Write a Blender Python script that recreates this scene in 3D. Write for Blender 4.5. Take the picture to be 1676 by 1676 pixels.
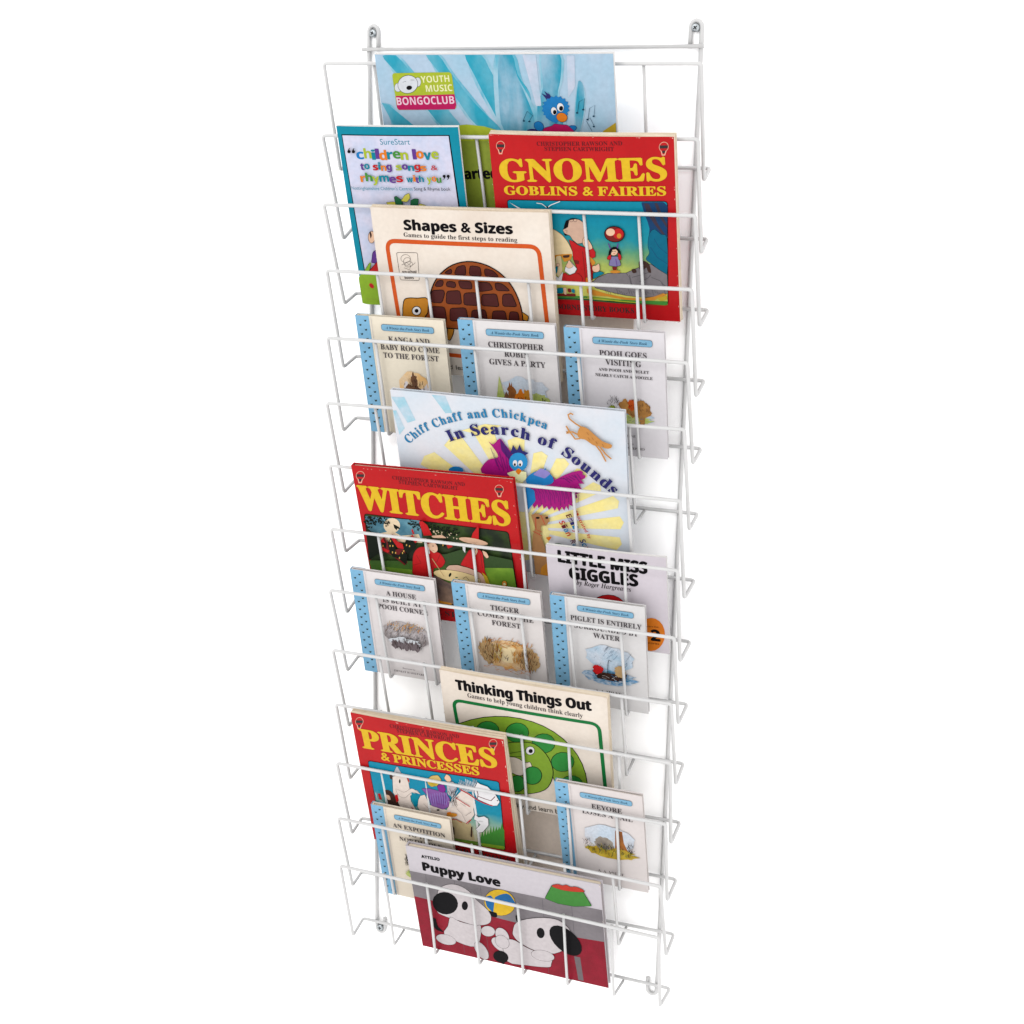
import bpy, bmesh, math, random
from mathutils import Matrix, Vector
from mathutils.geometry import tessellate_polygon
random.seed(4)
scene = bpy.context.scene
for o in list(bpy.data.objects): bpy.data.objects.remove(o)
COL = scene.collection

# ---------------------------------------------------------------- camera
CAM = [0.59915, -1.59491, -0.09301, 0.364, -0.25305, -0.01633, 1.37404]
cam_d = bpy.data.cameras.new('camera'); cam = bpy.data.objects.new('camera', cam_d); COL.objects.link(cam)
yaw, pitch, roll = CAM[3:6]
cam.matrix_world = (Matrix.Translation(CAM[:3]) @ Matrix.Rotation(yaw, 4, 'Z') @ Matrix.Rotation(pitch, 4, 'X')
                    @ Matrix.Rotation(roll, 4, 'Y') @ Matrix.Rotation(math.radians(90), 4, 'X'))
cam_d.sensor_width = 36; cam_d.lens = 36*CAM[6]; cam_d.clip_start = .05; cam_d.clip_end = 60
scene.camera = cam

# ---------------------------------------------------------------- light
world = bpy.data.worlds.new('World'); scene.world = world; world.use_nodes = True
bg = world.node_tree.nodes['Background']; bg.inputs[0].default_value = (1, .99, .985, 1); bg.inputs[1].default_value = 1.9
def area(name, loc, target, size, power, color=(1, 1, 1)):
    d = bpy.data.lights.new(name, 'AREA'); d.size = size; d.energy = power; d.color = color; d.shape = 'DISK'
    o = bpy.data.objects.new(name, d); COL.objects.link(o); o.location = loc
    o.rotation_euler = (Vector(target)-Vector(loc)).to_track_quat('-Z', 'Y').to_euler()
    return o
area('studio_lamp', (-.75, -2.1, 1.0), (0, 0, -.45), .42, 13)
scene.view_settings.view_transform = 'Standard'; scene.view_settings.look = 'None'
scene.view_settings.exposure = 0; scene.view_settings.gamma = 1

# ---------------------------------------------------------------- materials
ALB = .555          # print whites reflect about this much of the light
def lin(c):
    c = c/255.
    return c/12.92 if c <= .04045 else ((c+.055)/1.055)**2.4
def node_mat(name, rgb, rough=.45, k=ALB, mottle=.05, scale=180, rgb2=None, scale2=14, metal=0, spec=.09, stretch=None, bump=0, lo=.4, hi=.6, grad=None):
    m = bpy.data.materials.new(name); m.use_nodes = True; nt = m.node_tree; b = nt.nodes['Principled BSDF']
    b.inputs['Roughness'].default_value = rough; b.inputs['Metallic'].default_value = metal
    b.inputs['Specular IOR Level'].default_value = spec
    c1 = [lin(v)*k for v in rgb]
    tc = nt.nodes.new('ShaderNodeTexCoord')
    n = nt.nodes.new('ShaderNodeTexNoise'); n.inputs['Scale'].default_value = scale; n.inputs['Detail'].default_value = 3
    nt.links.new(tc.outputs['Object'], n.inputs['Vector'])
    mr = nt.nodes.new('ShaderNodeMapRange'); mr.inputs[1].default_value = .3; mr.inputs[2].default_value = .7
    mr.inputs[3].default_value = 1-mottle; mr.inputs[4].default_value = 1+mottle
    nt.links.new(n.outputs['Fac'], mr.inputs[0])
    if rgb2:
        n2 = nt.nodes.new('ShaderNodeTexNoise'); n2.inputs['Scale'].default_value = scale2; n2.inputs['Detail'].default_value = 5
        mp = nt.nodes.new('ShaderNodeMapping')
        if stretch: mp.inputs['Scale'].default_value = stretch
        nt.links.new(tc.outputs['Object'], mp.inputs[0]); nt.links.new(mp.outputs[0], n2.inputs['Vector'])
        rp = nt.nodes.new('ShaderNodeValToRGB'); rp.color_ramp.elements[0].position = lo; rp.color_ramp.elements[1].position = hi
        rp.color_ramp.elements[0].color = (*c1, 1); rp.color_ramp.elements[1].color = (*[lin(v)*k for v in rgb2], 1)
        nt.links.new(n2.outputs['Fac'], rp.inputs[0]); src = rp.outputs[0]
    elif grad:                            # a printed colour blend up the cover, heights in mm
        sx = nt.nodes.new('ShaderNodeSeparateXYZ'); nt.links.new(tc.outputs['Object'], sx.inputs[0])
        n2 = nt.nodes.new('ShaderNodeTexNoise'); n2.inputs['Scale'].default_value = 70; n2.inputs['Detail'].default_value = 4; nt.links.new(tc.outputs['Object'], n2.inputs['Vector'])
        ad = nt.nodes.new('ShaderNodeMath'); ad.operation = 'MULTIPLY_ADD'; ad.inputs[1].default_value = .016; nt.links.new(n2.outputs['Fac'], ad.inputs[0]); nt.links.new(sx.outputs['Y'], ad.inputs[2])
        g0, g1 = grad[0][0], grad[-1][0]
        m2 = nt.nodes.new('ShaderNodeMapRange'); m2.inputs[1].default_value = (g0+8)*.001; m2.inputs[2].default_value = (g1+8)*.001; nt.links.new(ad.outputs[0], m2.inputs[0])
        rp = nt.nodes.new('ShaderNodeValToRGB'); el = rp.color_ramp.elements
        while len(el) < len(grad): el.new(.5)
        for e_, (gy, gc) in zip(el, grad): e_.position = (gy-g0)/(g1-g0)
        for e_, (gy, gc) in zip(el, grad): e_.color = (*[lin(v)*k for v in gc], 1)
        nt.links.new(m2.outputs[0], rp.inputs[0]); src = rp.outputs[0]
    else:
        r = nt.nodes.new('ShaderNodeRGB'); r.outputs[0].default_value = (*c1, 1); src = r.outputs[0]
    vm = nt.nodes.new('ShaderNodeVectorMath'); vm.operation = 'SCALE'
    nt.links.new(src, vm.inputs[0]); nt.links.new(mr.outputs[0], vm.inputs['Scale']); nt.links.new(vm.outputs[0], b.inputs['Base Color'])
    if bump:
        bp = nt.nodes.new('ShaderNodeBump'); bp.inputs['Strength'].default_value = bump; bp.inputs['Distance'].default_value = .0006
        nt.links.new(n.outputs['Fac'], bp.inputs['Height']); nt.links.new(bp.outputs[0], b.inputs['Normal'])
    return m
PAL = dict(ink=(16, 15, 18), ink2=(22, 21, 24), darkink=(60, 52, 54), navy=(44, 42, 112), navyteal=(16, 66, 92), teal=(0, 136, 160), blue2=(28, 130, 200),
  orange=(238, 132, 32), orange2=(222, 148, 50), orange_r=(222, 92, 32), purple=(104, 60, 150), purple2=(84, 22, 112), red=(204, 30, 34), maroon=(104, 22, 32),
  green=(74, 150, 60), lime=(180, 196, 52), lime2=(150, 190, 50), olive=(156, 174, 62), mustard=(206, 176, 50), lemon=(214, 206, 84), dkgreen=(30, 100, 60),
  paper=(212, 216, 222), white=(232, 230, 232), cream_y=(232, 232, 180), pinkpale=(238, 200, 216), magenta=(200, 24, 96), magenta2=(176, 20, 128),
  lilac=(150, 140, 210), skin=(232, 190, 160), tan=(205, 170, 120), tanline=(150, 110, 60), darkbrown=(70, 46, 38), balloon=(236, 176, 150), yellow=(240, 196, 40),
  navy2=(20, 66, 112), bluegrey=(52, 76, 104), teal_cloth=(0, 110, 140), greyshoe=(136, 130, 134), greydk=(92, 88, 92), mushroom=(226, 204, 160), purplegrey=(136, 128, 176),
  mushred=(130, 30, 28), amber=(206, 136, 40), shell=(158, 78, 30), plate=(84, 34, 32), azure=(40, 134, 184), azure2=(44, 150, 210), tigtan=(214, 150, 80), tigdk=(150, 90, 40),
  camel=(184, 134, 86), moon=(236, 214, 180), blackgreen=(28, 34, 26), darkred=(112, 26, 28), lampy=(226, 180, 90), soup=(232, 206, 150), greenframe=(20, 124, 62),
  peapod=(140, 176, 52), pea=(50, 150, 64), cream_in=(232, 218, 202), sand=(206, 186, 140), paleivory=(228, 214, 204), greyhorse=(180, 178, 184), yelhair=(220, 190, 110),
  softink=(84, 76, 80), puppy=(208, 200, 202), ballblue=(20, 110, 176), bowlgreen=(72, 146, 62), foodred=(206, 60, 40), greybar=(124, 112, 116), pill=(138, 192, 224), red2=(206, 28, 32), skin2=(208, 172, 150), darkbrown2=(66, 54, 70), purple3=(140, 40, 150), purplegrey2=(142, 92, 168), dot=(52, 62, 50))
SPECIAL = dict(
  grad_c=dict(rgb=(0, 0, 0), grad=[(45, (206, 204, 100)), (62, (172, 186, 92)), (80, (90, 156, 120)), (96, (24, 142, 158)), (120, (0, 136, 162))]),
  grad_o=dict(rgb=(0, 0, 0), grad=[(25, (206, 190, 150)), (55, (196, 200, 170)), (76, (120, 172, 160)), (92, (20, 140, 166)), (110, (0, 136, 168))]),
  greenband=dict(rgb=(0, 0, 0), grad=[(34, (196, 190, 52)), (48, (132, 162, 46)), (66, (82, 128, 46)), (90, (52, 76, 38))]),
  midwash=dict(rgb=(100, 176, 200), rgb2=(160, 198, 216), scale2=40, stretch=(1.5, .5, 1)),
  teal_wash=dict(rgb=(40, 158, 184), rgb2=(120, 186, 206), scale2=22, stretch=(1, .5, 1), lo=.42, hi=.7),
  teal_wash2=dict(rgb=(46, 152, 180), rgb2=(150, 186, 208), scale2=30, stretch=(1.4, .5, 1), lo=.38, hi=.68),
  paleblue_wash=dict(rgb=(168, 196, 216), rgb2=(196, 204, 222), scale2=20),
  liltint=dict(rgb=(198, 206, 230), rgb2=(214, 212, 232), scale2=40),
  seagreen=dict(rgb=(58, 142, 150), rgb2=(80, 150, 136), scale2=30),
  seagreen2=dict(rgb=(104, 160, 116), rgb2=(126, 170, 110), scale2=30),
  teal_pic=dict(rgb=(0, 132, 158), rgb2=(18, 150, 168), scale2=30),
  yel_green=dict(rgb=(150, 172, 86), rgb2=(206, 206, 110), scale2=30),
  greendark=dict(rgb=(34, 44, 30), rgb2=(54, 74, 34), scale2=40),
  skyblue_d=dict(rgb=(110, 160, 176), rgb2=(70, 120, 140), scale2=40),
  greenmid=dict(rgb=(64, 104, 36), rgb2=(120, 158, 50), scale2=24),
  greenlight=dict(rgb=(122, 160, 52), rgb2=(100, 140, 44), scale2=30),
  cauldron=dict(rgb=(92, 76, 74), rgb2=(152, 122, 102), scale2=30),
  raysun=dict(rgb=(248, 232, 150), rgb2=(244, 232, 164), scale2=60),
  paleray=dict(rgb=(160, 206, 222), rgb2=(190, 212, 226), scale2=40),
  greyfloor=dict(rgb=(126, 120, 124), rgb2=(138, 132, 136), scale2=10),
  crimson=dict(rgb=(148, 10, 40), rgb2=(136, 6, 34), scale2=60, mottle=.12, scale=500),
)
MATS = {}
def M(name):
    if name not in MATS:
        if name in SPECIAL: MATS[name] = node_mat(name, **SPECIAL[name])
        else: MATS[name] = node_mat(name, PAL[name], mottle=.06, k=ALB*(.86 if min(PAL[name]) < 150 else 1), spec=.03 if sum(PAL[name]) < 130 else .08)
    return MATS[name]
def custom(name, **k):
    if name not in MATS: MATS[name] = node_mat(name, **k)
    return MATS[name]
WIRE = custom('white_coated_wire', rgb=(255, 255, 255), k=.40, rough=.35, mottle=.035, scale=60, spec=.35, bump=.15)
WALL = custom('white_wall_paint', rgb=(255, 255, 255), k=.96, rough=.9, mottle=.004, scale=300, spec=.1)
PAGES = custom('page_paper', rgb=(252, 238, 216), rough=.8, rgb2=(232, 214, 188), scale2=60, stretch=(.02, .02, 12), mottle=.04, spec=.1)
WHITEP = custom('white_page_paper', rgb=(244, 242, 240), rough=.8, mottle=.03, spec=.1)
STEEL = custom('screw_steel', rgb=(150, 155, 158), rough=.35, metal=.9, k=1, mottle=.1)

# ---------------------------------------------------------------- helpers
def mesh_obj(name, verts, faces, mats, parent=None, midx=None, smooth=False):
    me = bpy.data.meshes.new(name); me.from_pydata(verts, [], faces)
    for m in mats: me.materials.append(m)
    if midx: me.polygons.foreach_set('material_index', midx)
    if smooth: me.polygons.foreach_set('use_smooth', [True]*len(faces))
    me.update(); o = bpy.data.objects.new(name, me); COL.objects.link(o)
    if parent: o.parent = parent
    return o
def fillet(pts, r, closed=False, seg=5):
    n = len(pts); out = []
    for i, p in enumerate(pts):
        p = Vector(p)
        if not closed and i in (0, n-1): out.append(p); continue
        a, b = Vector(pts[i-1]), Vector(pts[(i+1) % n])
        u, v = (a-p).normalized(), (b-p).normalized()
        ang = u.angle(v)
        if ang > math.radians(176): out.append(p); continue
        t = min(r/math.tan(ang/2), .45*min((a-p).length, (b-p).length))
        p0, p1 = p+u*t, p+v*t
        for k in range(seg+1):
            s = k/seg; out.append((1-s)**2*p0+2*s*(1-s)*p+s*s*p1)
    return out
def tube(name, pts, r, fil=.004, closed=False, parent=None, mat=None, sides=8):
    P = fillet(pts, fil, closed); n = len(P); V = []; F = []
    tang = []
    for i in range(n):
        a = P[i-1] if (closed or i > 0) else P[i]; b = P[(i+1) % n] if (closed or i < n-1) else P[i]
        tang.append((b-a).normalized())
    up = Vector((.31, .87, .4)); nrm = (up-tang[0]*up.dot(tang[0])).normalized()
    for i in range(n):
        nrm = (nrm-tang[i]*nrm.dot(tang[i])).normalized(); bi = tang[i].cross(nrm)
        for k in range(sides):
            a = 2*math.pi*k/sides; V.append(P[i]+(nrm*math.cos(a)+bi*math.sin(a))*r)
    for i in range(n if closed else n-1):
        j = (i+1) % n
        off = 0
        if closed and j == 0:      # find best twist so the seam closes
            off = min(range(sides), key=lambda q: sum((V[i*sides+k]-V[(k+q) % sides]).length for k in range(sides)))
        for k in range(sides):
            F.append((i*sides+k, i*sides+(k+1) % sides, j*sides+(k+1+off) % sides, j*sides+(k+off) % sides))
    if not closed:
        F.append(tuple(range(sides))[::-1]); F.append(tuple((n-1)*sides+k for k in range(sides)))
    return mesh_obj(name, V, F, [mat or WIRE], parent, smooth=True)
def tag(o, label, cat, group=None):
    o['label'] = label; o['category'] = cat
    if group: o['group'] = group
def empty(name, mw):
    o = bpy.data.objects.new(name, None); o.empty_display_size = .02; COL.objects.link(o); o.matrix_world = mw; return o

# ---------------------------------------------------------------- wall
wall = mesh_obj('wall', [(-6, .0075, -5), (6, .0075, -5), (6, .0075, 5), (-6, .0075, 5), (-6, .1, -5), (6, .1, -5), (6, .1, 5), (-6, .1, 5)],
                [(0, 1, 2, 3), (5, 4, 7, 6), (0, 4, 5, 1), (3, 2, 6, 7), (0, 3, 7, 4), (1, 5, 6, 2)], [WALL])
wall['kind'] = 'structure'

# ---------------------------------------------------------------- rack
SP, HH, D1, D2, KK, SL = (0.08033, 0.123, 0.07233, 0.03241, 0.01123, 0.07403)
LAY, TOP = (0.20438, 0.01913)
TIERS = [[0.0, -0.5, -1.1, -0.4, -3.5, 0.8, 0.8, -1.3, -0.9, 0.8, 0.8, -3.1, 0.3],
 [-0.08033, 2.7, -2.0, -0.5, -0.4, -1.8, -0.7, -0.3, 0.4, 0.8, 0.8, -2.2, 2.5],
 [-0.16066, 2.7, -1.3, 0.8, -0.0, -2.3, 0.7, 2.0, -0.9, -1.8, -0.6, 3.3, 3.0],
 [-0.24099, 0.1, 1.3, 1.0, 0.9, 0.7, 1.5, 1.7, -0.9, -0.8, 0.1, 3.2, 1.3],
 [-0.32132, 0.8, 0.3, -0.3, 0.3, 2.0, 0.6, 2.0, 0.8, 0.8, 0.8, 3.4, 1.2],
 [-0.40165, 3.2, -0.4, -0.2, 5.3, 2.4, 0.3, 1.5, 1.8, 0.8, 0.8, 3.2, 2.3],
 [-0.48198, 0.4, 1.2, -1.2, 2.7, 1.4, 1.5, -0.3, -2.3, -2.0, -1.9, 3.6, -0.2],
 [-0.56231, 0.2, -0.7, -0.2, 0.2, 0.7, -1.5, -1.8, -2.4, 0.8, 0.8, 2.1, 1.5],
 [-0.64264, 3.5, -1.8, -0.5, -1.5, 1.0, -2.3, -0.3, -2.4, 0.9, -3.0, 2.2, 0.4],
 [-0.72297, 0.6, -2.3, -0.0, -4.2, 0.1, -1.1, 0.3, -1.9, 0.8, 0.8, 1.1, 1.0],
 [-0.8033, -2.6, 3.3, 1.9, 1.0, -0.6, 3.7, -2.2, -1.9, 3.0, -5.8, 0.5, 0.9],
 [-0.88363, -2.5, 0.6, -0.2, 0.8, -2.2, 2.6, -3.4, -1.0, -0.7, -1.1, -0.6, 1.0],
 [-0.96396, -3.0, 1.5, -3.0, -3.2, -2.1, 4.1, -1.5, 1.8, 0.3, -3.6, -0.2, 3.3],
 [-1.03799, -5.0, 5.7, -2.2, 0.4, -1.9, 0.5, -6.3, 1.3, -1.3, -1.9, -1.8, -2.6]]
W2 = .225
rack = empty('wire_book_rack', Matrix.Translation((0, 0, -1.15)))
tag(rack, 'tall white wire wall rack with fourteen sloping pockets holding children\'s books', 'book rack')
RINV = Matrix.Translation((0, 0, 1.15))
def rk(o):
    o.parent = rack; return o
def R_(pts): return [RINV @ Vector(p) for p in pts]
RR_, RW, RU = .0022, .0019, .0025
for i, t in enumerate(TIERS):
    z, flx, flz, frx, frz, vlx, vlz, vrx, vrz, klx, klz, krx, krz = t
    mm = .001
    FLp = Vector((-W2-flx*mm, -D1, z+flz*mm)); FRp = Vector((W2+frx*mm, -D1, z+frz*mm))
    VLp = Vector((-W2-vlx*mm, -D2, z-HH+vlz*mm)); VRp = Vector((W2+vrx*mm, -D2, z-HH+vrz*mm))
    KLp = Vector((-W2-klx*mm, 0, z-HH+KK+klz*mm)); KRp = Vector((W2+krx*mm, 0, z-HH+KK+krz*mm))
    tube('pocket_frame', R_([FLp, FRp, VRp, KRp, KLp, VLp]), RR_, .0042, True, rack)
    for j in range(1, 7):
        f = j/7+random.uniform(-.003, .003)
        a, b, c = FLp.lerp(FRp, f), VLp.lerp(VRp, f), KLp.lerp(KRp, f)
        a = a+Vector((0, .0030, .0008)); c = c+Vector((0, -.0015, -.0028))
        mid = a.lerp(b, .5)+Vector((random.uniform(-.0006, .0006), .0008, 0))
        tube('hook_wire', R_([a, mid, b, c]), RW, .0035, False, rack, sides=7)
zb = TIERS[13][0]-HH+KK
for sx in (-1, 1):
    x = sx*LAY; y = .0046; xi = x-sx*.0125
    pts = [(xi, y, TOP-.002)]+[(x-sx*.00625-sx*.00625*math.cos(a), y, TOP+.0205+.0068*math.sin(a)) for a in [math.pi*k/10 for k in range(11)]]
    pts += [(x-sx*.00625+sx*.00625*math.cos(a), y, zb-.0125-.0068*math.sin(a)) for a in [math.pi*k/10 for k in range(11)]]+[(xi, y, zb+.004)]
    tube('upright', R_(pts), RU, .0062, False, rack, sides=10)
tube('top_bar', R_([(-LAY-.007, .0005, TOP), (LAY+.004, .0005, TOP)]), .0023, parent=rack)

# ---------------------------------------------------------------- screws
def screw(x, z, label):
    e = empty('screw', Matrix.Translation((x, .0022, z)) @ Matrix.Rotation(math.radians(90), 4, 'X') @ Matrix.Rotation(random.random(), 4, 'Z'))
    V = []; F = []; n = 24; prof = [(.0046, -.0049), (.0046, 0), (.0043, .0012), (.0033, .0021), (.0018, .0025)]
    for r, h in prof:
        for k in range(n): a = 2*math.pi*k/n; V.append((r*math.cos(a), r*math.sin(a), h))
    for i in range(len(prof)-1):
        for k in range(n): F.append((i*n+k, i*n+(k+1) % n, (i+1)*n+(k+1) % n, (i+1)*n+k))
    F.append(tuple((len(prof)-1)*n+k for k in range(n)))
    mesh_obj('screw_head', V, F, [STEEL], e, smooth=False)
    cw, cl, h = .0006, .0024, .00256
    V = [(-cl, -cw, h), (cl, -cw, h), (cl, cw, h), (-cl, cw, h), (-cw, -cl, h+.00003), (cw, -cl, h+.00003), (cw, cl, h+.00003), (-cw, cl, h+.00003)]
    mesh_obj('cross_slot', V, [(0, 1, 2, 3), (4, 5, 6, 7)], [M('ink')], e)
    tag(e, label, 'screw', 'screws fixing the rack to the wall')
screw(-LAY+.0066, TOP+.0185, 'dark steel screw in the top left hanging loop of the rack')
screw(LAY-.0066, TOP+.0195, 'grey cross-head screw in the top right hanging loop of the rack')
screw(-LAY+.0062, zb-.0115, 'dark screw in the bottom left loop of the rack')

# ---------------------------------------------------------------- thin sheets added to stand for tinted patches of the wall itself
WALL_PATCHES = [[0.0026, -0.9302, 0.0746, -1.0347], [0.039, -0.2835, 0.1385, -0.4152]]
for (x0, z0, x1, z1), lb, rgb in zip(WALL_PATCHES, ('cream patch of wall, added as a thin sheet, low down beside the red PRINCES book', 'pinkish patch of wall, added as a thin sheet behind the small books under the red book at right'), ((255, 238, 222), (255, 242, 246))):
    V = [(x0, .0058, z1), (x1, .0058, z1), (x1, .0058, z0), (x0, .0058, z0), (x0, .0066, z1), (x1, .0066, z1), (x1, .0066, z0), (x0, .0066, z0)]
    o = mesh_obj('wall_patch', V, [(0, 1, 2, 3), (5, 4, 7, 6), (0, 4, 5, 1), (3, 2, 6, 7), (0, 3, 7, 4), (1, 5, 6, 2)], [custom('sheet_%d' % rgb[0], rgb=rgb, rough=.8)])
    tag(o, lb, 'paper')

# ---------------------------------------------------------------- flat print
LAYER = .000014
def bold_serif(s):
    return ''.join(chr(0x1D400+ord(c)-65) if 'A' <= c <= 'Z' else chr(0x1D41A+ord(c)-97) if 'a' <= c <= 'z' else c for c in s)
def bold_sans(s):
    return ''.join(chr(0x1D5D4+ord(c)-65) if 'A' <= c <= 'Z' else chr(0x1D5EE+ord(c)-97) if 'a' <= c <= 'z' else chr(0x1D7EC+ord(c)-48) if '0' <= c <= '9' else c for c in s)
def italic_serif(s):
    return ''.join(chr(0x1D468+ord(c)-65) if 'A' <= c <= 'Z' else chr(0x1D482+ord(c)-97) if 'a' <= c <= 'z' else c for c in s)
FONTS = {'m': bold_serif, 'b': bold_sans, 's': lambda s: s, 'x': italic_serif, 'i': italic_serif}
TCACHE = {}
def text_mesh(font, s, res=3):
    key = (font, s)
    if key not in TCACHE:
        c = bpy.data.curves.new('t', 'FONT'); c.body = FONTS[font](s); c.size = 1; c.resolution_u = res
        o = bpy.data.objects.new('t', c); me = bpy.data.meshes.new_from_object(o)
        V = [(v.co.x, v.co.y) for v in me.vertices]; F = [tuple(p.vertices) for p in me.polygons]
        bpy.data.objects.remove(o); bpy.data.curves.remove(c); bpy.data.meshes.remove(me)
        TCACHE[key] = (V, F)
    return TCACHE[key]
CAPH = {}
def cap_height(font):
    if font not in CAPH: CAPH[font] = max(v[1] for v in text_mesh(font, 'H')[0])
    return CAPH[font]
class Print:
    """flat ink on a cover, in millimetres from its lower left corner; one mesh per named part"""
    def __init__(s, parent, warp, w, h, bent): s.parts = {}; s.n = 0; s.parent = parent; s.warp = warp; s.w = w; s.h = h; s.bent = bent
    def add(s, part, mat, V, F):
        d = s.parts.setdefault(part, ([], [], [], []))
        s.n += 1; z = .00012+s.n*LAYER
        if mat not in d[3]: d[3].append(mat)
        b = len(d[0]); d[0].extend((x*.001, y*.001, z) for x, y in V)
        for f in F: d[1].append(tuple(b+i for i in f)); d[2].append(d[3].index(mat))
    def poly(s, part, mat, P):
        Q = [P[0]]
        for p in P[1:]:
            if abs(p[0]-Q[-1][0])+abs(p[1]-Q[-1][1]) > .05: Q.append(p)
        if len(Q) < 3: return
        T = tessellate_polygon([[Vector((x, y, 0)) for x, y in Q]])
        F = []
        for a, b, c in T:
            ar = (Q[b][0]-Q[a][0])*(Q[c][1]-Q[a][1])-(Q[c][0]-Q[a][0])*(Q[b][1]-Q[a][1])
            F.append((a, b, c) if ar > 0 else (a, c, b))
        s.add(part, mat, Q, F)
    def line(s, part, mat, w, P, closed=False):
        P = [Vector(p) for p in P]; n = len(P); V = []; F = []
        for i in range(n):
            a = P[i-1] if (closed or i) else P[i]; b = P[(i+1) % n] if (closed or i < n-1) else P[i]
            t = (b-a); t = t.normalized() if t.length > 1e-6 else Vector((1, 0)); k = Vector((-t.y, t.x))*w/2
            V += [tuple(P[i]-k), tuple(P[i]+k)]
        for i in range(n if closed else n-1):
            j = (i+1) % n; F.append((2*i, 2*j, 2*j+1, 2*i+1))
        s.add(part, mat, V, F)
    def text(s, part, mat, font, st, P, cap, bold=0, center=False):
        if len(P) == 2:
            V, F = text_mesh(font, st)
            if not V: return
            x0, x1 = min(v[0] for v in V), max(v[0] for v in V)
            (ax, ay), (bx, by) = P; L = math.hypot(bx-ax, by-ay); c, sn = (bx-ax)/L, (by-ay)/L
            sx = L/(x1-x0); sy = cap/cap_height(font)
            def put(dx, dy):
                s.add(part, mat, [(ax+(v[0]-x0)*sx*c-(v[1]*sy+dy)*sn+dx*c, ay+(v[0]-x0)*sx*sn+(v[1]*sy+dy)*c+dx*sn) for v in V], F)
            put(0, 0)
            e = bold*.045*cap
            for dx, dy in ((e, 0), (-e, 0), (0, e*.6), (0, -e*.6)) if bold else (): put(dx, dy)
        else:                                  # along a curve
            P = [Vector(p) for p in P]; seg = [(P[i+1]-P[i]).length for i in range(len(P)-1)]; tot = sum(seg)
            wd = []; 
            for ch in st:
                V = text_mesh(font, ch)[0] if ch != ' ' else None
                wd.append(.3 if not V else max(v[0] for v in V)-min(v[0] for v in V)+.09)
            k = tot/sum(wd); pos = 0; sy = cap/cap_height(font)
            def at(d):
                i = 0
                while i < len(seg)-1 and d > seg[i]: d -= seg[i]; i += 1
                return P[i].lerp(P[i+1], d/seg[i])
            for ch, w in zip(st, wd):
                if ch != ' ':
                    V, F = text_mesh(font, ch); x0 = min(v[0] for v in V); o = at(pos*k); t = (at((pos+w)*k)-o).normalized()
                    for dx, dy in ((0, 0), (.04*bold*cap, 0), (-.04*bold*cap, 0), (0, .03*bold*cap)) if bold else ((0, 0),):
                        s.add(part, mat, [(o.x+((v[0]-x0)*k*.95+dx)*t.x-(v[1]*sy+dy)*t.y, o.y+((v[0]-x0)*k*.95+dx)*t.y+(v[1]*sy+dy)*t.x) for v in V], F)
                pos += w
    def ctext(s, part, mat, font, st, cx, y, cap, maxw, wide=1.0, bold=0):
        V, F = text_mesh(font, st); w = (max(v[0] for v in V)-min(v[0] for v in V))*cap/cap_height(font)*wide
        w = min(w, maxw); s.text(part, mat, font, st, [(cx-w/2, y), (cx+w/2, y)], cap, bold)
    def build(s):
        for part, (V, F, mi, mats) in s.parts.items():
            o = mesh_obj(part, V, F, [M(m) if isinstance(m, str) else m for m in mats], s.parent, midx=mi)
            if s.bent:                       # cut along the cover's own grid, then bend with it
                bm = bmesh.new(); bm.from_mesh(o.data)
                for i in range(1, 12):
                    for co, no in (((s.w*i/12, 0, 0), (1, 0, 0)), ((0, s.h*i/12, 0), (0, 1, 0))):
                        bmesh.ops.bisect_plane(bm, geom=bm.verts[:]+bm.edges[:]+bm.faces[:], plane_co=co, plane_no=no, dist=1e-7)
                for v in bm.verts: v.co.z += s.warp(v.co.x, v.co.y)
                bm.to_mesh(o.data); bm.free()
def pairs(l): return [(l[i]/10, l[i+1]/10) for i in range(0, len(l), 2)]   # tenths of a millimetre
def rrect(q4, r, n=6):
    Q = [Vector(p) for p in q4]; out = []
    for i in range(4):
        p, a, b = Q[i], Q[i-1], Q[(i+1) % 4]; u, v = (a-p).normalized(), (b-p).normalized(); p0, p1 = p+u*r, p+v*r
        for k in range(n+1): t = k/n; out.append(tuple((1-t)**2*p0+2*t*(1-t)*p+t*t*p1))
    return out
def draw(pr, items):
    for it in items:
        k, part = it[0], it[1]
        if k == 'P': pr.poly(part, it[2], pairs(it[3]))
        elif k == 'L': pr.line(part, it[2], it[3], pairs(it[4]), bool(it[5]))
        elif k == 'R':
            P = rrect(pairs(it[3]), it[4])
            if it[2]: pr.poly(part, it[2], P)
            if it[5]: pr.line(part, it[6], it[5], P, True)
        elif k == 'T': pr.text(part, it[2], it[3], it[4], pairs(it[5]), it[6], it[7])

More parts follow.
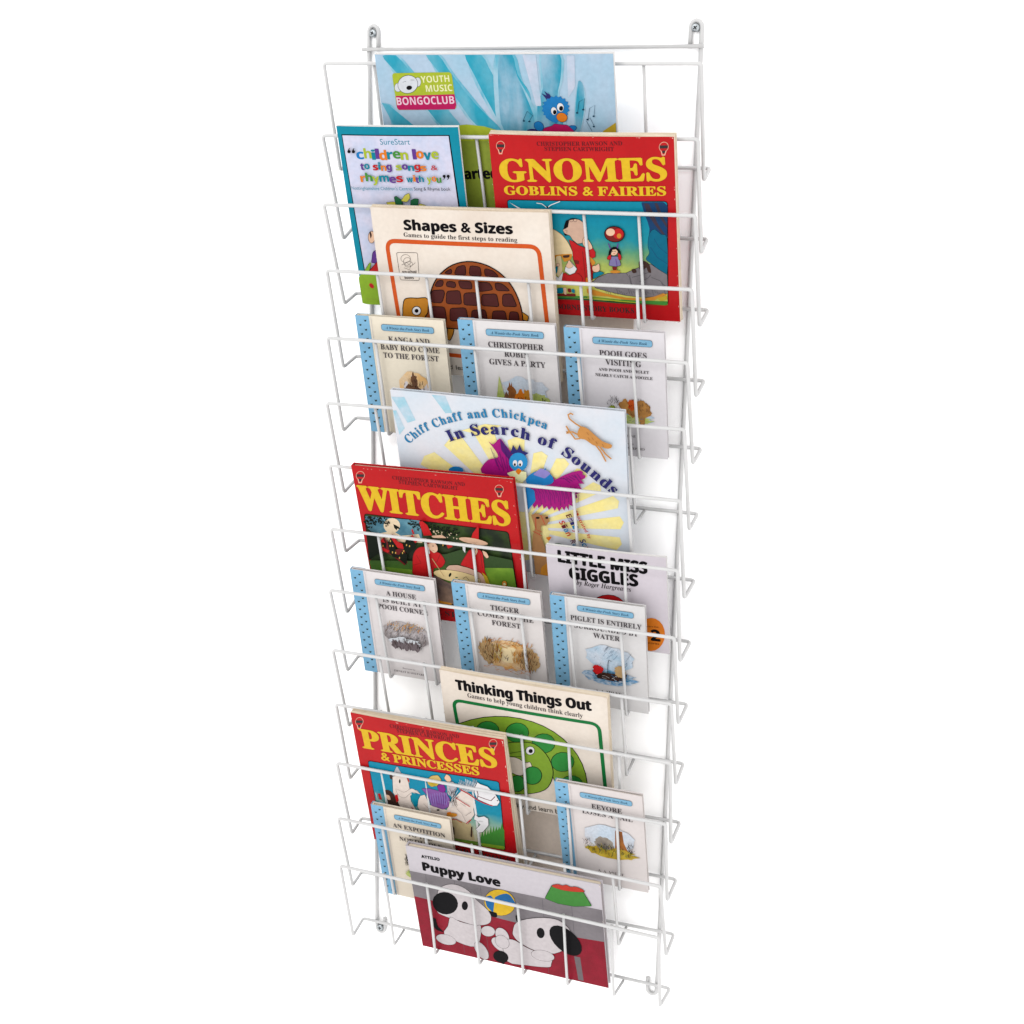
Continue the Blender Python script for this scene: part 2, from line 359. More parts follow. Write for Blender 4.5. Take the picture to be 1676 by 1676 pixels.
# ---------------------------------------------------------------- books
POSES = {'A': [-0.00966, -0.02625, -0.2038, 0.28214, 0.21983, 17.24465, -0.25077, 0.004],
 'B': [-0.12297, -0.02614, -0.28185, 0.15351, 0.22011, 17.46092, 0.06984, 0.003],
 'C': [0.09639, -0.02608, -0.28134, 0.21232, 0.21299, 18.5416, -0.12752, 0.008],
 'D': [-0.0503, -0.02625, -0.36246, 0.22191, 0.20757, 16.01733, 0.10249, 0.008],
 'E': [-0.13135, -0.02605, -0.44156, 0.11543, 0.15523, 15.43903, 0.04281, 0.0065],
 'F': [0.00684, -0.02622, -0.44231, 0.12003, 0.15908, 15.4219, 0.25244, 0.0065],
 'G': [0.137, -0.02632, -0.44278, 0.1173, 0.1582, 15.49976, 0.02899, 0.0065],
 'H': [0.0119, -0.02575, -0.60121, 0.29123, 0.23516, 16.90919, -0.6967, 0.007],
 'I': [-0.07777, -0.02538, -0.68065, 0.21369, 0.21809, 16.92736, 0.83101, 0.008],
 'J': [0.13389, -0.02627, -0.68303, 0.14903, 0.13418, 14.94311, 0.53227, 0.003],
 'K': [-0.14355, -0.02716, -0.76534, 0.11527, 0.15689, 15.43202, -0.41813, 0.0065],
 'L': [-0.001, -0.02846, -0.76836, 0.11529, 0.16201, 15.46566, 0.04845, 0.0065],
 'M': [0.12672, -0.02645, -0.7637, 0.11735, 0.15603, 15.39365, -0.29227, 0.0065],
 'N': [0.03699, -0.0258, -0.92292, 0.21871, 0.20609, 17.06761, -0.68161, 0.007],
 'O': [-0.08509, -0.02879, -1.0084, 0.21085, 0.22179, 18.09746, -0.41137, 0.0035],
 'P': [-0.11815, -0.02727, -1.08597, 0.11189, 0.15799, 15.99394, -0.42986, 0.0065],
 'Q': [0.13979, -0.02719, -1.00568, 0.11144, 0.16281, 17.74421, 0.15804, 0.0065],
 'R': [0.01361, -0.02483, -1.15626, 0.26776, 0.18484, 16.6666, 0.17133, 0.01]}
def box(V, F, x0, x1, y0, y1, z0, z1, warp, nx=12, ny=12):
    """a slab bent along warp(x, y)"""
    b = len(V)
    for zz in (z0, z1):
        for j in range(ny+1):
            for i in range(nx+1):
                x = x0+(x1-x0)*i/nx; y = y0+(y1-y0)*j/ny; V.append((x, y, zz+warp(x, y)))
    N = (nx+1)*(ny+1); id_ = lambda i, j, k: b+k*N+j*(nx+1)+i
    for j in range(ny):
        for i in range(nx):
            F.append((id_(i, j, 1), id_(i+1, j, 1), id_(i+1, j+1, 1), id_(i, j+1, 1))); F.append((id_(i, j, 0), id_(i, j+1, 0), id_(i+1, j+1, 0), id_(i+1, j, 0)))
    for i in range(nx):
        F.append((id_(i, 0, 0), id_(i+1, 0, 0), id_(i+1, 0, 1), id_(i, 0, 1))); F.append((id_(i+1, ny, 0), id_(i, ny, 0), id_(i, ny, 1), id_(i+1, ny, 1)))
    for j in range(ny):
        F.append((id_(0, j+1, 0), id_(0, j, 0), id_(0, j, 1), id_(0, j+1, 1))); F.append((id_(nx, j, 0), id_(nx, j+1, 0), id_(nx, j+1, 1), id_(nx, j, 1)))
def book(key, name, label, cover_mat, group=None, hard=True, spine_mat=None, pose=None, back=0, dx=0, dy=0, pages=None, back_mat=None):
    xc, yb, zb_, w, h, tilt, rl, th = pose or POSES[key]
    t, r = math.radians(tilt), math.radians(rl)
    up = Vector((0, -math.sin(t), math.cos(t))); X = Vector((1, 0, 0)); a = math.cos(r)*X+math.sin(r)*up; b = -math.sin(r)*X+math.cos(r)*up; n = a.cross(b)
    org = Vector((xc, yb, zb_))-a*w/2-n*back+a*dx+b*dy
    e = empty(name, Matrix(((a.x, b.x, n.x, org.x), (a.y, b.y, n.y, org.y), (a.z, b.z, n.z, org.z), (0, 0, 0, 1))))
    tag(e, label, 'book', group)
    amp = .0 if hard else {'C': .0030, 'B': .0018, 'D': .0022, 'N': .0020}.get(key, .0013)
    warp = (lambda x, y: 0) if hard else (lambda x, y: -amp*4*((x/w-.5)**2)*(y/h) + amp*.4*math.sin(3*y/h))
    ct = .0018 if hard else .0005; ov = .0022 if hard else .0
    V = []; F = []
    box(V, F, 0, w, 0, h, -ct, 0, warp); box(V, F, 0, w, 0, h, -th, -th+ct, warp)
    box(V, F, 0, ct*1.2, 0, h, -th+ct, -ct, warp, 1, 12)
    c = mesh_obj('cover', V, F, [cover_mat], e)
    if back_mat:
        c.data.materials.append(back_mat)
    bv = c.modifiers.new('b', 'BEVEL'); bv.width = .0004 if hard else .0001; bv.segments = 2; bv.limit_method = 'ANGLE'; bv.angle_limit = .7
    # page block: slightly uneven leaves
    L = 5 if th > .005 else 3; V = []; F = []
    for k in range(L):
        z0 = -th+ct+(th-2*ct)*k/L; z1 = -th+ct+(th-2*ct)*(k+1)/L; j1, j2 = random.uniform(-.0006, .0003), random.uniform(-.0005, .0004)
        if not hard: j1 += .0006*(L-k)/L*2; j2 += .0004*(L-k)
        box(V, F, ct*1.3, w-ov+j1, ov, h-ov*1.1+j2, z0+.00002, z1-.00006, warp, 12, 12)
    mesh_obj('pages', V, F, [pages or PAGES], e)
    if spine_mat:                         # cloth-look strip wrapped round the spine side
        V = []; F = []; sw = w*.148
        box(V, F, -.0004, sw, -.0003, h+.0003, .00002, .0004, warp, 2, 2); box(V, F, -.0004, sw, -.0003, h+.0003, -th-.0003, -th-.00002, warp, 2, 2)
        box(V, F, -.0012, -.0004, -.0003, h+.0003, -th-.0003, .0002, warp, 1, 2)
        mesh_obj('spine', V, F, [spine_mat], e)
    return e, Print(e, warp, w, h, not hard), w*1000, h*1000

CARD = custom('coated_white_card', rgb=(226, 220, 222), rough=.35, mottle=.02)
CARD2 = custom('coated_grey_white_card', rgb=(214, 210, 220), rough=.35, mottle=.02)
CREAMC = custom('aged_cream_card', rgb=(230, 216, 202), rough=.5, rgb2=(240, 230, 218), scale2=18, lo=.3, hi=.7, mottle=.03)
REDC = custom('red_gloss_card', rgb=(192, 24, 28), rough=.34, rgb2=(186, 20, 26), scale2=20, mottle=.03)
BLUEC = custom('pale_blue_wash_card', rgb=(150, 194, 216), rough=.35, rgb2=(184, 200, 220), scale2=9, lo=.35, hi=.65, stretch=(1, .6, 1))
TEALC = custom('teal_card', rgb=(0, 136, 160), rough=.4)
LILC = custom('lilac_white_card', rgb=(226, 226, 232), rough=.35, rgb2=(212, 222, 232), scale2=12, mottle=.02)
PINKW = custom('pinkish_white_card', rgb=(220, 212, 220), rough=.4, mottle=.02)
PUPC = custom('grey_white_card', rgb=(206, 200, 206), rough=.4, mottle=.03)
SPB = custom('blue_spine_paper', rgb=(130, 184, 218), rough=.5, mottle=.05)

ART = {
 'A': [
  ["P","cover_picture","midwash",[137,2185,175,2194,239,2194,306,2191,370,2132,439,2046,512,1958,595,1877,682,1793,764,1702,852,1585,933,1459,967,1371,925,1331,835,1328,737,1366,638,1468,531,1611,431,1744,341,1846,258,1937,195,2017,154,2087,133,2145]],
  ["P","cover_picture","teal_wash",[100,2185,133,2194,199,2194,269,2191,333,2132,402,2046,476,1957,556,1876,641,1793,728,1701,837,1584,948,1460,1003,1371,967,1332,874,1328,773,1367,674,1468,567,1612,468,1744,380,1847,300,1938,232,2017,169,2087,118,2145]],
  ["P","cover_picture","midwash",[680,2193,714,2194,771,2194,828,2194,873,2144,918,2065,975,1975,1053,1872,1144,1758,1230,1647,1325,1532,1416,1421,1449,1350,1385,1332,1264,1354,1150,1404,1067,1491,993,1606,924,1718,855,1819,792,1917,742,2004,705,2081,681,2147]],
  ["P","cover_picture","teal_wash",[643,2193,672,2194,732,2194,792,2194,837,2144,882,2065,939,1975,1015,1872,1103,1757,1195,1646,1311,1532,1430,1422,1485,1350,1426,1333,1302,1355,1185,1405,1103,1491,1029,1607,959,1719,894,1820,834,1917,778,2004,720,2081,666,2147]],
  ["P","cover_picture","midwash",[1153,2194,1204,2194,1279,2194,1346,2194,1390,2141,1427,2053,1472,1963,1536,1875,1608,1787,1668,1712,1709,1663,1738,1627,1758,1579,1777,1499,1787,1406,1766,1341,1694,1315,1590,1317,1497,1351,1430,1428,1374,1537,1321,1648,1266,1754,1215,1862,1177,1961,1152,2055,1140,2141]],
  ["P","cover_picture","teal_wash",[1117,2194,1163,2194,1241,2194,1311,2194,1355,2141,1392,2053,1437,1963,1498,1875,1568,1787,1633,1711,1695,1663,1752,1627,1793,1580,1817,1499,1824,1407,1800,1342,1728,1316,1625,1318,1532,1351,1465,1428,1409,1538,1356,1648,1304,1754,1255,1862,1213,1961,1167,2055,1126,2141]],
  ["P","cover_picture","midwash",[1576,2194,1611,2194,1666,2194,1710,2194,1732,2146,1745,2061,1758,1979,1778,1912,1798,1849,1811,1787,1816,1711,1813,1635,1793,1609,1740,1662,1670,1765,1615,1875,1585,1992,1571,2115]],
  ["P","cover_picture","teal_wash",[1541,2194,1571,2194,1628,2194,1676,2194,1695,2146,1705,2061,1723,1979,1764,1912,1812,1849,1845,1788,1855,1711,1850,1636,1827,1610,1777,1663,1710,1765,1650,1875,1599,1992,1557,2115]],
  ["P","cover_picture","midwash",[53,1648,54,1658,65,1657,123,1638,138,1631,150,1622,393,1371,397,1363,386,1360,134,1355,120,1358,113,1370]],
  ["P","cover_picture","teal_wash",[18,1648,17,1657,28,1657,86,1638,101,1631,114,1623,428,1370,433,1363,423,1360,171,1356,156,1359,147,1369]],
  ["P","cover_picture","midwash",[1474,2194,1528,2194,1596,2194,1652,2194,1679,2144,1694,2054,1715,1964,1753,1884,1797,1806,1839,1728,1875,1651,1908,1576,1934,1508,1965,1447,1989,1394,1958,1357,1822,1329,1631,1317,1484,1347,1428,1440,1419,1576,1423,1724,1427,1895,1443,2079]],
  ["P","cover_picture","teal_wash2",[1526,2194,1570,2194,1624,2194,1668,2194,1688,2144,1698,2054,1714,1964,1742,1884,1776,1805,1807,1728,1835,1651,1860,1575,1879,1507,1903,1446,1921,1393,1895,1356,1786,1328,1633,1317,1516,1348,1473,1441,1469,1577,1475,1725,1482,1896,1499,2079]],
  ["P","cover_picture","midwash",[1991,2194,2069,2194,2175,2194,2251,2194,2270,2135,2260,2033,2244,1938,2224,1871,2198,1811,2186,1732,2212,1608,2251,1465,2247,1362,2155,1323,2019,1323,1916,1356,1879,1432,1875,1540,1886,1640,1913,1710,1954,1770,1984,1848,1984,1970,1973,2109]],
  ["P","cover_picture","teal_wash2",[2019,2194,2082,2194,2167,2194,2227,2194,2241,2135,2231,2033,2216,1938,2199,1870,2177,1810,2165,1732,2184,1607,2212,1464,2207,1362,2133,1322,2024,1323,1942,1356,1914,1433,1913,1541,1924,1641,1947,1710,1980,1771,2007,1848,2009,1970,2003,2109]],
  ["P","cover_picture","midwash",[2414,1910,2436,1920,2459,1894,2475,1852,2485,1797,2490,1726,2485,1648,2467,1555,2439,1454,2413,1383,2387,1353,2362,1353,2346,1382,2343,1451,2350,1549,2361,1646,2376,1746,2395,1846]],
  ["P","cover_picture","teal_wash2",[2420,1910,2437,1920,2455,1894,2468,1852,2475,1797,2477,1726,2471,1648,2455,1555,2431,1454,2408,1383,2387,1353,2367,1353,2355,1382,2354,1451,2361,1549,2372,1647,2386,1746,2403,1846]],
  ["P","cover_picture","paleblue_wash",[1796,2193,1798,2194,1809,2194,1933,2194,1945,2194,1950,2193,1970,1656,1966,1645,1955,1641,1924,1641,1911,1644,1905,1655]],
  ["P","cover_picture","paleblue_wash",[2301,2171,2305,2182,2317,2186,2377,2186,2388,2182,2392,2171,2377,1866,2374,1852,2367,1838,2298,1746,2291,1740,2289,1748]],
  ["P","cover_picture","lime",[4,1337,741,1379,876,1407,1058,1424,1266,1406,1531,1336,1469,1358,1783,1334,2649,1351,2766,564,2808,13,8,4,4,1294]],
  ["P","cover_picture","olive",[922,1233,1569,1247,2786,1180,2808,13,8,4,9,1214]],
  ["P","cover_picture","mustard",[2665,1371,2817,1467,2817,1275,2702,1272]],
  ["R","emblem","lime",[192,1994,934,2008,949,1595,202,1577],4.2,0,"ink"],
  ["P","emblem","magenta",[206,1738,942,1764,951,1643,929,1595,699,1588,222,1579,203,1606]],
  ["P","emblem","paper",[291,1834,287,1819,279,1805,268,1794,255,1787,241,1785,228,1787,217,1794,208,1805,204,1818,203,1833,207,1849,215,1862,226,1873,239,1880,253,1883,266,1880,278,1874,286,1863,291,1849]],
  ["L","emblem","ink",0.3,[291,1834,287,1819,279,1805,268,1794,255,1787,241,1785,228,1787,217,1794,208,1805,204,1818,203,1833,207,1849,215,1862,226,1873,239,1880,253,1883,266,1880,278,1874,286,1863,291,1849],1],
  ["P","emblem","paper",[545,1897,541,1881,534,1867,524,1855,512,1848,499,1845,487,1847,477,1855,469,1866,465,1880,465,1896,469,1912,476,1927,487,1938,499,1946,511,1948,523,1946,534,1939,541,1927,545,1913]],
  ["L","emblem","ink",0.3,[545,1897,541,1881,534,1867,524,1855,512,1848,499,1845,487,1847,477,1855,469,1866,465,1880,465,1896,469,1912,476,1927,487,1938,499,1946,511,1948,523,1946,534,1939,541,1927,545,1913],1],
  ["P","emblem","paper",[503,1901,502,1869,489,1838,465,1810,433,1787,394,1773,355,1768,317,1773,285,1788,262,1810,250,1839,251,1870,265,1902,289,1930,322,1953,360,1967,400,1972,437,1966,469,1952,492,1929]],
  ["L","emblem","ink",0.5,[503,1901,502,1869,489,1838,465,1810,433,1787,394,1773,355,1768,317,1773,285,1788,262,1810,250,1839,251,1870,265,1902,289,1930,322,1953,360,1967,400,1972,437,1966,469,1952,492,1929],1],
  ["P","emblem","ink",[426,1838,425,1830,420,1823,413,1816,403,1811,391,1808,380,1807,369,1809,361,1813,355,1819,353,1826,354,1833,358,1841,366,1848,376,1853,388,1856,399,1857,410,1855,418,1851,424,1845]],
  ["L","emblem","ink",0.3,[314,1892,361,1905],0],
  ["L","emblem","ink",0.3,[418,1919,463,1918],0],
  ["T","emblem","cream_y","b","YOUTH",[548,1889,901,1902],7.34,0],
  ["T","emblem","cream_y","b","MUSIC",[597,1788,926,1800],7.36,0],
  ["T","emblem","pinkpale","b","BONGOCLUB",[212,1634,933,1658],8.66,0],
  ["T","title","ink","b","started",[820,783,1372,807],12.08,1],
  ["P","cover_picture","blue2",[1969,1381,1956,1372,1940,1366,1922,1367,1905,1372,1889,1381,1877,1395,1870,1410,1868,1427,1872,1443,1881,1456,1894,1465,1910,1470,1928,1470,1946,1465,1961,1455,1973,1442,1980,1426,1982,1410,1978,1394]],
  ["L","cover_picture","navy",0.5,[1969,1381,1956,1372,1940,1366,1922,1367,1905,1372,1889,1381,1877,1395,1870,1410,1868,1427,1872,1443,1881,1456,1894,1465,1910,1470,1928,1470,1946,1465,1961,1455,1973,1442,1980,1426,1982,1410,1978,1394],1],
  ["P","cover_picture","blue2",[2366,1409,2364,1399,2357,1389,2345,1379,2330,1372,2313,1367,2296,1366,2280,1367,2267,1372,2259,1379,2255,1389,2257,1399,2264,1409,2276,1419,2291,1426,2308,1431,2325,1432,2341,1431,2353,1426,2362,1419]],
  ["L","cover_picture","navy",0.4,[2366,1409,2364,1399,2357,1389,2345,1379,2330,1372,2313,1367,2296,1366,2280,1367,2267,1372,2259,1379,2255,1389,2257,1399,2264,1409,2276,1419,2291,1426,2308,1431,2325,1432,2341,1431,2353,1426,2362,1419],1],
  ["P","cover_picture","navy",[1904,1366,1901,1360,1891,1354,1877,1349,1859,1345,1839,1344,1820,1345,1803,1347,1789,1352,1781,1357,1779,1364,1782,1370,1792,1376,1806,1381,1824,1384,1844,1386,1863,1385,1880,1382,1894,1378,1902,1372]],
  ["L","cover_picture","navy",0.3,[1904,1366,1901,1360,1891,1354,1877,1349,1859,1345,1839,1344,1820,1345,1803,1347,1789,1352,1781,1357,1779,1364,1782,1370,1792,1376,1806,1381,1824,1384,1844,1386,1863,1385,1880,1382,1894,1378,1902,1372],1],
  ["P","cover_picture","magenta",[1966,1352,1957,1355,1961,1364,1983,1390,1995,1400,2010,1406,2066,1420,2080,1426,2091,1433,2097,1439,2108,1446,2123,1447,2168,1442,2184,1441,2199,1440,2245,1437,2259,1434,2271,1427,2292,1409,2303,1399,2313,1389,2334,1370,2338,1362,2329,1360]],
  ["L","cover_picture","navy",0.5,[1966,1352,1957,1355,1961,1364,1983,1390,1995,1400,2010,1406,2066,1420,2080,1426,2091,1433,2097,1439,2108,1446,2123,1447,2168,1442,2184,1441,2199,1440,2245,1437,2259,1434,2271,1427,2292,1409,2303,1399,2313,1389,2334,1370,2338,1362,2329,1360],1],
  ["P","cover_picture","navy",[2026,1731,1984,1782,2044,1753,2018,1804,2076,1768,2057,1804,2110,1717,2065,1657]],
  ["P","cover_picture","navy",[2033,1642,1983,1686,2050,1657]],
  ["P","cover_picture","blue2",[2282,1619,2299,1595,2270,1577,2275,1548,2241,1539,2234,1510,2200,1511,2182,1485,2152,1496,2125,1475,2102,1495,2069,1483,2056,1509,2022,1507,2020,1536,1988,1544,1999,1573,1973,1590,1994,1615,1978,1639,2007,1657,2002,1686,2036,1695,2043,1724,2077,1723,2095,1749,2126,1738,2152,1758,2176,1739,2208,1750,2221,1724,2255,1726,2256,1697,2288,1689,2278,1661,2303,1644]],
  ["P","cover_picture","blue2",[2027,1543,2040,1550,2054,1549,2160,1516,2169,1509,2167,1498,2147,1466,2137,1457,2124,1457,2078,1475,2064,1481,2052,1489,2018,1515,2012,1524,2018,1534]],
  ["P","cover_picture","white",[2150,1596,2150,1583,2148,1569,2142,1558,2134,1550,2124,1545,2113,1544,2102,1548,2093,1555,2086,1566,2082,1578,2081,1592,2084,1605,2090,1617,2098,1625,2108,1630,2119,1631,2129,1627,2138,1619,2145,1609]],
  ["L","cover_picture","ink",0.3,[2150,1596,2150,1583,2148,1569,2142,1558,2134,1550,2124,1545,2113,1544,2102,1548,2093,1555,2086,1566,2082,1578,2081,1592,2084,1605,2090,1617,2098,1625,2108,1630,2119,1631,2129,1627,2138,1619,2145,1609],1],
  ["P","cover_picture","ink",[2144,1576,2143,1568,2139,1562,2134,1556,2128,1553,2122,1551,2115,1552,2110,1556,2106,1561,2104,1568,2104,1575,2105,1583,2109,1590,2114,1595,2120,1599,2126,1600,2133,1599,2138,1595,2142,1590,2144,1583]],
  ["P","cover_picture","white",[2234,1640,2234,1625,2231,1611,2224,1598,2215,1588,2203,1583,2190,1582,2178,1586,2167,1594,2159,1605,2154,1619,2154,1634,2157,1649,2164,1661,2174,1671,2185,1676,2198,1677,2210,1673,2221,1665,2229,1654]],
  ["L","cover_picture","ink",0.3,[2234,1640,2234,1625,2231,1611,2224,1598,2215,1588,2203,1583,2190,1582,2178,1586,2167,1594,2159,1605,2154,1619,2154,1634,2157,1649,2164,1661,2174,1671,2185,1676,2198,1677,2210,1673,2221,1665,2229,1654],1],
  ["P","cover_picture","ink",[2226,1618,2224,1610,2220,1602,2214,1596,2207,1593,2200,1591,2192,1592,2186,1596,2181,1602,2178,1609,2178,1618,2180,1626,2184,1633,2190,1639,2197,1643,2205,1645,2212,1643,2218,1640,2223,1634,2226,1626]],
  ["P","cover_picture","orange",[2262,1499,2252,1486,2238,1475,2220,1469,2200,1468,2181,1472,2164,1480,2151,1493,2143,1508,2140,1524,2144,1540,2154,1553,2169,1564,2187,1570,2207,1571,2226,1567,2243,1558,2256,1546,2264,1531,2266,1515]],
  ["L","cover_picture","ink",0.4,[2262,1499,2252,1486,2238,1475,2220,1469,2200,1468,2181,1472,2164,1480,2151,1493,2143,1508,2140,1524,2144,1540,2154,1553,2169,1564,2187,1570,2207,1571,2226,1567,2243,1558,2256,1546,2264,1531,2266,1515],1],
  ["L","cover_picture","navyteal",0.45,[1743,1478,1801,1583,1862,1536,1813,1467],0],
  ["P","cover_picture","navyteal",[1766,1475,1765,1472,1763,1470,1760,1468,1756,1466,1751,1466,1747,1466,1743,1468,1740,1469,1738,1472,1738,1475,1739,1477,1741,1480,1744,1482,1748,1483,1753,1484,1757,1484,1761,1482,1764,1480,1766,1478]],
  ["P","cover_picture","navyteal",[1832,1470,1831,1468,1828,1465,1825,1463,1821,1462,1817,1461,1812,1462,1809,1463,1806,1465,1804,1467,1803,1470,1804,1473,1807,1475,1810,1477,1814,1479,1818,1479,1823,1479,1827,1477,1830,1476,1831,1473]],
  ["L","cover_picture","navyteal",0.45,[2387,1566,2414,1691,2479,1728,2460,1611],0],
  ["P","cover_picture","navyteal",[2397,1571,2396,1568,2394,1566,2391,1564,2387,1562,2382,1562,2378,1562,2374,1563,2372,1565,2370,1568,2369,1570,2370,1573,2373,1576,2376,1578,2380,1579,2384,1579,2388,1579,2392,1578,2395,1576,2397,1574]],
  ["P","cover_picture","navyteal",[2471,1607,2470,1604,2467,1602,2464,1600,2460,1598,2456,1598,2452,1598,2448,1600,2445,1601,2443,1604,2443,1607,2444,1609,2446,1612,2449,1614,2453,1615,2458,1616,2462,1615,2466,1614,2468,1612,2470,1610]],
  ["L","cover_picture","navyteal",0.45,[2503,1495,2529,1619,2593,1657,2575,1540],0],
  ["P","cover_picture","navyteal",[2512,1499,2511,1497,2509,1494,2506,1492,2502,1491,2498,1490,2493,1491,2490,1492,2487,1494,2485,1496,2485,1499,2486,1502,2488,1504,2491,1506,2495,1507,2499,1508,2504,1508,2507,1506,2510,1505,2512,1502]],
  ["P","cover_picture","navyteal",[2585,1536,2584,1533,2582,1530,2579,1528,2575,1527,2571,1527,2567,1527,2563,1528,2560,1530,2558,1533,2558,1535,2559,1538,2561,1540,2564,1542,2568,1544,2572,1544,2577,1544,2580,1543,2583,1541,2585,1538]],
  ["L","cover_picture","navyteal",0.45,[2544,1371,2486,1480,2528,1520,2572,1427],0],
  ["P","cover_picture","navyteal",[2579,1423,2579,1420,2577,1418,2574,1416,2570,1415,2567,1414,2563,1414,2560,1416,2557,1418,2556,1420,2555,1423,2556,1425,2558,1428,2561,1430,2564,1431,2568,1432,2572,1431,2575,1430,2578,1428,2579,1426]],
 ],
 'B': [
  ["P","cover_picture","ink",[55,2107,1424,2114,1497,13,86,4]],
  ["P","cover_picture","liltint",[65,2095,1411,2103,1469,43,100,4]],
  ["T","title","teal","s","SureStart",[547,1996,928,2002],6.58,0],
  ["T","title","blue2","b","c",[216,1821,310,1822],11.05,0.6],
  ["T","title","lime","b","h",[319,1832,412,1834],11.05,0.6],
  ["T","title","teal","b","i",[417,1818,464,1819],11.05,0.6],
  ["T","title","purple","b","l",[469,1830,516,1831],11.03,0.6],
  ["T","title","orange","b","d",[517,1817,610,1819],10.93,0.6],
  ["T","title","teal","b","r",[618,1828,688,1829],10.93,0.6],
  ["T","title","green","b","e",[694,1839,786,1840],10.93,0.6],
  ["T","title","lime","b","n",[791,1825,883,1827],10.92,0.6],
  ["T","title","purple","b","l",[944,1834,988,1835],10.8,0.6],
  ["T","title","orange","b","o",[992,1844,1079,1846],10.82,0.6],
  ["T","title","teal","b","v",[1084,1830,1171,1832],10.8,0.6],
  ["T","title","lime","b","e",[1179,1843,1265,1844],10.69,0.6],
  ["T","title","purple","b","t",[251,1696,298,1697],8.02,0.6],
  ["T","title","teal","b","o",[303,1706,369,1708],8.01,0.6],
  ["T","title","red","b","s",[414,1696,480,1698],8.01,0.6],
  ["T","title","teal","b","i",[487,1707,520,1708],7.89,0.6],
  ["T","title","orange","b","n",[520,1692,585,1694],7.99,0.6],
  ["T","title","purple","b","g",[592,1705,657,1706],7.89,0.6],
  ["T","title","lime","b","s",[712,1703,786,1704],7.79,0.6],
  ["T","title","purple","b","o",[793,1714,866,1715],7.78,0.6],
  ["T","title","teal","b","n",[869,1700,943,1701],7.79,0.6],
  ["T","title","red","b","g",[950,1712,1023,1714],7.88,0.6],
  ["T","title","orange","b","s",[1026,1700,1099,1702],7.78,0.6],
  ["T","title","red","b","&",[1155,1712,1241,1714],5.95,0],
  ["T","title","orange","b","r",[233,1553,297,1555],9.32,0.6],
  ["T","title","green","b","h",[303,1565,388,1567],9.22,0.6],
  ["T","title","lime","b","y",[391,1551,476,1553],9.32,0.6],
  ["T","title","teal","b","m",[484,1564,605,1567],9.31,0.6],
  ["T","title","purple","b","e",[612,1553,696,1555],9.31,0.6],
  ["T","title","red","b","s",[704,1565,787,1567],9.19,0.6],
  ["T","title","teal","b","w",[835,1565,913,1567],7.07,0.6],
  ["T","title","orange","b","i",[920,1576,949,1577],7.18,0.6],
  ["T","title","purple","b","t",[949,1562,990,1563],7.07,0.6],
  ["T","title","teal","b","h",[995,1574,1052,1575],7.06,0.6],
  ["T","title","lime","b","y",[1094,1571,1151,1573],7.58,0.6],
  ["T","title","orange","b","o",[1157,1582,1213,1584],7.57,0.6],
  ["T","title","green","b","u",[1215,1568,1272,1570],7.57,0.6],
  ["P","cover_picture","ink",[159,1913,157,1908,153,1902,147,1898,141,1895,134,1894,127,1895,121,1898,117,1902,114,1907,114,1913,116,1918,121,1924,126,1928,133,1931,140,1932,147,1931,153,1928,157,1924,159,1919]],
  ["P","cover_picture","ink",[115,1916,140,1950,158,1957,145,1938,148,1919]],
  ["P","cover_picture","ink",[218,1914,216,1908,212,1903,206,1899,199,1896,192,1895,185,1896,180,1899,175,1903,173,1908,173,1914,175,1919,179,1925,185,1929,192,1932,199,1933,205,1932,211,1929,215,1925,218,1920]],
  ["P","cover_picture","ink",[174,1917,198,1951,217,1958,203,1939,207,1920]],
  ["P","cover_picture","ink",[1334,1648,1332,1643,1329,1638,1324,1634,1318,1632,1312,1631,1306,1631,1301,1634,1297,1637,1295,1642,1294,1647,1296,1653,1299,1657,1304,1661,1310,1664,1316,1665,1322,1664,1327,1662,1331,1658,1334,1653]],
  ["P","cover_picture","ink",[1333,1645,1312,1611,1295,1604,1308,1623,1303,1641]],
  ["P","cover_picture","ink",[1383,1649,1381,1644,1378,1639,1373,1635,1367,1633,1361,1632,1355,1633,1350,1635,1346,1639,1344,1643,1344,1648,1345,1654,1349,1658,1354,1662,1359,1665,1366,1666,1371,1665,1377,1663,1381,1659,1383,1655]],
  ["P","cover_picture","ink",[1383,1646,1362,1612,1345,1605,1357,1624,1353,1642]],
  ["T","subtitle","teal","s","Nottinghamshire Children's Centres",[99,1459,897,1472],3.96,0],
  ["T","subtitle","ink","s","Song & Rhyme book",[914,1473,1374,1479],3.83,0],
  ["P","cover_picture","lemon",[586,1265,571,1268,559,1277,535,1307,533,1317,544,1321,630,1329,643,1327,649,1315,653,1283,650,1271,637,1267]],
  ["L","cover_picture","ink",0.4,[586,1265,571,1268,559,1277,535,1307,533,1317,544,1321,630,1329,643,1327,649,1315,653,1283,650,1271,637,1267],1],
  ["P","cover_picture","dkgreen",[672,1268,659,1271,653,1283,644,1374,646,1387,655,1394,663,1396,675,1397,687,1391,731,1359,740,1348,743,1334,741,1286,736,1274,723,1269]],
  ["L","cover_picture","ink",0.4,[672,1268,659,1271,653,1283,644,1374,646,1387,655,1394,663,1396,675,1397,687,1391,731,1359,740,1348,743,1334,741,1286,736,1274,723,1269],1],
  ["P","cover_picture","lemon",[742,1338,733,1344,737,1355,776,1401,788,1413,804,1422,834,1435,846,1437,850,1427,849,1393,846,1377,836,1364,813,1340,799,1332,783,1331]],
  ["L","cover_picture","ink",0.4,[742,1338,733,1344,737,1355,776,1401,788,1413,804,1422,834,1435,846,1437,850,1427,849,1393,846,1377,836,1364,813,1340,799,1332,783,1331],1],
  ["P","cover_picture","dkgreen",[860,1274,847,1277,844,1290,849,1337,855,1351,868,1360,892,1371,908,1376,925,1376,945,1374,956,1368,956,1356,936,1292,928,1280,914,1276]],
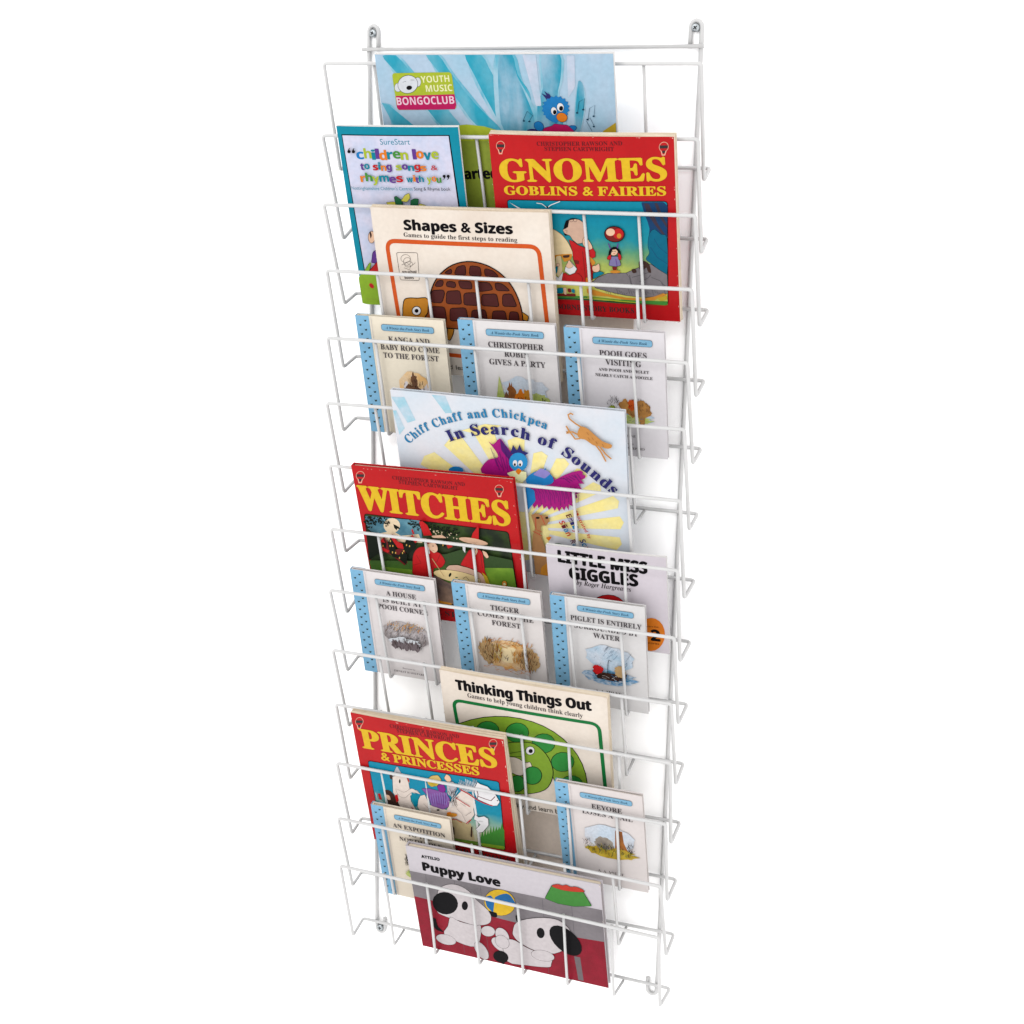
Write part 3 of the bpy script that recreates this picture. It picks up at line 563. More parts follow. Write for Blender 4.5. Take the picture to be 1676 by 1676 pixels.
  ["L","cover_picture","ink",0.4,[860,1274,847,1277,844,1290,849,1337,855,1351,868,1360,892,1371,908,1376,925,1376,945,1374,956,1368,956,1356,936,1292,928,1280,914,1276],1],
  ["P","cover_picture","lemon",[928,1275,919,1278,925,1286,952,1306,967,1313,983,1313,1032,1300,1041,1294,1037,1286,1030,1280,1018,1273,1002,1272]],
  ["L","cover_picture","ink",0.4,[928,1275,919,1278,925,1286,952,1306,967,1313,983,1313,1032,1300,1041,1294,1037,1286,1030,1280,1018,1273,1002,1272],1],
  ["P","cover_picture","skin",[315,882,309,859,299,837,286,820,271,808,256,804,243,807,232,817,224,834,221,855,223,878,229,902,239,924,252,941,266,952,281,956,295,953,306,943,313,927,316,906]],
  ["L","cover_picture","ink",0.5,[315,882,309,859,299,837,286,820,271,808,256,804,243,807,232,817,224,834,221,855,223,878,229,902,239,924,252,941,266,952,281,956,295,953,306,943,313,927,316,906],1],
  ["P","cover_picture","darkbrown",[249,921,250,935,256,944,261,948,267,949,272,939,275,921,275,905,270,889,261,871,254,863,251,871]],
  ["P","cover_picture","purple",[247,672,255,687,268,700,315,731,328,736,334,726,367,560,365,548,352,545,230,552,218,557,217,570]],
  ["L","cover_picture","ink",0.5,[247,672,255,687,268,700,315,731,328,736,334,726,367,560,365,548,352,545,230,552,218,557,217,570],1],
  ["P","cover_picture","red",[134,397,123,400,130,410,291,569,304,576,312,568,378,425,378,413,366,409]],
  ["L","cover_picture","ink",0.5,[134,397,123,400,130,410,291,569,304,576,312,568,378,425,378,413,366,409],1],
  ["P","cover_picture","lime2",[101,419,91,423,95,435,173,536,185,548,196,552,202,553,208,549,205,536,161,432,151,420,136,416]],
  ["L","cover_picture","ink",0.4,[101,419,91,423,95,435,173,536,185,548,196,552,202,553,208,549,205,536,161,432,151,420,136,416],1],
  ["P","cover_picture","lime2",[4,321,4,338,10,355,33,385,46,398,63,407,120,425,139,430,157,431,508,418,521,413,525,400,501,25,495,11,481,7,87,4,69,4,52,5,12,15,4,23,4,37]],
  ["P","cover_picture","red",[189,270,195,261,197,251,197,241,194,233,188,226,180,222,171,222,162,224,153,229,145,237,140,247,137,257,138,266,141,275,146,281,154,285,163,286,173,283,182,278]],
  ["L","cover_picture","red",0.3,[189,270,195,261,197,251,197,241,194,233,188,226,180,222,171,222,162,224,153,229,145,237,140,247,137,257,138,266,141,275,146,281,154,285,163,286,173,283,182,278],1],
  ["T","subtitle","olive","s","Music for everyone",[65,67,367,68],2.83,0],
 ],
 'C': [
  ["T","author_name","maroon","m","CHRISTOPHER RAWSON AND",[574,2016,1556,2037],4.52,0],
  ["T","author_name","maroon","m","STEPHEN CARTWRIGHT",[662,1962,1460,1973],4.52,0],
  ["T","publisher_name","darkink","m","USBORNE STORY BOOKS",[530,72,1586,72],6.42,0],
  ["P","emblem","balloon",[191,2005,187,1988,178,1972,164,1959,148,1950,131,1947,115,1949,100,1956,90,1968,83,1983,83,2001,87,2018,96,2034,110,2047,125,2055,143,2059,159,2057,173,2049,184,2038,190,2022]],
  ["P","emblem","balloon",[99,1963,167,1966,146,1909,109,1908]],
  ["P","emblem","red",[185,2005,181,1989,173,1975,161,1963,147,1956,132,1953,117,1955,105,1961,95,1972,90,1985,89,2001,93,2016,101,2031,113,2042,127,2050,142,2053,157,2051,169,2044,179,2034,184,2020]],
  ["P","emblem","red",[111,1959,154,1961,140,1921,118,1920]],
  ["P","emblem","darkink",[91,2019,187,2020,180,1986,90,1986]],
  ["P","emblem","darkink",[114,1963,152,1964,142,1933,117,1932]],
  ["P","emblem","balloon",[2065,2025,2061,2008,2053,1992,2040,1979,2025,1971,2008,1967,1992,1969,1978,1977,1967,1989,1961,2004,1959,2021,1963,2038,1972,2054,1984,2066,1999,2075,2016,2078,2032,2076,2046,2069,2057,2057,2063,2042]],
  ["P","emblem","balloon",[1976,1984,2043,1987,2024,1931,1988,1929]],
  ["P","emblem","red",[2059,2025,2056,2009,2048,1995,2037,1984,2023,1976,2009,1973,1995,1975,1982,1982,1972,1992,1967,2006,1965,2021,1969,2036,1976,2050,1987,2062,2001,2069,2015,2072,2030,2070,2042,2064,2052,2053,2058,2040]],
  ["P","emblem","red",[1988,1980,2031,1982,2017,1942,1996,1941]],
  ["P","emblem","darkink",[1967,2039,2060,2040,2055,2007,1967,2006]],
  ["P","emblem","darkink",[1991,1983,2028,1985,2020,1954,1995,1953]],
  ["T","title","yellow","m","GNOMES",[109,1601,2029,1659],24.72,1],
  ["T","title","yellow","m","GOBLINS & FAIRIES",[135,1446,2018,1490],9.95,1],
  ["R","cover_picture","grad_c",[154,1385,2033,1424,1991,200,207,222],4.5,0.9,"ink"],
  ["P","cover_picture","navy2",[1741,1394,1742,1405,1753,1409,1975,1415,1990,1412,2001,1404,2022,1384,2029,1372,2031,1357,2014,1025,2010,1015,1999,1016,1951,1039,1938,1046,1927,1056,1883,1100,1873,1105,1863,1097,1818,1033,1811,1026,1810,1035,1817,1093,1818,1108,1815,1123,1804,1171,1800,1186,1795,1201,1772,1268,1768,1283,1764,1298]],
  ["P","cover_picture","darkbrown2",[1770,1385,1771,1396,1781,1398,1809,1395,1822,1390,1830,1379,1910,1176,1916,1163,1924,1150,1987,1051,1991,1041,1984,1037,1977,1037,1967,1040,1957,1049,1885,1148,1877,1160,1868,1173,1805,1272,1798,1285,1793,1299]],
  ["P","cover_picture","darkbrown2",[1888,1391,1888,1401,1898,1404,1907,1403,1920,1399,1927,1388,1974,1248,1980,1234,1987,1221,2011,1180,2016,1166,2017,1151,2016,1134,2014,1125,2008,1131,1948,1229,1941,1242,1936,1256]],
  ["P","cover_picture","teal_cloth",[1815,1049,1831,1077,1851,1095,1872,1101,1896,1090,1922,1067,1947,1046,1973,1044,1997,1042,2012,999,2015,868,2009,693,1996,571,1975,550,1948,582,1918,617,1887,640,1855,667,1825,692,1797,712,1772,729,1760,749,1769,771,1790,795,1804,821,1803,847,1794,875,1791,909,1795,955,1803,1007]],
  ["L","cover_picture","ink",0.35,[1815,1049,1831,1077,1851,1095,1872,1101,1896,1090,1922,1067,1947,1046,1973,1044,1997,1042,2012,999,2015,868,2009,693,1996,571,1975,550,1948,582,1918,617,1887,640,1855,667,1825,692,1797,712,1772,729,1760,749,1769,771,1790,795,1804,821,1803,847,1794,875,1791,909,1795,955,1803,1007],1],
  ["L","cover_picture","navy2",0.5,[1819,891,1890,775,2003,701],0],
  ["L","cover_picture","navy2",0.5,[1865,992,1917,896,2006,821],0],
  ["P","cover_picture","greyshoe",[1090,422,1176,498,1300,555,1520,571,1622,622,1704,656,1815,692,1909,626,1999,571,1998,350,1898,304,1717,279,1499,292,1282,331,1145,364]],
  ["L","cover_picture","ink",0.5,[1090,422,1176,498,1300,555,1520,571,1622,622,1704,656,1815,692,1909,626,1999,571,1998,350,1898,304,1717,279,1499,292,1282,331,1145,364],1],
  ["L","cover_picture","greydk",0.6,[1520,571,1555,518,1577,398],0],
  ["L","cover_picture","greydk",0.6,[1558,548,1572,478,1585,378],0],
  ["L","cover_picture","greydk",0.6,[1585,519,1697,555,1788,590],0],
  ["L","cover_picture","greydk",0.6,[1671,473,1774,519,1806,561],0],
  ["L","cover_picture","greydk",0.6,[1814,531,1910,496,1984,419],0],
  ["L","cover_picture","greydk",0.6,[1928,467,1991,369],0],
  ["L","cover_picture","greydk",0.6,[1188,407,1326,384,1506,384],0],
  ["L","cover_picture","greydk",0.45,[1255,360,1271,310],0],
  ["L","cover_picture","greydk",0.45,[1282,347,1298,300],0],
  ["L","cover_picture","greydk",0.45,[1309,335,1325,289],0],
  ["L","cover_picture","greydk",0.45,[1336,322,1355,315],0],
  ["L","cover_picture","greydk",0.45,[1363,309,1382,304],0],
  ["L","cover_picture","greydk",0.45,[1395,368,1409,293],0],
  ["L","cover_picture","greydk",0.45,[1422,355,1439,319],0],
  ["L","cover_picture","greydk",0.45,[1449,342,1466,309],0],
  ["L","cover_picture","greydk",0.45,[1476,329,1494,298],0],
  ["L","cover_picture","greydk",0.45,[1503,317,1523,324],0],
  ["L","cover_picture","greydk",0.45,[1535,375,1550,313],0],
  ["L","cover_picture","greydk",0.45,[1562,362,1578,303],0],
  ["L","cover_picture","greydk",0.45,[1589,350,1607,328],0],
  ["L","cover_picture","greydk",0.45,[1616,337,1634,318],0],
  ["L","cover_picture","greydk",0.45,[1643,324,1662,307],0],
  ["L","cover_picture","greydk",0.45,[1675,383,1691,333],0],
  ["L","cover_picture","greydk",0.45,[1702,370,1718,322],0],
  ["L","cover_picture","greydk",0.45,[1729,357,1745,312],0],
  ["L","cover_picture","greydk",0.45,[1756,345,1775,338],0],
  ["L","cover_picture","greydk",0.45,[1783,332,1802,327],0],
  ["L","cover_picture","greydk",0.45,[1814,390,1829,316],0],
  ["L","cover_picture","greydk",0.45,[1841,377,1859,342],0],
  ["L","cover_picture","greydk",0.45,[1868,365,1886,331],0],
  ["L","cover_picture","greydk",0.45,[1895,352,1913,321],0],
  ["L","cover_picture","greydk",0.45,[1922,339,1942,347],0],
  ["L","cover_picture","greydk",0.45,[1953,398,1969,336],0],
  ["P","cover_picture","darkbrown",[1678,715,1694,726,1716,730,1739,728,1759,721,1779,709,1795,691,1806,658,1812,619,1813,591,1805,585,1791,590,1779,600,1773,616,1769,637,1763,649,1751,643,1736,627,1721,617,1706,613,1692,614,1682,625,1676,651,1674,687]],
  ["P","cover_picture","darkbrown",[1587,605,1588,617,1599,623,1617,628,1630,627,1638,617,1644,598,1644,586,1633,579,1615,574,1602,575,1594,585]],
  ["P","cover_picture","orange2",[1034,353,1123,343,1280,301,1497,267,1697,267,1838,300,1940,346,1994,334,1917,295,1835,255,1654,235,1456,244,1278,270,1117,271,1039,298]],
  ["P","cover_picture","green",[652,246,1036,257,1415,237,1988,248,1990,207,1950,197,1414,216,1014,235,659,211]],
  ["P","cover_picture","lime",[1036,252,1414,227,1653,217,1652,207,1413,211,1035,238]],
  ["P","cover_picture","dkgreen",[649,213,654,219,666,221,1017,224,1033,224,1049,223,1397,205,1413,204,1429,204,1894,193,1902,193,1894,193,1428,191,1412,191,1396,191,1028,206,1012,206,996,206,665,200,653,202,649,208]],
  ["P","cover_picture","mustard",[1856,281,1988,319,1990,273,1914,249]],
  ["P","cover_picture","green",[638,1102,662,1033,602,243,642,246,571,242]],
  ["P","cover_picture","mushroom",[635,1062,653,1079,677,1070,704,1055,734,1039,767,1017,798,990,824,958,848,922,868,884,886,842,901,798,908,766,905,750,895,746,876,744,849,745,815,748,777,749,731,739,682,726,645,727,625,748,617,782,614,831,615,908,622,998]],
  ["L","cover_picture","tanline",0.5,[635,1062,653,1079,677,1070,704,1055,734,1039,767,1017,798,990,824,958,848,922,868,884,886,842,901,798,908,766,905,750,895,746,876,744,849,745,815,748,777,749,731,739,682,726,645,727,625,748,617,782,614,831,615,908,622,998],1],
  ["P","cover_picture","orange2",[646,726,650,739,662,745,762,764,778,767,794,768,883,774,893,771,893,759,879,719,870,706,857,697,805,676,792,674,784,683,779,695,773,709,767,723,763,734,754,744,741,745,712,738,698,732,689,719,676,689,669,677,660,673,654,672,647,676,645,688]],
  ["P","cover_picture","darkbrown",[780,738,782,747,793,752,852,761,863,760,863,750,860,741,852,731,839,726,800,721,788,723,781,731]],
  ["P","cover_picture","mushroom",[693,719,699,732,712,738,741,745,753,743,757,732,761,593,760,577,755,562,720,489,712,480,703,485,677,520,670,533,670,548]],
  ["P","cover_picture","red",[868,944,922,926,968,889,987,880,1065,853,1145,857,1175,809,1171,749,1114,726,1134,596,1112,454,1029,419,808,418,837,520,909,544,943,586,903,705,901,805]],
  ["L","cover_picture","ink",0.5,[868,944,922,926,968,889,987,880,1065,853,1145,857,1175,809,1171,749,1114,726,1134,596,1112,454,1029,419,808,418,837,520,909,544,943,586,903,705,901,805],1],
  ["P","cover_picture","mushred",[908,690,908,701,919,704,957,700,968,695,971,682,969,664,965,653,953,651,934,653,921,659,914,670]],
  ["P","cover_picture","orange2",[1091,749,1091,758,1099,755,1132,727,1143,717,1152,705,1161,691,1165,679,1158,667,1139,648,1128,643,1121,650,1108,681,1102,695,1099,710]],
  ["L","cover_picture","mushred",0.7,[1022,811,1028,651,1032,450],0],
  ["L","cover_picture","mushred",0.6,[1097,755,1104,605,1125,495],0],
  ["P","cover_picture","skin2",[875,1166,882,1180,895,1187,919,1195,935,1198,950,1198,998,1191,1012,1187,1025,1180,1052,1160,1062,1150,1067,1136,1072,1108,1073,1092,1072,1077,1063,999,1059,983,1054,967,1036,927,1027,915,1014,908,985,902,970,902,958,908,925,936,914,947,906,959,895,981,887,992,877,998,870,1000,858,1004,845,1009,834,1014,822,1023,815,1035,809,1051,809,1063,820,1070,840,1077,852,1085,859,1098]],
  ["L","cover_picture","ink",0.45,[875,1166,882,1180,895,1187,919,1195,935,1198,950,1198,998,1191,1012,1187,1025,1180,1052,1160,1062,1150,1067,1136,1072,1108,1073,1092,1072,1077,1063,999,1059,983,1054,967,1036,927,1027,915,1014,908,985,902,970,902,958,908,925,936,914,947,906,959,895,981,887,992,877,998,870,1000,858,1004,845,1009,834,1014,822,1023,815,1035,809,1051,809,1063,820,1070,840,1077,852,1085,859,1098],1],
  ["P","cover_picture","ink",[853,1171,935,1203,994,1198,893,1178,871,1093,815,1070,835,1131]],
  ["P","cover_picture","ink",[810,1020,868,998,828,991]],
  ["L","cover_picture","ink",0.35,[940,1180,939,1174,935,1168,930,1164,923,1161,917,1159,910,1160,904,1163,900,1167,897,1172,896,1178,898,1184,902,1190,907,1195,913,1198,920,1199,927,1198,933,1196,937,1192,940,1186],1],
  ["L","cover_picture","ink",0.35,[985,1182,983,1176,980,1170,975,1166,968,1163,961,1161,955,1162,949,1165,944,1169,942,1174,941,1180,943,1186,946,1192,952,1197,958,1200,965,1201,971,1200,977,1198,982,1194,984,1188],1],
  ["L","cover_picture","tanline",0.5,[833,1056,858,1057,851,1027],0],
  ["P","cover_picture","skin",[1045,972,1056,979,1071,979,1085,974,1097,962,1109,945,1120,926,1132,903,1142,878,1145,857,1136,845,1120,837,1103,835,1087,840,1070,850,1056,863,1044,877,1035,894,1030,912,1031,933,1036,956]],
  ["L","cover_picture","ink",0.4,[1045,972,1056,979,1071,979,1085,974,1097,962,1109,945,1120,926,1132,903,1142,878,1145,857,1136,845,1120,837,1103,835,1087,840,1070,850,1056,863,1044,877,1035,894,1030,912,1031,933,1036,956],1],
  ["L","cover_picture","ink",0.3,[1052,943,1083,954],0],
  ["L","cover_picture","ink",0.3,[1049,903,1090,915],0],
  ["P","cover_picture","red",[735,495,750,512,770,529,789,538,803,532,817,517,836,510,865,521,899,538,930,545,957,534,982,512,995,488,995,462,983,435,959,415,913,410,855,413,808,418,784,422,771,429,760,435,744,439,729,442,721,448,720,462,725,478]],
  ["L","cover_picture","ink",0.4,[735,495,750,512,770,529,789,538,803,532,817,517,836,510,865,521,899,538,930,545,957,534,982,512,995,488,995,462,983,435,959,415,913,410,855,413,808,418,784,422,771,429,760,435,744,439,729,442,721,448,720,462,725,478],1],
  ["P","cover_picture","white",[800,609,852,693,880,674,916,625,939,596,909,544,847,516,785,558]],
  ["L","cover_picture","ink",0.45,[800,609,852,693,880,674,916,625,939,596,909,544,847,516,785,558],1],
  ["P","cover_picture","skin",[806,620,809,632,819,647,829,661,837,676,844,691,852,698,861,692,871,678,879,664,888,651,896,637,896,624,883,612,863,602,844,596,828,600,813,609]],
  ["L","cover_picture","ink",0.35,[806,620,809,632,819,647,829,661,837,676,844,691,852,698,861,692,871,678,879,664,888,651,896,637,896,624,883,612,863,602,844,596,828,600,813,609],1],
  ["P","cover_picture","teal",[642,524,633,532,637,544,663,579,673,592,685,605,700,622,708,628,709,619,702,570,698,554,691,539,684,527,674,517,661,517]],
  ["L","cover_picture","ink",0.3,[642,524,633,532,637,544,663,579,673,592,685,605,700,622,708,628,709,619,702,570,698,554,691,539,684,527,674,517,661,517],1],
  ["P","cover_picture","skin",[693,630,693,642,703,649,713,651,725,652,731,645,733,638,732,627,724,618,716,613,706,610,698,619]],
  ["L","cover_picture","ink",0.3,[693,630,693,642,703,649,713,651,725,652,731,645,733,638,732,627,724,618,716,613,706,610,698,619],1],
  ["P","cover_picture","white",[651,511,703,473,770,557,739,434,678,421]],
  ["L","cover_picture","ink",0.3,[651,511,703,473,770,557,739,434,678,421],1],
  ["P","cover_picture","skin",[1127,636,1137,643,1152,645,1168,648,1183,658,1198,670,1209,671,1215,653,1216,624,1214,600,1206,586,1195,575,1181,569,1164,566,1146,568,1132,576,1125,594,1123,618]],
  ["L","cover_picture","ink",0.4,[1127,636,1137,643,1152,645,1168,648,1183,658,1198,670,1209,671,1215,653,1216,624,1214,600,1206,586,1195,575,1181,569,1164,566,1146,568,1132,576,1125,594,1123,618],1],
  ["P","cover_picture","teal",[1129,540,1134,553,1146,560,1206,576,1222,578,1236,574,1256,565,1263,558,1255,550,1191,516,1177,508,1162,499,1138,484,1128,481,1125,491]],
  ["L","cover_picture","ink",0.4,[1129,540,1134,553,1146,560,1206,576,1222,578,1236,574,1256,565,1263,558,1255,550,1191,516,1177,508,1162,499,1138,484,1128,481,1125,491],1],
  ["P","cover_picture","orange",[1035,484,1039,496,1051,497,1060,495,1071,489,1074,476,1072,448,1067,434,1055,427,1045,424,1033,424,1031,435]],
  ["L","cover_picture","ink",0.35,[1035,484,1039,496,1051,497,1060,495,1071,489,1074,476,1072,448,1067,434,1055,427,1045,424,1033,424,1031,435],1],
  ["P","cover_picture","skin",[1075,457,1082,468,1094,471,1108,471,1117,466,1115,455,1108,443,1099,432,1089,429,1082,430,1074,435,1073,447]],
  ["L","cover_picture","ink",0.3,[1075,457,1082,468,1094,471,1108,471,1117,466,1115,455,1108,443,1099,432,1089,429,1082,430,1074,435,1073,447],1],
  ["P","cover_picture","teal",[665,322,670,335,682,342,736,351,748,349,751,337,748,298,743,286,730,281,681,278,669,282,665,294]],
  ["P","cover_picture","mushred",[660,257,664,265,676,268,881,284,893,281,896,271,896,263,891,252,878,249,678,242,666,244,661,251]],
  ["P","cover_picture","skin",[753,337,757,350,768,354,778,355,789,351,792,339,786,280,783,269,774,267,767,269,758,275,755,288]],
  ["P","cover_picture","mushred",[804,330,806,342,818,347,827,347,839,344,844,332,847,314,844,301,833,297,823,296,811,300,806,311]],
  ["P","cover_picture","teal",[851,327,856,339,867,343,877,342,888,337,891,324,889,306,885,294,873,293,863,295,852,301,850,314]],
  ["P","cover_picture","purplegrey",[1351,752,1359,764,1372,769,1429,772,1442,769,1449,758,1468,679,1467,667,1456,660,1422,650,1406,647,1391,648,1338,654,1328,660,1327,672]],
  ["L","cover_picture","ink",0.45,[1351,752,1359,764,1372,769,1429,772,1442,769,1449,758,1468,679,1467,667,1456,660,1422,650,1406,647,1391,648,1338,654,1328,660,1327,672],1],
  ["P","cover_picture","red",[1313,751,1319,765,1330,776,1349,789,1359,792,1362,782,1359,744,1354,732,1342,727,1324,727,1313,730,1311,741]],
  ["L","cover_picture","ink",0.35,[1313,751,1319,765,1330,776,1349,789,1359,792,1362,782,1359,744,1354,732,1342,727,1324,727,1313,730,1311,741],1],
  ["P","cover_picture","red",[1440,806,1442,816,1450,812,1470,795,1478,783,1480,768,1478,745,1474,734,1464,731,1455,731,1446,736,1442,748]],
  ["L","cover_picture","ink",0.35,[1440,806,1442,816,1450,812,1470,795,1478,783,1480,768,1478,745,1474,734,1464,731,1455,731,1446,736,1442,748],1],
  ["L","cover_picture","purple",0.8,[1413,741,1422,656],0],
  ["P","cover_picture","skin",[1443,827,1439,813,1431,800,1420,789,1406,782,1391,779,1377,780,1364,786,1354,796,1348,809,1347,823,1351,837,1358,850,1370,861,1383,868,1398,871,1413,870,1426,864,1436,854,1441,842]],
  ["L","cover_picture","ink",0.45,[1443,827,1439,813,1431,800,1420,789,1406,782,1391,779,1377,780,1364,786,1354,796,1348,809,1347,823,1351,837,1358,850,1370,861,1383,868,1398,871,1413,870,1426,864,1436,854,1441,842],1],
  ["P","cover_picture","ink",[1353,858,1394,885,1439,882,1475,834,1476,784,1449,823,1422,856,1382,849,1357,788,1327,777,1336,827]],
  ["P","cover_picture","ink",[1390,830,1390,827,1389,825,1388,823,1386,822,1385,822,1383,822,1382,823,1381,825,1380,827,1380,829,1381,832,1382,834,1383,836,1384,837,1386,838,1387,837,1389,836,1390,834,1390,832]],
  ["P","cover_picture","ink",[1415,831,1415,829,1414,826,1413,824,1411,823,1410,823,1408,823,1407,824,1406,826,1405,828,1405,831,1406,833,1407,835,1408,837,1409,838,1411,839,1412,838,1414,837,1415,836,1415,833]],
  ["P","cover_picture","red",[1408,803,1407,801,1406,800,1404,799,1401,799,1398,798,1395,798,1392,799,1390,799,1389,801,1388,802,1389,803,1390,804,1393,805,1395,806,1398,806,1401,806,1404,806,1406,805,1408,804]],
  ["L","cover_picture","purple",1.3,[1358,858,1338,922],0],
  ["L","cover_picture","purple",1.3,[1438,872,1452,927],0],
  ["P","cover_picture","mushred",[1365,628,1366,640,1377,644,1410,646,1421,642,1421,631,1417,617,1410,604,1397,600,1388,599,1376,603,1369,614]],
  ["P","cover_picture","orange2",[1458,588,1455,582,1446,577,1432,572,1414,568,1395,567,1376,566,1359,568,1346,571,1337,576,1335,582,1338,587,1347,593,1361,598,1379,601,1398,603,1417,603,1434,601,1447,598,1456,593]],
  ["P","cover_picture","mushred",[1529,1020,1517,993,1494,969,1464,952,1429,944,1393,944,1359,953,1331,970,1310,993,1301,1021,1302,1050,1315,1077,1337,1100,1367,1117,1402,1125,1438,1125,1472,1116,1501,1099,1521,1076,1531,1049]],
  ["L","cover_picture","ink",0.9,[1529,1020,1517,993,1494,969,1464,952,1429,944,1393,944,1359,953,1331,970,1310,993,1301,1021,1302,1050,1315,1077,1337,1100,1367,1117,1402,1125,1438,1125,1472,1116,1501,1099,1521,1076,1531,1049],1],
  ["P","cover_picture","red",[1520,1045,1516,1026,1506,1008,1492,994,1475,984,1456,980,1438,982,1422,990,1410,1003,1403,1020,1401,1039,1406,1058,1415,1076,1430,1090,1447,1099,1465,1103,1483,1101,1499,1093,1511,1080,1518,1064]],
  ["P","cover_picture","skin",[1423,1060,1419,1046,1411,1034,1399,1023,1384,1016,1368,1014,1352,1015,1338,1020,1327,1030,1321,1041,1320,1055,1323,1068,1331,1081,1344,1091,1358,1098,1374,1101,1390,1100,1404,1094,1415,1085,1421,1073]],
  ["P","cover_picture","orange2",[1494,1019,1492,1009,1488,1001,1482,994,1475,989,1466,988,1459,989,1452,993,1447,999,1444,1007,1443,1016,1445,1025,1449,1034,1455,1041,1463,1045,1471,1047,1479,1046,1486,1042,1491,1036,1494,1028]],
  ["P","cover_picture","white",[187,1363,343,1285,304,1284]],
  ["L","cover_picture","white",0.9,[518,1368,582,1361,643,1317],0],
  ["L","cover_picture","white",0.9,[803,1397,690,1351,643,1317],0],
  ["P","cover_picture","ink",[629,1334,659,1330,647,1305]],
 ],
 'D': [
  ["T","title","ink","b","Shapes & Sizes",[420,1822,1774,1819],11.81,1.3],
  ["T","subtitle","darkink","m","Games to guide the first steps to reading",[399,1737,1824,1725],5.15,0],
  ["R","cover_picture",None,[161,1679,2076,1679,2128,214,212,291],12,5.2,"orange_r"],
  ["R","emblem",None,[276,1539,553,1549,534,1203,283,1199],2.5,0.5,"darkink"],
  ["L","emblem","darkink",0.35,[450,1473,445,1457,434,1443,419,1432,400,1424,381,1421,362,1423,345,1429,333,1439,326,1453,325,1468,330,1483,341,1497,356,1508,375,1516,394,1519,413,1518,430,1511,442,1501,449,1488],1],
  ["L","emblem","darkink",0.35,[436,1407,423,1396,407,1389,391,1387,377,1389,364,1396,356,1406,352,1420,354,1435,360,1450,370,1463,384,1474,399,1481,415,1483,430,1481,442,1474,450,1463,454,1450,453,1435,447,1420],1],
  ["L","emblem","darkink",0.35,[421,1368,404,1366,389,1367,377,1372,370,1380,366,1389,369,1399,376,1410,387,1419,401,1427,418,1432,434,1434,449,1432,461,1427,469,1420,472,1410,470,1400,463,1390,451,1380,437,1373],1],
  ["L","emblem","darkink",0.35,[324,1386,398,1422,443,1375,511,1426],0],
  ["L","emblem","darkink",0.35,[354,1354,420,1333,446,1391],0],
  ["T","emblem","darkink","b","pre-school",[323,1287,510,1296],3.34,0],
  ["T","emblem","darkink","b","books",[343,1214,465,1220],3.32,0],
  ["P","cover_picture","amber",[623,970,588,993,531,987,476,979,428,979,382,978,344,972,319,963,303,950,290,927,276,883,265,828,259,780,251,744,249,715,279,696,368,680,488,674,579,698,620,779,632,889]],
  ["L","cover_picture","ink",1.1,[623,970,588,993,531,987,476,979,428,979,382,978,344,972,319,963,303,950,290,927,276,883,265,828,259,780,251,744,249,715,279,696,368,680,488,674,579,698,620,779,632,889],1],
  ["P","cover_picture","white",[508,821,502,803,492,786,477,772,459,763,440,759,421,761,406,768,394,780,388,796,387,814,393,832,403,848,419,862,436,871,455,875,474,873,489,866,501,854,507,838]],
  ["L","cover_picture","ink",1,[508,821,502,803,492,786,477,772,459,763,440,759,421,761,406,768,394,780,388,796,387,814,393,832,403,848,419,862,436,871,455,875,474,873,489,866,501,854,507,838],1],
  ["P","cover_picture","ink",[474,819,472,811,467,803,460,797,452,793,444,791,436,792,429,795,424,801,421,808,421,816,423,824,428,831,435,837,443,841,451,843,459,842,466,839,471,833,474,827]],
  ["P","cover_picture","amber",[848,620,834,616,827,603,807,491,809,476,819,467,830,462,844,461,855,472,890,532,898,548,904,566,912,600,911,613,899,618]],
  ["L","cover_picture","ink",1,[848,620,834,616,827,603,807,491,809,476,819,467,830,462,844,461,855,472,890,532,898,548,904,566,912,600,911,613,899,618],1],
  ["P","cover_picture","amber",[1795,872,1800,882,1810,880,1876,838,1884,827,1884,812,1873,779,1865,768,1852,768,1803,785,1792,793,1790,807]],
  ["L","cover_picture","ink",1,[1795,872,1800,882,1810,880,1876,838,1884,827,1884,812,1873,779,1865,768,1852,768,1803,785,1792,793,1790,807],1],
  ["P","cover_picture","shell",[587,621,495,664,543,731,596,801,608,868,625,938,645,1005,666,1065,690,1121,718,1174,750,1223,786,1268,829,1310,879,1352,935,1391,994,1422,1055,1445,1119,1461,1182,1470,1243,1471,1303,1465,1361,1453,1416,1437,1468,1416,1518,1389,1566,1357,1611,1319,1653,1276,1690,1226,1724,1170,1751,1113,1773,1055,1789,996,1801,938,1808,881,1812,825,1811,775,1850,730,1885,690,1793,659,1443,633,952,615]],
  ["L","cover_picture","ink",1.4,[587,621,495,664,543,731,596,801,608,868,625,938,645,1005,666,1065,690,1121,718,1174,750,1223,786,1268,829,1310,879,1352,935,1391,994,1422,1055,1445,1119,1461,1182,1470,1243,1471,1303,1465,1361,1453,1416,1437,1468,1416,1518,1389,1566,1357,1611,1319,1653,1276,1690,1226,1724,1170,1751,1113,1773,1055,1789,996,1801,938,1808,881,1812,825,1811,775,1850,730,1885,690,1793,659,1443,633,952,615],1],
  ["P","cover_picture","plate",[894,1311,878,1316,891,1330,944,1363,965,1370,972,1354,972,1336,964,1316,941,1309]],
  ["L","cover_picture","ink",0.8,[894,1311,878,1316,891,1330,944,1363,965,1370,972,1354,972,1336,964,1316,941,1309],1],
  ["P","cover_picture","plate",[1027,1301,1007,1309,1009,1331,1028,1371,1046,1395,1072,1408,1122,1421,1145,1419,1152,1399,1150,1330,1142,1308,1119,1301]],
  ["L","cover_picture","ink",0.8,[1027,1301,1007,1309,1009,1331,1028,1371,1046,1395,1072,1408,1122,1421,1145,1419,1152,1399,1150,1330,1142,1308,1119,1301],1],
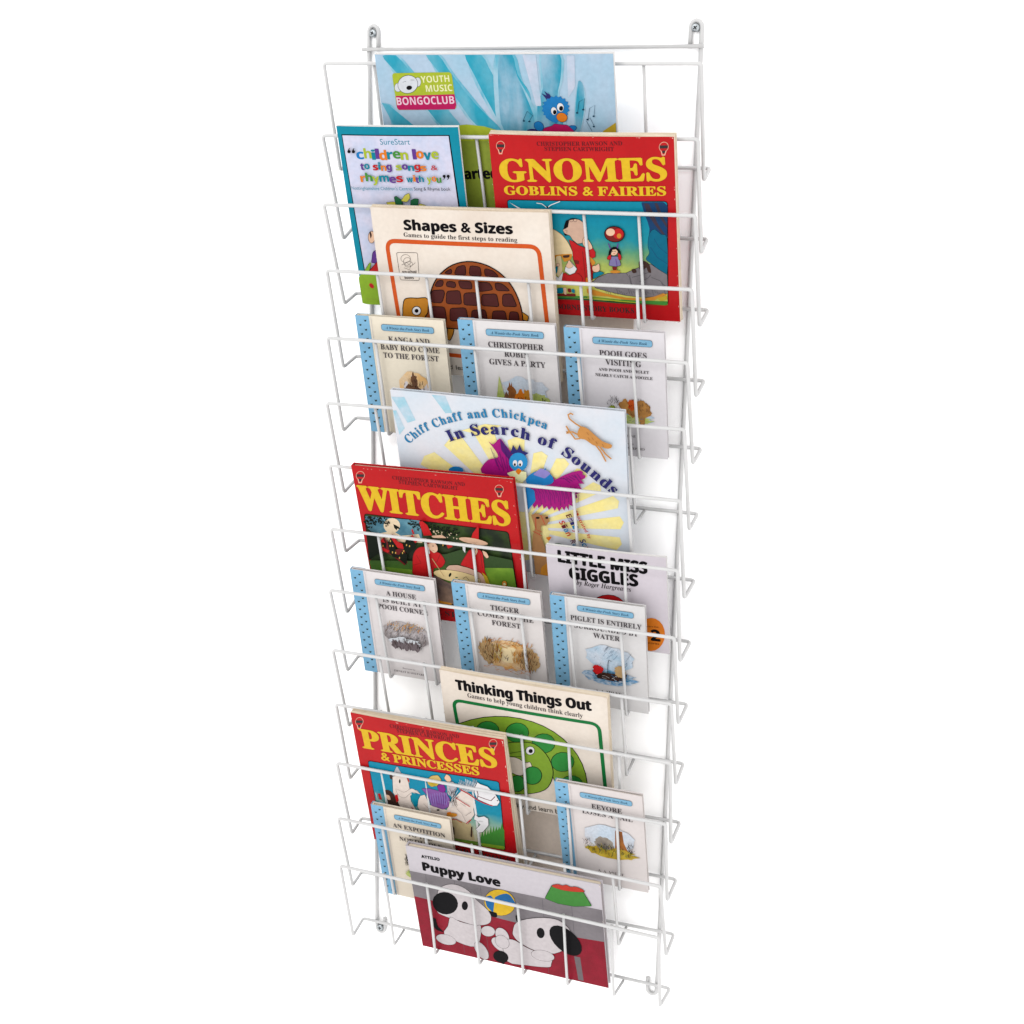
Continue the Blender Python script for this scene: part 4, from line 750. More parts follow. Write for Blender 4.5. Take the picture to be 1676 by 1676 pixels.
  ["P","cover_picture","plate",[1205,1393,1216,1415,1240,1421,1310,1415,1333,1406,1341,1384,1343,1323,1337,1301,1314,1295,1219,1300,1197,1309,1194,1332]],
  ["L","cover_picture","ink",0.8,[1205,1393,1216,1415,1240,1421,1310,1415,1333,1406,1341,1384,1343,1323,1337,1301,1314,1295,1219,1300,1197,1309,1194,1332],1],
  ["P","cover_picture","plate",[1388,1369,1395,1390,1417,1392,1471,1379,1497,1369,1518,1351,1547,1317,1553,1301,1535,1297,1417,1302,1394,1310,1387,1333]],
  ["L","cover_picture","ink",0.8,[1388,1369,1395,1390,1417,1392,1471,1379,1497,1369,1518,1351,1547,1317,1553,1301,1535,1297,1417,1302,1394,1310,1387,1333],1],
  ["P","cover_picture","plate",[754,1143,735,1149,741,1169,756,1190,777,1212,804,1222,823,1225,844,1221,846,1199,841,1178,828,1154,802,1145]],
  ["L","cover_picture","ink",0.8,[754,1143,735,1149,741,1169,756,1190,777,1212,804,1222,823,1225,844,1221,846,1199,841,1178,828,1154,802,1145],1],
  ["P","cover_picture","plate",[908,1147,886,1155,883,1174,887,1190,900,1209,925,1215,971,1213,995,1206,1003,1185,1003,1167,995,1147,972,1141]],
  ["L","cover_picture","ink",0.8,[908,1147,886,1155,883,1174,887,1190,900,1209,925,1215,971,1213,995,1206,1003,1185,1003,1167,995,1147,972,1141],1],
  ["P","cover_picture","plate",[1045,1202,1048,1223,1070,1230,1174,1230,1198,1223,1207,1201,1210,1163,1203,1141,1181,1133,1092,1134,1067,1141,1054,1162]],
  ["L","cover_picture","ink",0.8,[1045,1202,1048,1223,1070,1230,1174,1230,1198,1223,1207,1201,1210,1163,1203,1141,1181,1133,1092,1134,1067,1141,1054,1162],1],
  ["P","cover_picture","plate",[1276,1197,1280,1218,1302,1225,1406,1225,1432,1219,1448,1200,1465,1164,1466,1144,1446,1133,1323,1111,1298,1114,1287,1134]],
  ["L","cover_picture","ink",0.8,[1276,1197,1280,1218,1302,1225,1406,1225,1432,1219,1448,1200,1465,1164,1466,1144,1446,1133,1323,1111,1298,1114,1287,1134],1],
  ["P","cover_picture","plate",[1504,1199,1510,1220,1532,1225,1569,1221,1596,1213,1619,1198,1668,1153,1676,1138,1658,1133,1539,1132,1516,1140,1507,1162]],
  ["L","cover_picture","ink",0.8,[1504,1199,1510,1220,1532,1225,1569,1221,1596,1213,1619,1198,1668,1153,1676,1138,1658,1133,1539,1132,1516,1140,1507,1162],1],
  ["P","cover_picture","plate",[686,938,663,946,659,970,676,1059,688,1083,714,1093,805,1103,831,1101,842,1091,845,1081,846,1062,838,1035,812,969,795,946,768,938]],
  ["L","cover_picture","ink",0.8,[686,938,663,946,659,970,676,1059,688,1083,714,1093,805,1103,831,1101,842,1091,845,1081,846,1062,838,1035,812,969,795,946,768,938],1],
  ["P","cover_picture","plate",[883,933,860,941,856,964,873,1061,885,1085,910,1095,1018,1106,1042,1100,1051,1079,1054,967,1047,944,1024,936]],
  ["L","cover_picture","ink",0.8,[883,933,860,941,856,964,873,1061,885,1085,910,1095,1018,1106,1042,1100,1051,1079,1054,967,1047,944,1024,936],1],
  ["P","cover_picture","plate",[1111,930,1089,937,1083,960,1093,1048,1104,1071,1128,1082,1226,1092,1250,1087,1259,1065,1264,962,1257,939,1234,931]],
  ["L","cover_picture","ink",0.8,[1111,930,1089,937,1083,960,1093,1048,1104,1071,1128,1082,1226,1092,1250,1087,1259,1065,1264,962,1257,939,1234,931],1],
  ["P","cover_picture","plate",[1338,933,1316,941,1310,965,1318,1043,1329,1067,1353,1077,1482,1089,1506,1084,1516,1063,1527,960,1522,938,1500,931]],
  ["L","cover_picture","ink",0.8,[1338,933,1316,941,1310,965,1318,1043,1329,1067,1353,1077,1482,1089,1506,1084,1516,1063,1527,960,1522,938,1500,931],1],
  ["P","cover_picture","plate",[1603,941,1581,949,1576,971,1584,1058,1594,1081,1617,1092,1671,1098,1697,1094,1711,1075,1747,971,1746,950,1726,943]],
  ["L","cover_picture","ink",0.8,[1603,941,1581,949,1576,971,1584,1058,1594,1081,1617,1092,1671,1098,1697,1094,1711,1075,1747,971,1746,950,1726,943],1],
  ["P","cover_picture","plate",[645,721,627,739,626,766,648,857,662,880,688,889,796,890,821,882,830,859,834,762,831,731,822,700,812,675,795,655,772,657]],
  ["L","cover_picture","ink",0.8,[645,721,627,739,626,766,648,857,662,880,688,889,796,890,821,882,830,859,834,762,831,731,822,700,812,675,795,655,772,657],1],
  ["P","cover_picture","plate",[909,718,885,725,880,748,892,846,903,870,928,880,1070,894,1094,889,1105,867,1114,762,1109,739,1085,729]],
  ["L","cover_picture","ink",0.8,[909,718,885,725,880,748,892,846,903,870,928,880,1070,894,1094,889,1105,867,1114,762,1109,739,1085,729],1],
  ["P","cover_picture","plate",[1189,717,1167,725,1161,749,1171,837,1182,861,1206,872,1321,884,1345,879,1355,857,1365,744,1360,722,1337,714]],
  ["L","cover_picture","ink",0.8,[1189,717,1167,725,1161,749,1171,837,1182,861,1206,872,1321,884,1345,879,1355,857,1365,744,1360,722,1337,714],1],
  ["P","cover_picture","plate",[1452,736,1429,742,1425,765,1438,845,1449,869,1474,878,1570,883,1593,877,1603,855,1610,776,1604,753,1581,744]],
  ["L","cover_picture","ink",0.8,[1452,736,1429,742,1425,765,1438,845,1449,869,1474,878,1570,883,1593,877,1603,855,1610,776,1604,753,1581,744],1],
  ["P","cover_picture","plate",[1667,739,1645,747,1641,770,1653,850,1664,873,1688,880,1733,879,1756,871,1764,848,1767,770,1760,747,1737,739]],
  ["L","cover_picture","ink",0.8,[1667,739,1645,747,1641,770,1653,850,1664,873,1688,880,1733,879,1756,871,1764,848,1767,770,1760,747,1737,739],1],
  ["T","subtitle","ink","s","Play and learn books",[492,91,1388,65],5.84,0],
 ],
 'H': [
  ["P","cover_picture","paleray",[4,2260,179,2274,291,1975,177,1928]],
  ["P","cover_picture","paleray",[543,2337,719,2341,785,2125,696,2109]],
  ["P","cover_picture","paleray",[4,2076,48,2082,132,1851,47,1750]],
  ["P","cover_picture","raysun",[1657,622,2743,491,2812,582,2790,676,1662,642]],
  ["P","cover_picture","raysun",[1664,654,2804,791,2849,889,2801,968,1664,674]],
  ["P","cover_picture","raysun",[1663,685,2783,1076,2802,1176,2731,1237,1659,703]],
  ["P","cover_picture","raysun",[1655,714,2586,1271,2582,1361,2497,1394,1646,729]],
  ["P","cover_picture","raysun",[1640,737,2429,1463,2399,1544,2303,1555,1627,748]],
  ["P","cover_picture","raysun",[1618,754,2214,1602,2160,1671,2058,1658,1603,761]],
  ["P","cover_picture","raysun",[1593,763,1953,1680,1878,1732,1776,1695,1576,765]],
  ["P","cover_picture","raysun",[1611,1246,1678,1860,1570,1889,1460,1830,1523,1231]],
  ["P","cover_picture","raysun",[1467,1213,1282,1987,1143,1983,1027,1895,1380,1173]],
  ["P","cover_picture","raysun",[1326,1140,870,1819,724,1782,630,1672,1246,1078]],
  ["P","cover_picture","raysun",[1200,1033,488,1563,347,1494,282,1368,1132,952]],
  ["P","cover_picture","raysun",[1095,897,166,1232,39,1133,11,1000,1046,803]],
  ["P","cover_picture","raysun",[1021,741,4,846,4,724,4,594,993,641]],
  ["P","cover_picture","raysun",[983,577,4,434,4,296,4,181,979,477]],
  ["P","cover_picture","raysun",[985,415,4,27,4,4,4,4,1005,323]],
  ["P","cover_picture","raysun",[885,1902,1187,2018,1405,2020,1089,1867]],
  ["P","cover_picture","raysun",[1901,569,1875,457,1814,348,1722,255,1608,185,1483,147,1360,145,1251,179,1167,247,1117,340,1107,451,1136,567,1202,676,1297,768,1412,834,1536,868,1655,867,1760,832,1840,766,1889,676]],
  ["T","title","azure","m","Chiff Chaff and Chickpea",[163,1641,380,1821,682,1971,985,2072,1280,2123,1546,2136,1770,2091,1983,2030],10.75,0.6],
  ["T","title","navy","m","In Search of Sounds",[720,1739,964,1838,1261,1899,1490,1912,1740,1871,1851,1841,2057,1781,2206,1676,2421,1522,2598,1374,2758,1248],14.24,0.9],
  ["P","cover_picture","magenta2",[1228,1800,1235,1798,1258,1777,1285,1770,1314,1798,1346,1838,1376,1859,1398,1844,1418,1809,1436,1777,1455,1755,1472,1735,1490,1711,1508,1686,1526,1656,1540,1610,1565,1529,1586,1432,1555,1362,1419,1336,1228,1337,1096,1360,1085,1413,1135,1487,1190,1546,1236,1571,1286,1582,1321,1596,1331,1618,1325,1644,1311,1675,1283,1719,1248,1768]],
  ["P","cover_picture","purple2",[1376,1841,1378,1851,1385,1846,1426,1790,1436,1776,1445,1763,1502,1674,1507,1659,1504,1642,1485,1586,1478,1576,1469,1581,1390,1687,1382,1701,1379,1718]],
  ["P","cover_picture","magenta2",[1676,1187,1803,1355,1919,1386,2018,1415,2032,1382,2099,1425,2165,1467,2263,1517,2359,1545,2387,1527,2376,1495,2419,1483,2404,1446,2353,1419,2394,1372,2318,1363,2362,1289,2283,1297,2344,1243,2279,1217,2300,1167,2252,1161,2256,1090,2225,1095,2230,1042,2183,1063,2178,973,2149,1041,2121,969,2091,1015,2055,947,2029,1010,1998,949,1969,1008,1925,951,1903,1005,1859,957,1847,1019,1793,957,1783,1011,1734,946]],
  ["L","cover_picture","purple2",0.5,[1748,1277,1774,1172,1791,1120],0],
  ["L","cover_picture","purple2",0.5,[1770,1213,1800,1170,1812,1070],0],
  ["L","cover_picture","purple2",0.5,[1800,1258,1827,1168,1834,1021],0],
  ["L","cover_picture","purple2",0.5,[1822,1194,1853,1166,1863,1099],0],
  ["L","cover_picture","purple2",0.5,[1851,1239,1879,1164,1885,1049],0],
  ["L","cover_picture","purple2",0.5,[1880,1284,1905,1161,1914,1127],0],
  ["L","cover_picture","purple2",0.5,[1902,1220,1931,1159,1936,1077],0],
  ["L","cover_picture","purple2",0.5,[1931,1265,1957,1157,1957,1028],0],
  ["L","cover_picture","purple2",0.5,[1953,1202,1983,1155,1986,1105],0],
  ["L","cover_picture","purple2",0.5,[1982,1246,2009,1153,2008,1056],0],
  ["L","cover_picture","purple2",0.5,[2011,1290,2035,1151,2037,1133],0],
  ["L","cover_picture","purple2",0.5,[2033,1227,2060,1149,2058,1084],0],
  ["L","cover_picture","purple2",0.5,[2061,1272,2086,1147,2080,1035],0],
  ["L","cover_picture","purple2",0.5,[2090,1316,2112,1145,2108,1112],0],
  ["L","cover_picture","purple2",0.5,[2112,1253,2137,1143,2130,1063],0],
  ["L","cover_picture","purple2",0.5,[2140,1297,2163,1141,2158,1140],0],
  ["L","cover_picture","purple2",0.5,[2162,1235,2189,1138,2180,1091],0],
  ["L","cover_picture","purple2",0.5,[2190,1279,2219,1226,2208,1168],0],
  ["L","cover_picture","purple2",0.5,[2218,1323,2244,1224,2229,1119],0],
  ["L","cover_picture","purple2",0.5,[2240,1260,2270,1221,2250,1070],0],
  ["L","cover_picture","purple2",0.5,[2268,1304,2295,1219,2278,1146],0],
  ["L","cover_picture","purple2",0.5,[2290,1242,2320,1217,2300,1098],0],
  ["L","cover_picture","purple2",0.6,[2098,1407,2194,1409],0],
  ["L","cover_picture","purple2",0.6,[2134,1422,2220,1363],0],
  ["L","cover_picture","purple2",0.6,[2170,1436,2250,1388],0],
  ["L","cover_picture","purple2",0.6,[2206,1451,2280,1412],0],
  ["L","cover_picture","purple2",0.6,[2242,1466,2310,1437],0],
  ["L","cover_picture","purple2",0.6,[2277,1480,2336,1391],0],
  ["L","cover_picture","purple2",0.6,[2313,1495,2365,1415],0],
  ["L","cover_picture","purple2",0.6,[1247,1722,1312,1478],0],
  ["L","cover_picture","purple2",0.6,[1279,1659,1335,1428],0],
  ["L","cover_picture","purple2",0.6,[1311,1597,1365,1470],0],
  ["L","cover_picture","purple2",0.6,[1355,1678,1388,1420],0],
  ["L","cover_picture","purple2",0.6,[1387,1615,1419,1461],0],
  ["L","cover_picture","purple2",0.6,[1430,1696,1442,1412],0],
  ["L","cover_picture","purple2",0.6,[1462,1634,1472,1453],0],
  ["L","cover_picture","purple2",0.6,[1505,1715,1502,1494],0],
  ["P","cover_picture","blue2",[1671,1357,1697,1393,1737,1430,1777,1458,1812,1473,1847,1480,1877,1487,1900,1504,1917,1521,1928,1528,1929,1517,1923,1495,1925,1475,1942,1466,1967,1460,1988,1447,2004,1422,2015,1391,2015,1362,2000,1338,1973,1316,1930,1299,1856,1282,1766,1270,1698,1271,1669,1290,1663,1323]],
  ["P","cover_picture","blue2",[1630,1244,1635,1256,1646,1256,1745,1213,1757,1203,1761,1188,1766,1081,1764,1064,1755,1047,1652,916,1642,909,1637,918,1620,1062,1619,1080,1620,1099]],
  ["P","cover_picture","lilac",[1774,1417,1765,1423,1772,1434,1849,1508,1863,1517,1878,1516,1927,1500,1942,1494,1956,1486,1976,1473,1982,1464,1975,1452,1917,1397,1902,1388,1887,1388]],
  ["P","cover_picture","navy",[1495,1676,1537,1795,1581,1721,1621,1812,1648,1727,1728,1709,1641,1638]],
  ["P","cover_picture","azure2",[1703,1583,1695,1544,1676,1507,1648,1477,1614,1455,1578,1445,1542,1447,1510,1461,1486,1486,1472,1520,1469,1558,1478,1597,1497,1634,1525,1665,1559,1686,1596,1696,1631,1693,1663,1679,1686,1654,1700,1621]],
  ["L","cover_picture","blue2",0.4,[1703,1583,1695,1544,1676,1507,1648,1477,1614,1455,1578,1445,1542,1447,1510,1461,1486,1486,1472,1520,1469,1558,1478,1597,1497,1634,1525,1665,1559,1686,1596,1696,1631,1693,1663,1679,1686,1654,1700,1621],1],
  ["P","cover_picture","cream_y",[1435,1389,1431,1400,1441,1408,1511,1441,1528,1446,1545,1448,1661,1447,1673,1443,1676,1429,1672,1376,1668,1358,1658,1343,1630,1312,1616,1302,1602,1303,1486,1346,1471,1353,1459,1364]],
  ["P","cover_picture","white",[1572,1551,1570,1538,1565,1525,1558,1515,1549,1508,1540,1505,1532,1506,1524,1511,1519,1520,1515,1532,1515,1545,1517,1559,1522,1571,1529,1581,1538,1588,1547,1591,1555,1590,1563,1585,1569,1576,1572,1564]],
  ["P","cover_picture","ink",[1552,1531,1551,1525,1549,1519,1546,1515,1542,1512,1537,1510,1533,1511,1530,1513,1527,1517,1526,1522,1525,1528,1527,1535,1529,1540,1532,1545,1536,1548,1540,1550,1544,1549,1548,1547,1551,1543,1552,1537]],
  ["P","cover_picture","white",[1639,1559,1637,1545,1632,1533,1625,1522,1616,1516,1608,1512,1599,1514,1591,1519,1586,1528,1583,1539,1582,1552,1585,1566,1589,1578,1596,1588,1605,1595,1614,1598,1622,1597,1630,1592,1635,1583,1639,1572]],
  ["P","cover_picture","ink",[1619,1539,1618,1532,1616,1527,1613,1522,1609,1519,1605,1517,1600,1518,1597,1520,1594,1524,1593,1530,1593,1536,1594,1542,1596,1548,1599,1552,1603,1555,1607,1557,1611,1556,1615,1554,1618,1550,1619,1545]],
  ["P","cover_picture","orange",[1546,1427,1541,1441,1549,1455,1568,1476,1581,1484,1594,1481,1612,1468,1619,1458,1614,1444,1586,1406,1574,1398,1564,1404]],
  ["P","cover_picture","blue2",[863,1373,856,1357,841,1341,818,1327,790,1316,760,1310,730,1309,703,1314,682,1323,669,1336,666,1351,672,1368,688,1384,711,1398,739,1409,770,1415,800,1415,826,1411,847,1402,859,1389]],
  ["P","cover_picture","tigtan",[2389,2125,2412,2132,2439,2126,2466,2115,2490,2099,2514,2077,2539,2054,2568,2028,2599,2001,2627,1979,2649,1966,2667,1958,2687,1951,2711,1945,2737,1940,2754,1932,2758,1919,2754,1903,2744,1889,2728,1881,2706,1876,2683,1875,2663,1879,2643,1888,2623,1894,2603,1896,2582,1896,2562,1897,2547,1899,2534,1902,2517,1909,2494,1925,2467,1945,2443,1961,2420,1966,2399,1967,2381,1972,2364,1983,2350,1998,2345,2019,2353,2055,2369,2096]],
  ["L","cover_picture","tigtan",2.0,[2404,2118,2329,2161,2262,2214,2250,2264,2282,2286,2312,2272],0],
  ["L","cover_picture","tigtan",2.0,[2353,2020,2292,2048,2214,2041,2260,2029,2213,2024],0],
  ["L","cover_picture","tigtan",2.0,[2381,1972,2318,1958,2246,2061,2218,2118],0],
  ["L","cover_picture","tigtan",2.0,[2563,1905,2620,1826,2676,1705],0],
  ["L","cover_picture","tigtan",2.0,[2608,1893,2680,1799,2742,1746],0],
  ["L","cover_picture","tigdk",0.5,[2463,2064,2483,2029],0],
  ["L","cover_picture","tigdk",0.5,[2521,2002,2541,1967],0],
  ["L","cover_picture","tigdk",0.5,[2565,1956,2585,1921],0],
  ["L","cover_picture","tigdk",0.5,[2475,1998,2495,1963],0],
  ["L","cover_picture","tigdk",0.5,[2640,1930,2660,1894],0],
  ["P","cover_picture","camel",[1694,853,1755,889,1837,872,1911,873,1924,802,1878,732,1811,722,1794,591,1835,448,1870,210,1856,4,1684,4,1682,180,1668,348,1691,557,1733,674]],
  ["L","cover_picture","red",0.8,[1751,824,1740,657,1822,632],0],
  ["L","cover_picture","red",0.8,[1820,870,1862,748],0],
  ["L","cover_picture","red",0.8,[1696,632,1818,576],0],
  ["P","cover_picture","ink",[1803,831,1801,826,1797,822,1791,818,1784,814,1775,813,1767,812,1760,813,1754,816,1750,819,1749,824,1751,828,1755,833,1761,837,1769,840,1777,842,1785,843,1793,841,1798,839,1802,835]],
  ["P","cover_picture","ink",[1913,846,1912,842,1909,837,1904,833,1898,830,1892,829,1886,829,1881,830,1876,833,1874,836,1873,841,1874,845,1878,850,1882,854,1888,857,1894,858,1900,858,1906,857,1910,854,1912,851]],
  ["P","cover_picture","orange2",[1768,99,1774,117,1787,133,1855,197,1866,202,1870,191,1865,6,1860,4,1847,4,1763,4,1751,4,1749,4]],
  ["P","cover_picture","orange",[1869,550,1866,561,1876,568,1926,581,1936,580,1932,568,1908,530,1897,521,1887,526]],
  ["P","cover_picture","dkgreen",[2065,480,2062,470,2052,460,2038,452,2020,445,2000,440,1981,439,1963,440,1950,445,1941,452,1939,460,1942,470,1952,480,1966,489,1984,496,2004,500,2023,502,2041,500,2054,496,2063,489]],
  ["T","author_name","red","b","I",[2233,1007,2244,983],3.91,0],
  ["T","author_name","red","b","l",[2246,979,2257,956],4.0,0],
  ["T","author_name","red","b","l",[2259,952,2269,928],3.91,0],
  ["T","author_name","red","b","u",[2271,924,2282,900],4.01,0],
  ["T","author_name","red","b","s",[2284,896,2295,873],4.0,0],
  ["T","author_name","red","b","t",[2297,869,2308,845],3.91,0],
  ["T","author_name","red","b","r",[2310,841,2321,817],4.0,0],
  ["T","author_name","red","b","a",[2323,813,2334,790],4.0,0],
  ["T","author_name","red","b","t",[2336,785,2347,762],4.0,0],
  ["T","author_name","red","b","e",[2349,758,2360,734],4.0,0],
  ["T","author_name","red","b","d",[2362,730,2373,706],4.0,0],
  ["T","author_name","red","b","b",[2388,674,2399,651],4.0,0],
  ["T","author_name","red","b","y",[2401,647,2412,623],4.0,0],
  ["T","author_name","maroon","b","E",[2137,913,2156,873],7.31,0],
  ["T","author_name","purple2","b","m",[2159,866,2178,826],7.31,0],
  ["T","author_name","navy","b","i",[2181,819,2200,779],7.31,0],
  ["T","author_name","azure","b","l",[2204,772,2222,732],7.31,0],
  ["T","author_name","red","b","y",[2226,725,2244,685],7.31,0],
  ["T","author_name","navy","b","S",[2292,584,2311,544],7.31,0],
  ["T","author_name","azure","b","c",[2314,537,2333,497],7.31,0],
  ["T","author_name","red","b","a",[2336,489,2355,449],7.41,0],
  ["T","author_name","maroon","b","n",[2359,442,2377,402],7.41,0],
  ["T","author_name","red","b","S",[2044,810,2065,768],7.31,0],
  ["T","author_name","maroon","b","i",[2069,760,2090,718],7.31,0],
  ["T","author_name","azure","b","a",[2094,710,2116,668],7.41,0],
  ["T","author_name","red","b","n",[2119,660,2141,618],7.42,0],
  ["T","author_name","maroon","b","R",[2170,560,2191,518],7.41,0],
  ["T","author_name","azure","b","a",[2195,510,2217,468],7.41,0],
  ["T","author_name","red","b","n",[2221,460,2242,418],7.41,0],
 ],
 'I': [
  ["T","author_name","maroon","m","CHRISTOPHER RAWSON AND",[545,2036,1507,2034],4.88,0],
  ["T","author_name","maroon","m","STEPHEN CARTWRIGHT",[625,1982,1407,1970],4.96,0],
  ["T","publisher_name","darkink","m","USBORNE STORY BOOKS",[286,77,1926,74],7.92,0],
  ["P","emblem","balloon",[170,2052,163,2031,150,2013,133,1997,114,1986,94,1981,76,1983,60,1991,50,2004,45,2021,46,2041,53,2062,66,2080,83,2096,102,2106,122,2111,140,2109,155,2102,166,2089,171,2071]],
  ["P","emblem","balloon",[60,1999,138,2006,106,1939,64,1935]],
  ["P","emblem","red",[163,2051,156,2033,145,2016,130,2002,113,1993,96,1988,79,1990,66,1997,56,2009,52,2024,53,2042,60,2060,71,2077,86,2090,103,2100,120,2104,136,2103,150,2096,159,2084,164,2069]],
  ["P","emblem","red",[73,1995,122,1999,100,1952,76,1950]],
  ["P","emblem","darkink",[58,2063,166,2069,155,2030,53,2025]],
  ["P","emblem","darkink",[77,1999,120,2003,105,1967,77,1964]],
  ["P","emblem","balloon",[2006,2041,2001,2021,1992,2002,1978,1987,1961,1977,1943,1972,1925,1973,1909,1981,1898,1994,1891,2011,1890,2030,1895,2050,1904,2068,1918,2083,1935,2094,1953,2098,1971,2097,1986,2089,1998,2077,2004,2060]],
  ["P","emblem","balloon",[1908,1989,1981,1996,1959,1931,1919,1927]],
  ["P","emblem","red",[1999,2040,1995,2022,1987,2006,1974,1992,1959,1983,1943,1979,1928,1980,1914,1987,1904,1999,1898,2014,1897,2031,1901,2049,1909,2065,1922,2078,1937,2087,1953,2092,1968,2090,1982,2083,1992,2072,1998,2057]],
  ["P","emblem","red",[1921,1985,1967,1990,1952,1944,1928,1942]],
  ["P","emblem","darkink",[1898,2051,2000,2057,1994,2019,1898,2014]],
  ["P","emblem","darkink",[1924,1989,1964,1993,1955,1958,1928,1955]],
  ["T","title","yellow","m","WITCHES",[34,1564,2033,1539],33.6,1],
  ["R","cover_picture","greendark",[65,1497,1999,1449,2040,229,17,186],4.5,0.9,"ink"],
  ["P","cover_picture","skyblue_d",[72,1445,77,1460,90,1465,817,1483,830,1478,834,1464,826,1221,821,1206,807,1199,237,1140,220,1142,207,1150,83,1283,74,1297,72,1314]],
  ["P","cover_picture","moon",[221,1225,423,1288,534,1228,784,1282,819,1157,213,1109]],
  ["P","cover_picture","moon",[545,1378,533,1343,511,1310,482,1283,447,1263,410,1254,375,1256,346,1269,325,1291,314,1321,315,1355,327,1390,349,1423,379,1450,414,1468,450,1477,484,1475,513,1463,534,1441,545,1412]],
  ["P","cover_picture","blackgreen",[454,1390,486,1379,529,1355,536,1321,498,1331,486,1302,458,1334]],
  ["P","cover_picture","blackgreen",[150,1421,130,1437,151,1445]],
  ["P","cover_picture","blackgreen",[285,1445,299,1463,305,1450]],
  ["P","cover_picture","blackgreen",[162,1442,114,1428,128,1460]],
  ["P","cover_picture","blackgreen",[350,1411,365,1382,338,1380]],
  ["P","cover_picture","blackgreen",[278,1388,282,1423,304,1411]],
  ["P","cover_picture","blackgreen",[300,1444,271,1463,299,1476]],
  ["P","cover_picture","blackgreen",[178,1455,134,1443,148,1473]],
  ["P","cover_picture","blackgreen",[305,1385,343,1408,341,1380]],
  ["P","cover_picture","blackgreen",[199,1399,230,1415,226,1392]],
  ["P","cover_picture","blackgreen",[369,1437,369,1414,353,1420]],
  ["P","cover_picture","blackgreen",[393,1411,375,1374,358,1394]],
  ["P","cover_picture","blackgreen",[242,1425,220,1438,239,1448]],
  ["P","cover_picture","blackgreen",[260,1387,298,1407,294,1380]],
  ["P","cover_picture","blackgreen",[350,1374,363,1343,334,1343]],
  ["P","cover_picture","blackgreen",[351,1376,315,1391,343,1409]],
  ["P","cover_picture","blackgreen",[313,1433,279,1448,306,1464]],
  ["P","cover_picture","blackgreen",[172,1453,216,1460,200,1433]],
  ["P","cover_picture","blackgreen",[97,1406,110,1382,86,1381]],
  ["P","cover_picture","blackgreen",[166,1403,205,1395,180,1374]],
  ["P","cover_picture","blackgreen",[282,1447,256,1410,243,1435]],
  ["P","cover_picture","blackgreen",[358,1374,391,1378,378,1357]],
  ["P","cover_picture","blackgreen",[180,1452,214,1448,195,1429]],
  ["P","cover_picture","blackgreen",[139,1431,153,1402,125,1401]],
  ["P","cover_picture","blackgreen",[81,1402,109,1413,102,1393]],
  ["P","cover_picture","blackgreen",[371,1417,340,1418,356,1436]],
  ["P","cover_picture","blackgreen",[284,1407,264,1429,289,1436]],
  ["P","cover_picture","blackgreen",[384,1406,384,1437,405,1429]],
  ["P","cover_picture","blackgreen",[153,1438,109,1440,132,1466]],
  ["P","cover_picture","blackgreen",[260,1451,237,1463,257,1474]],
  ["P","cover_picture","blackgreen",[77,1421,108,1410,85,1394]],
  ["P","cover_picture","blackgreen",[281,1417,252,1383,242,1409]],
  ["P","cover_picture","blackgreen",[303,1396,320,1390,308,1381]],
  ["P","cover_picture","blackgreen",[290,1381,263,1371,269,1389]],
  ["P","cover_picture","blackgreen",[271,1428,254,1399,242,1416]],
  ["P","cover_picture","blackgreen",[193,1414,169,1392,166,1412]],
  ["P","cover_picture","blackgreen",[334,1444,338,1480,361,1468]],
  ["P","cover_picture","blackgreen",[179,1442,173,1399,146,1413]],
  ["P","cover_picture","blackgreen",[135,1430,161,1409,134,1398]],
  ["P","cover_picture","blackgreen",[181,1433,139,1413,145,1444]],
  ["P","cover_picture","blackgreen",[360,1432,348,1454,369,1456]],
  ["P","cover_picture","blackgreen",[366,1412,381,1395,362,1391]],
  ["P","cover_picture","blackgreen",[252,1439,280,1477,293,1450]],
  ["P","cover_picture","blackgreen",[136,1441,116,1471,148,1475]],
  ["P","cover_picture","blackgreen",[341,1421,331,1398,320,1410]],
  ["P","cover_picture","blackgreen",[338,1427,311,1409,312,1430]],
  ["P","cover_picture","blackgreen",[212,1426,230,1390,196,1389]],
  ["P","cover_picture","blackgreen",[67,1398,111,1406,95,1378]],
  ["P","cover_picture","blackgreen",[210,1387,209,1342,178,1354]],
  ["P","cover_picture","blackgreen",[315,1388,279,1389,297,1410]],
  ["P","cover_picture","blackgreen",[170,1434,191,1425,175,1415]],
  ["P","cover_picture","blackgreen",[270,1430,308,1422,284,1402]],
  ["P","cover_picture","blackgreen",[369,1394,409,1426,412,1393]],
  ["P","cover_picture","blackgreen",[369,1402,372,1423,385,1415]],
  ["P","cover_picture","blackgreen",[132,1439,96,1442,115,1463]],
  ["P","cover_picture","blackgreen",[203,1389,177,1355,167,1379]],
  ["P","cover_picture","blackgreen",[151,1398,164,1431,181,1415]],
  ["P","cover_picture","blackgreen",[193,1442,213,1476,226,1455]],
  ["P","cover_picture","blackgreen",[125,1405,148,1450,168,1424]],
  ["P","cover_picture","blackgreen",[351,1444,380,1475,388,1450]],
  ["P","cover_picture","blackgreen",[92,1444,66,1447,80,1461]],
  ["P","cover_picture","blackgreen",[766,1428,806,1431,790,1406]],
  ["P","cover_picture","blackgreen",[705,1471,723,1463,709,1454]],
  ["P","cover_picture","blackgreen",[860,1373,839,1371,847,1385]],
  ["P","cover_picture","blackgreen",[749,1445,735,1467,757,1469]],
  ["P","cover_picture","blackgreen",[796,1429,782,1406,773,1421]],
  ["P","cover_picture","blackgreen",[712,1435,679,1404,674,1432]],
  ["P","cover_picture","blackgreen",[708,1466,689,1482,709,1489]],
  ["P","cover_picture","blackgreen",[831,1419,807,1445,836,1453]],
  ["P","cover_picture","blackgreen",[769,1435,764,1466,788,1460]],
  ["P","cover_picture","blackgreen",[763,1411,759,1378,738,1389]],
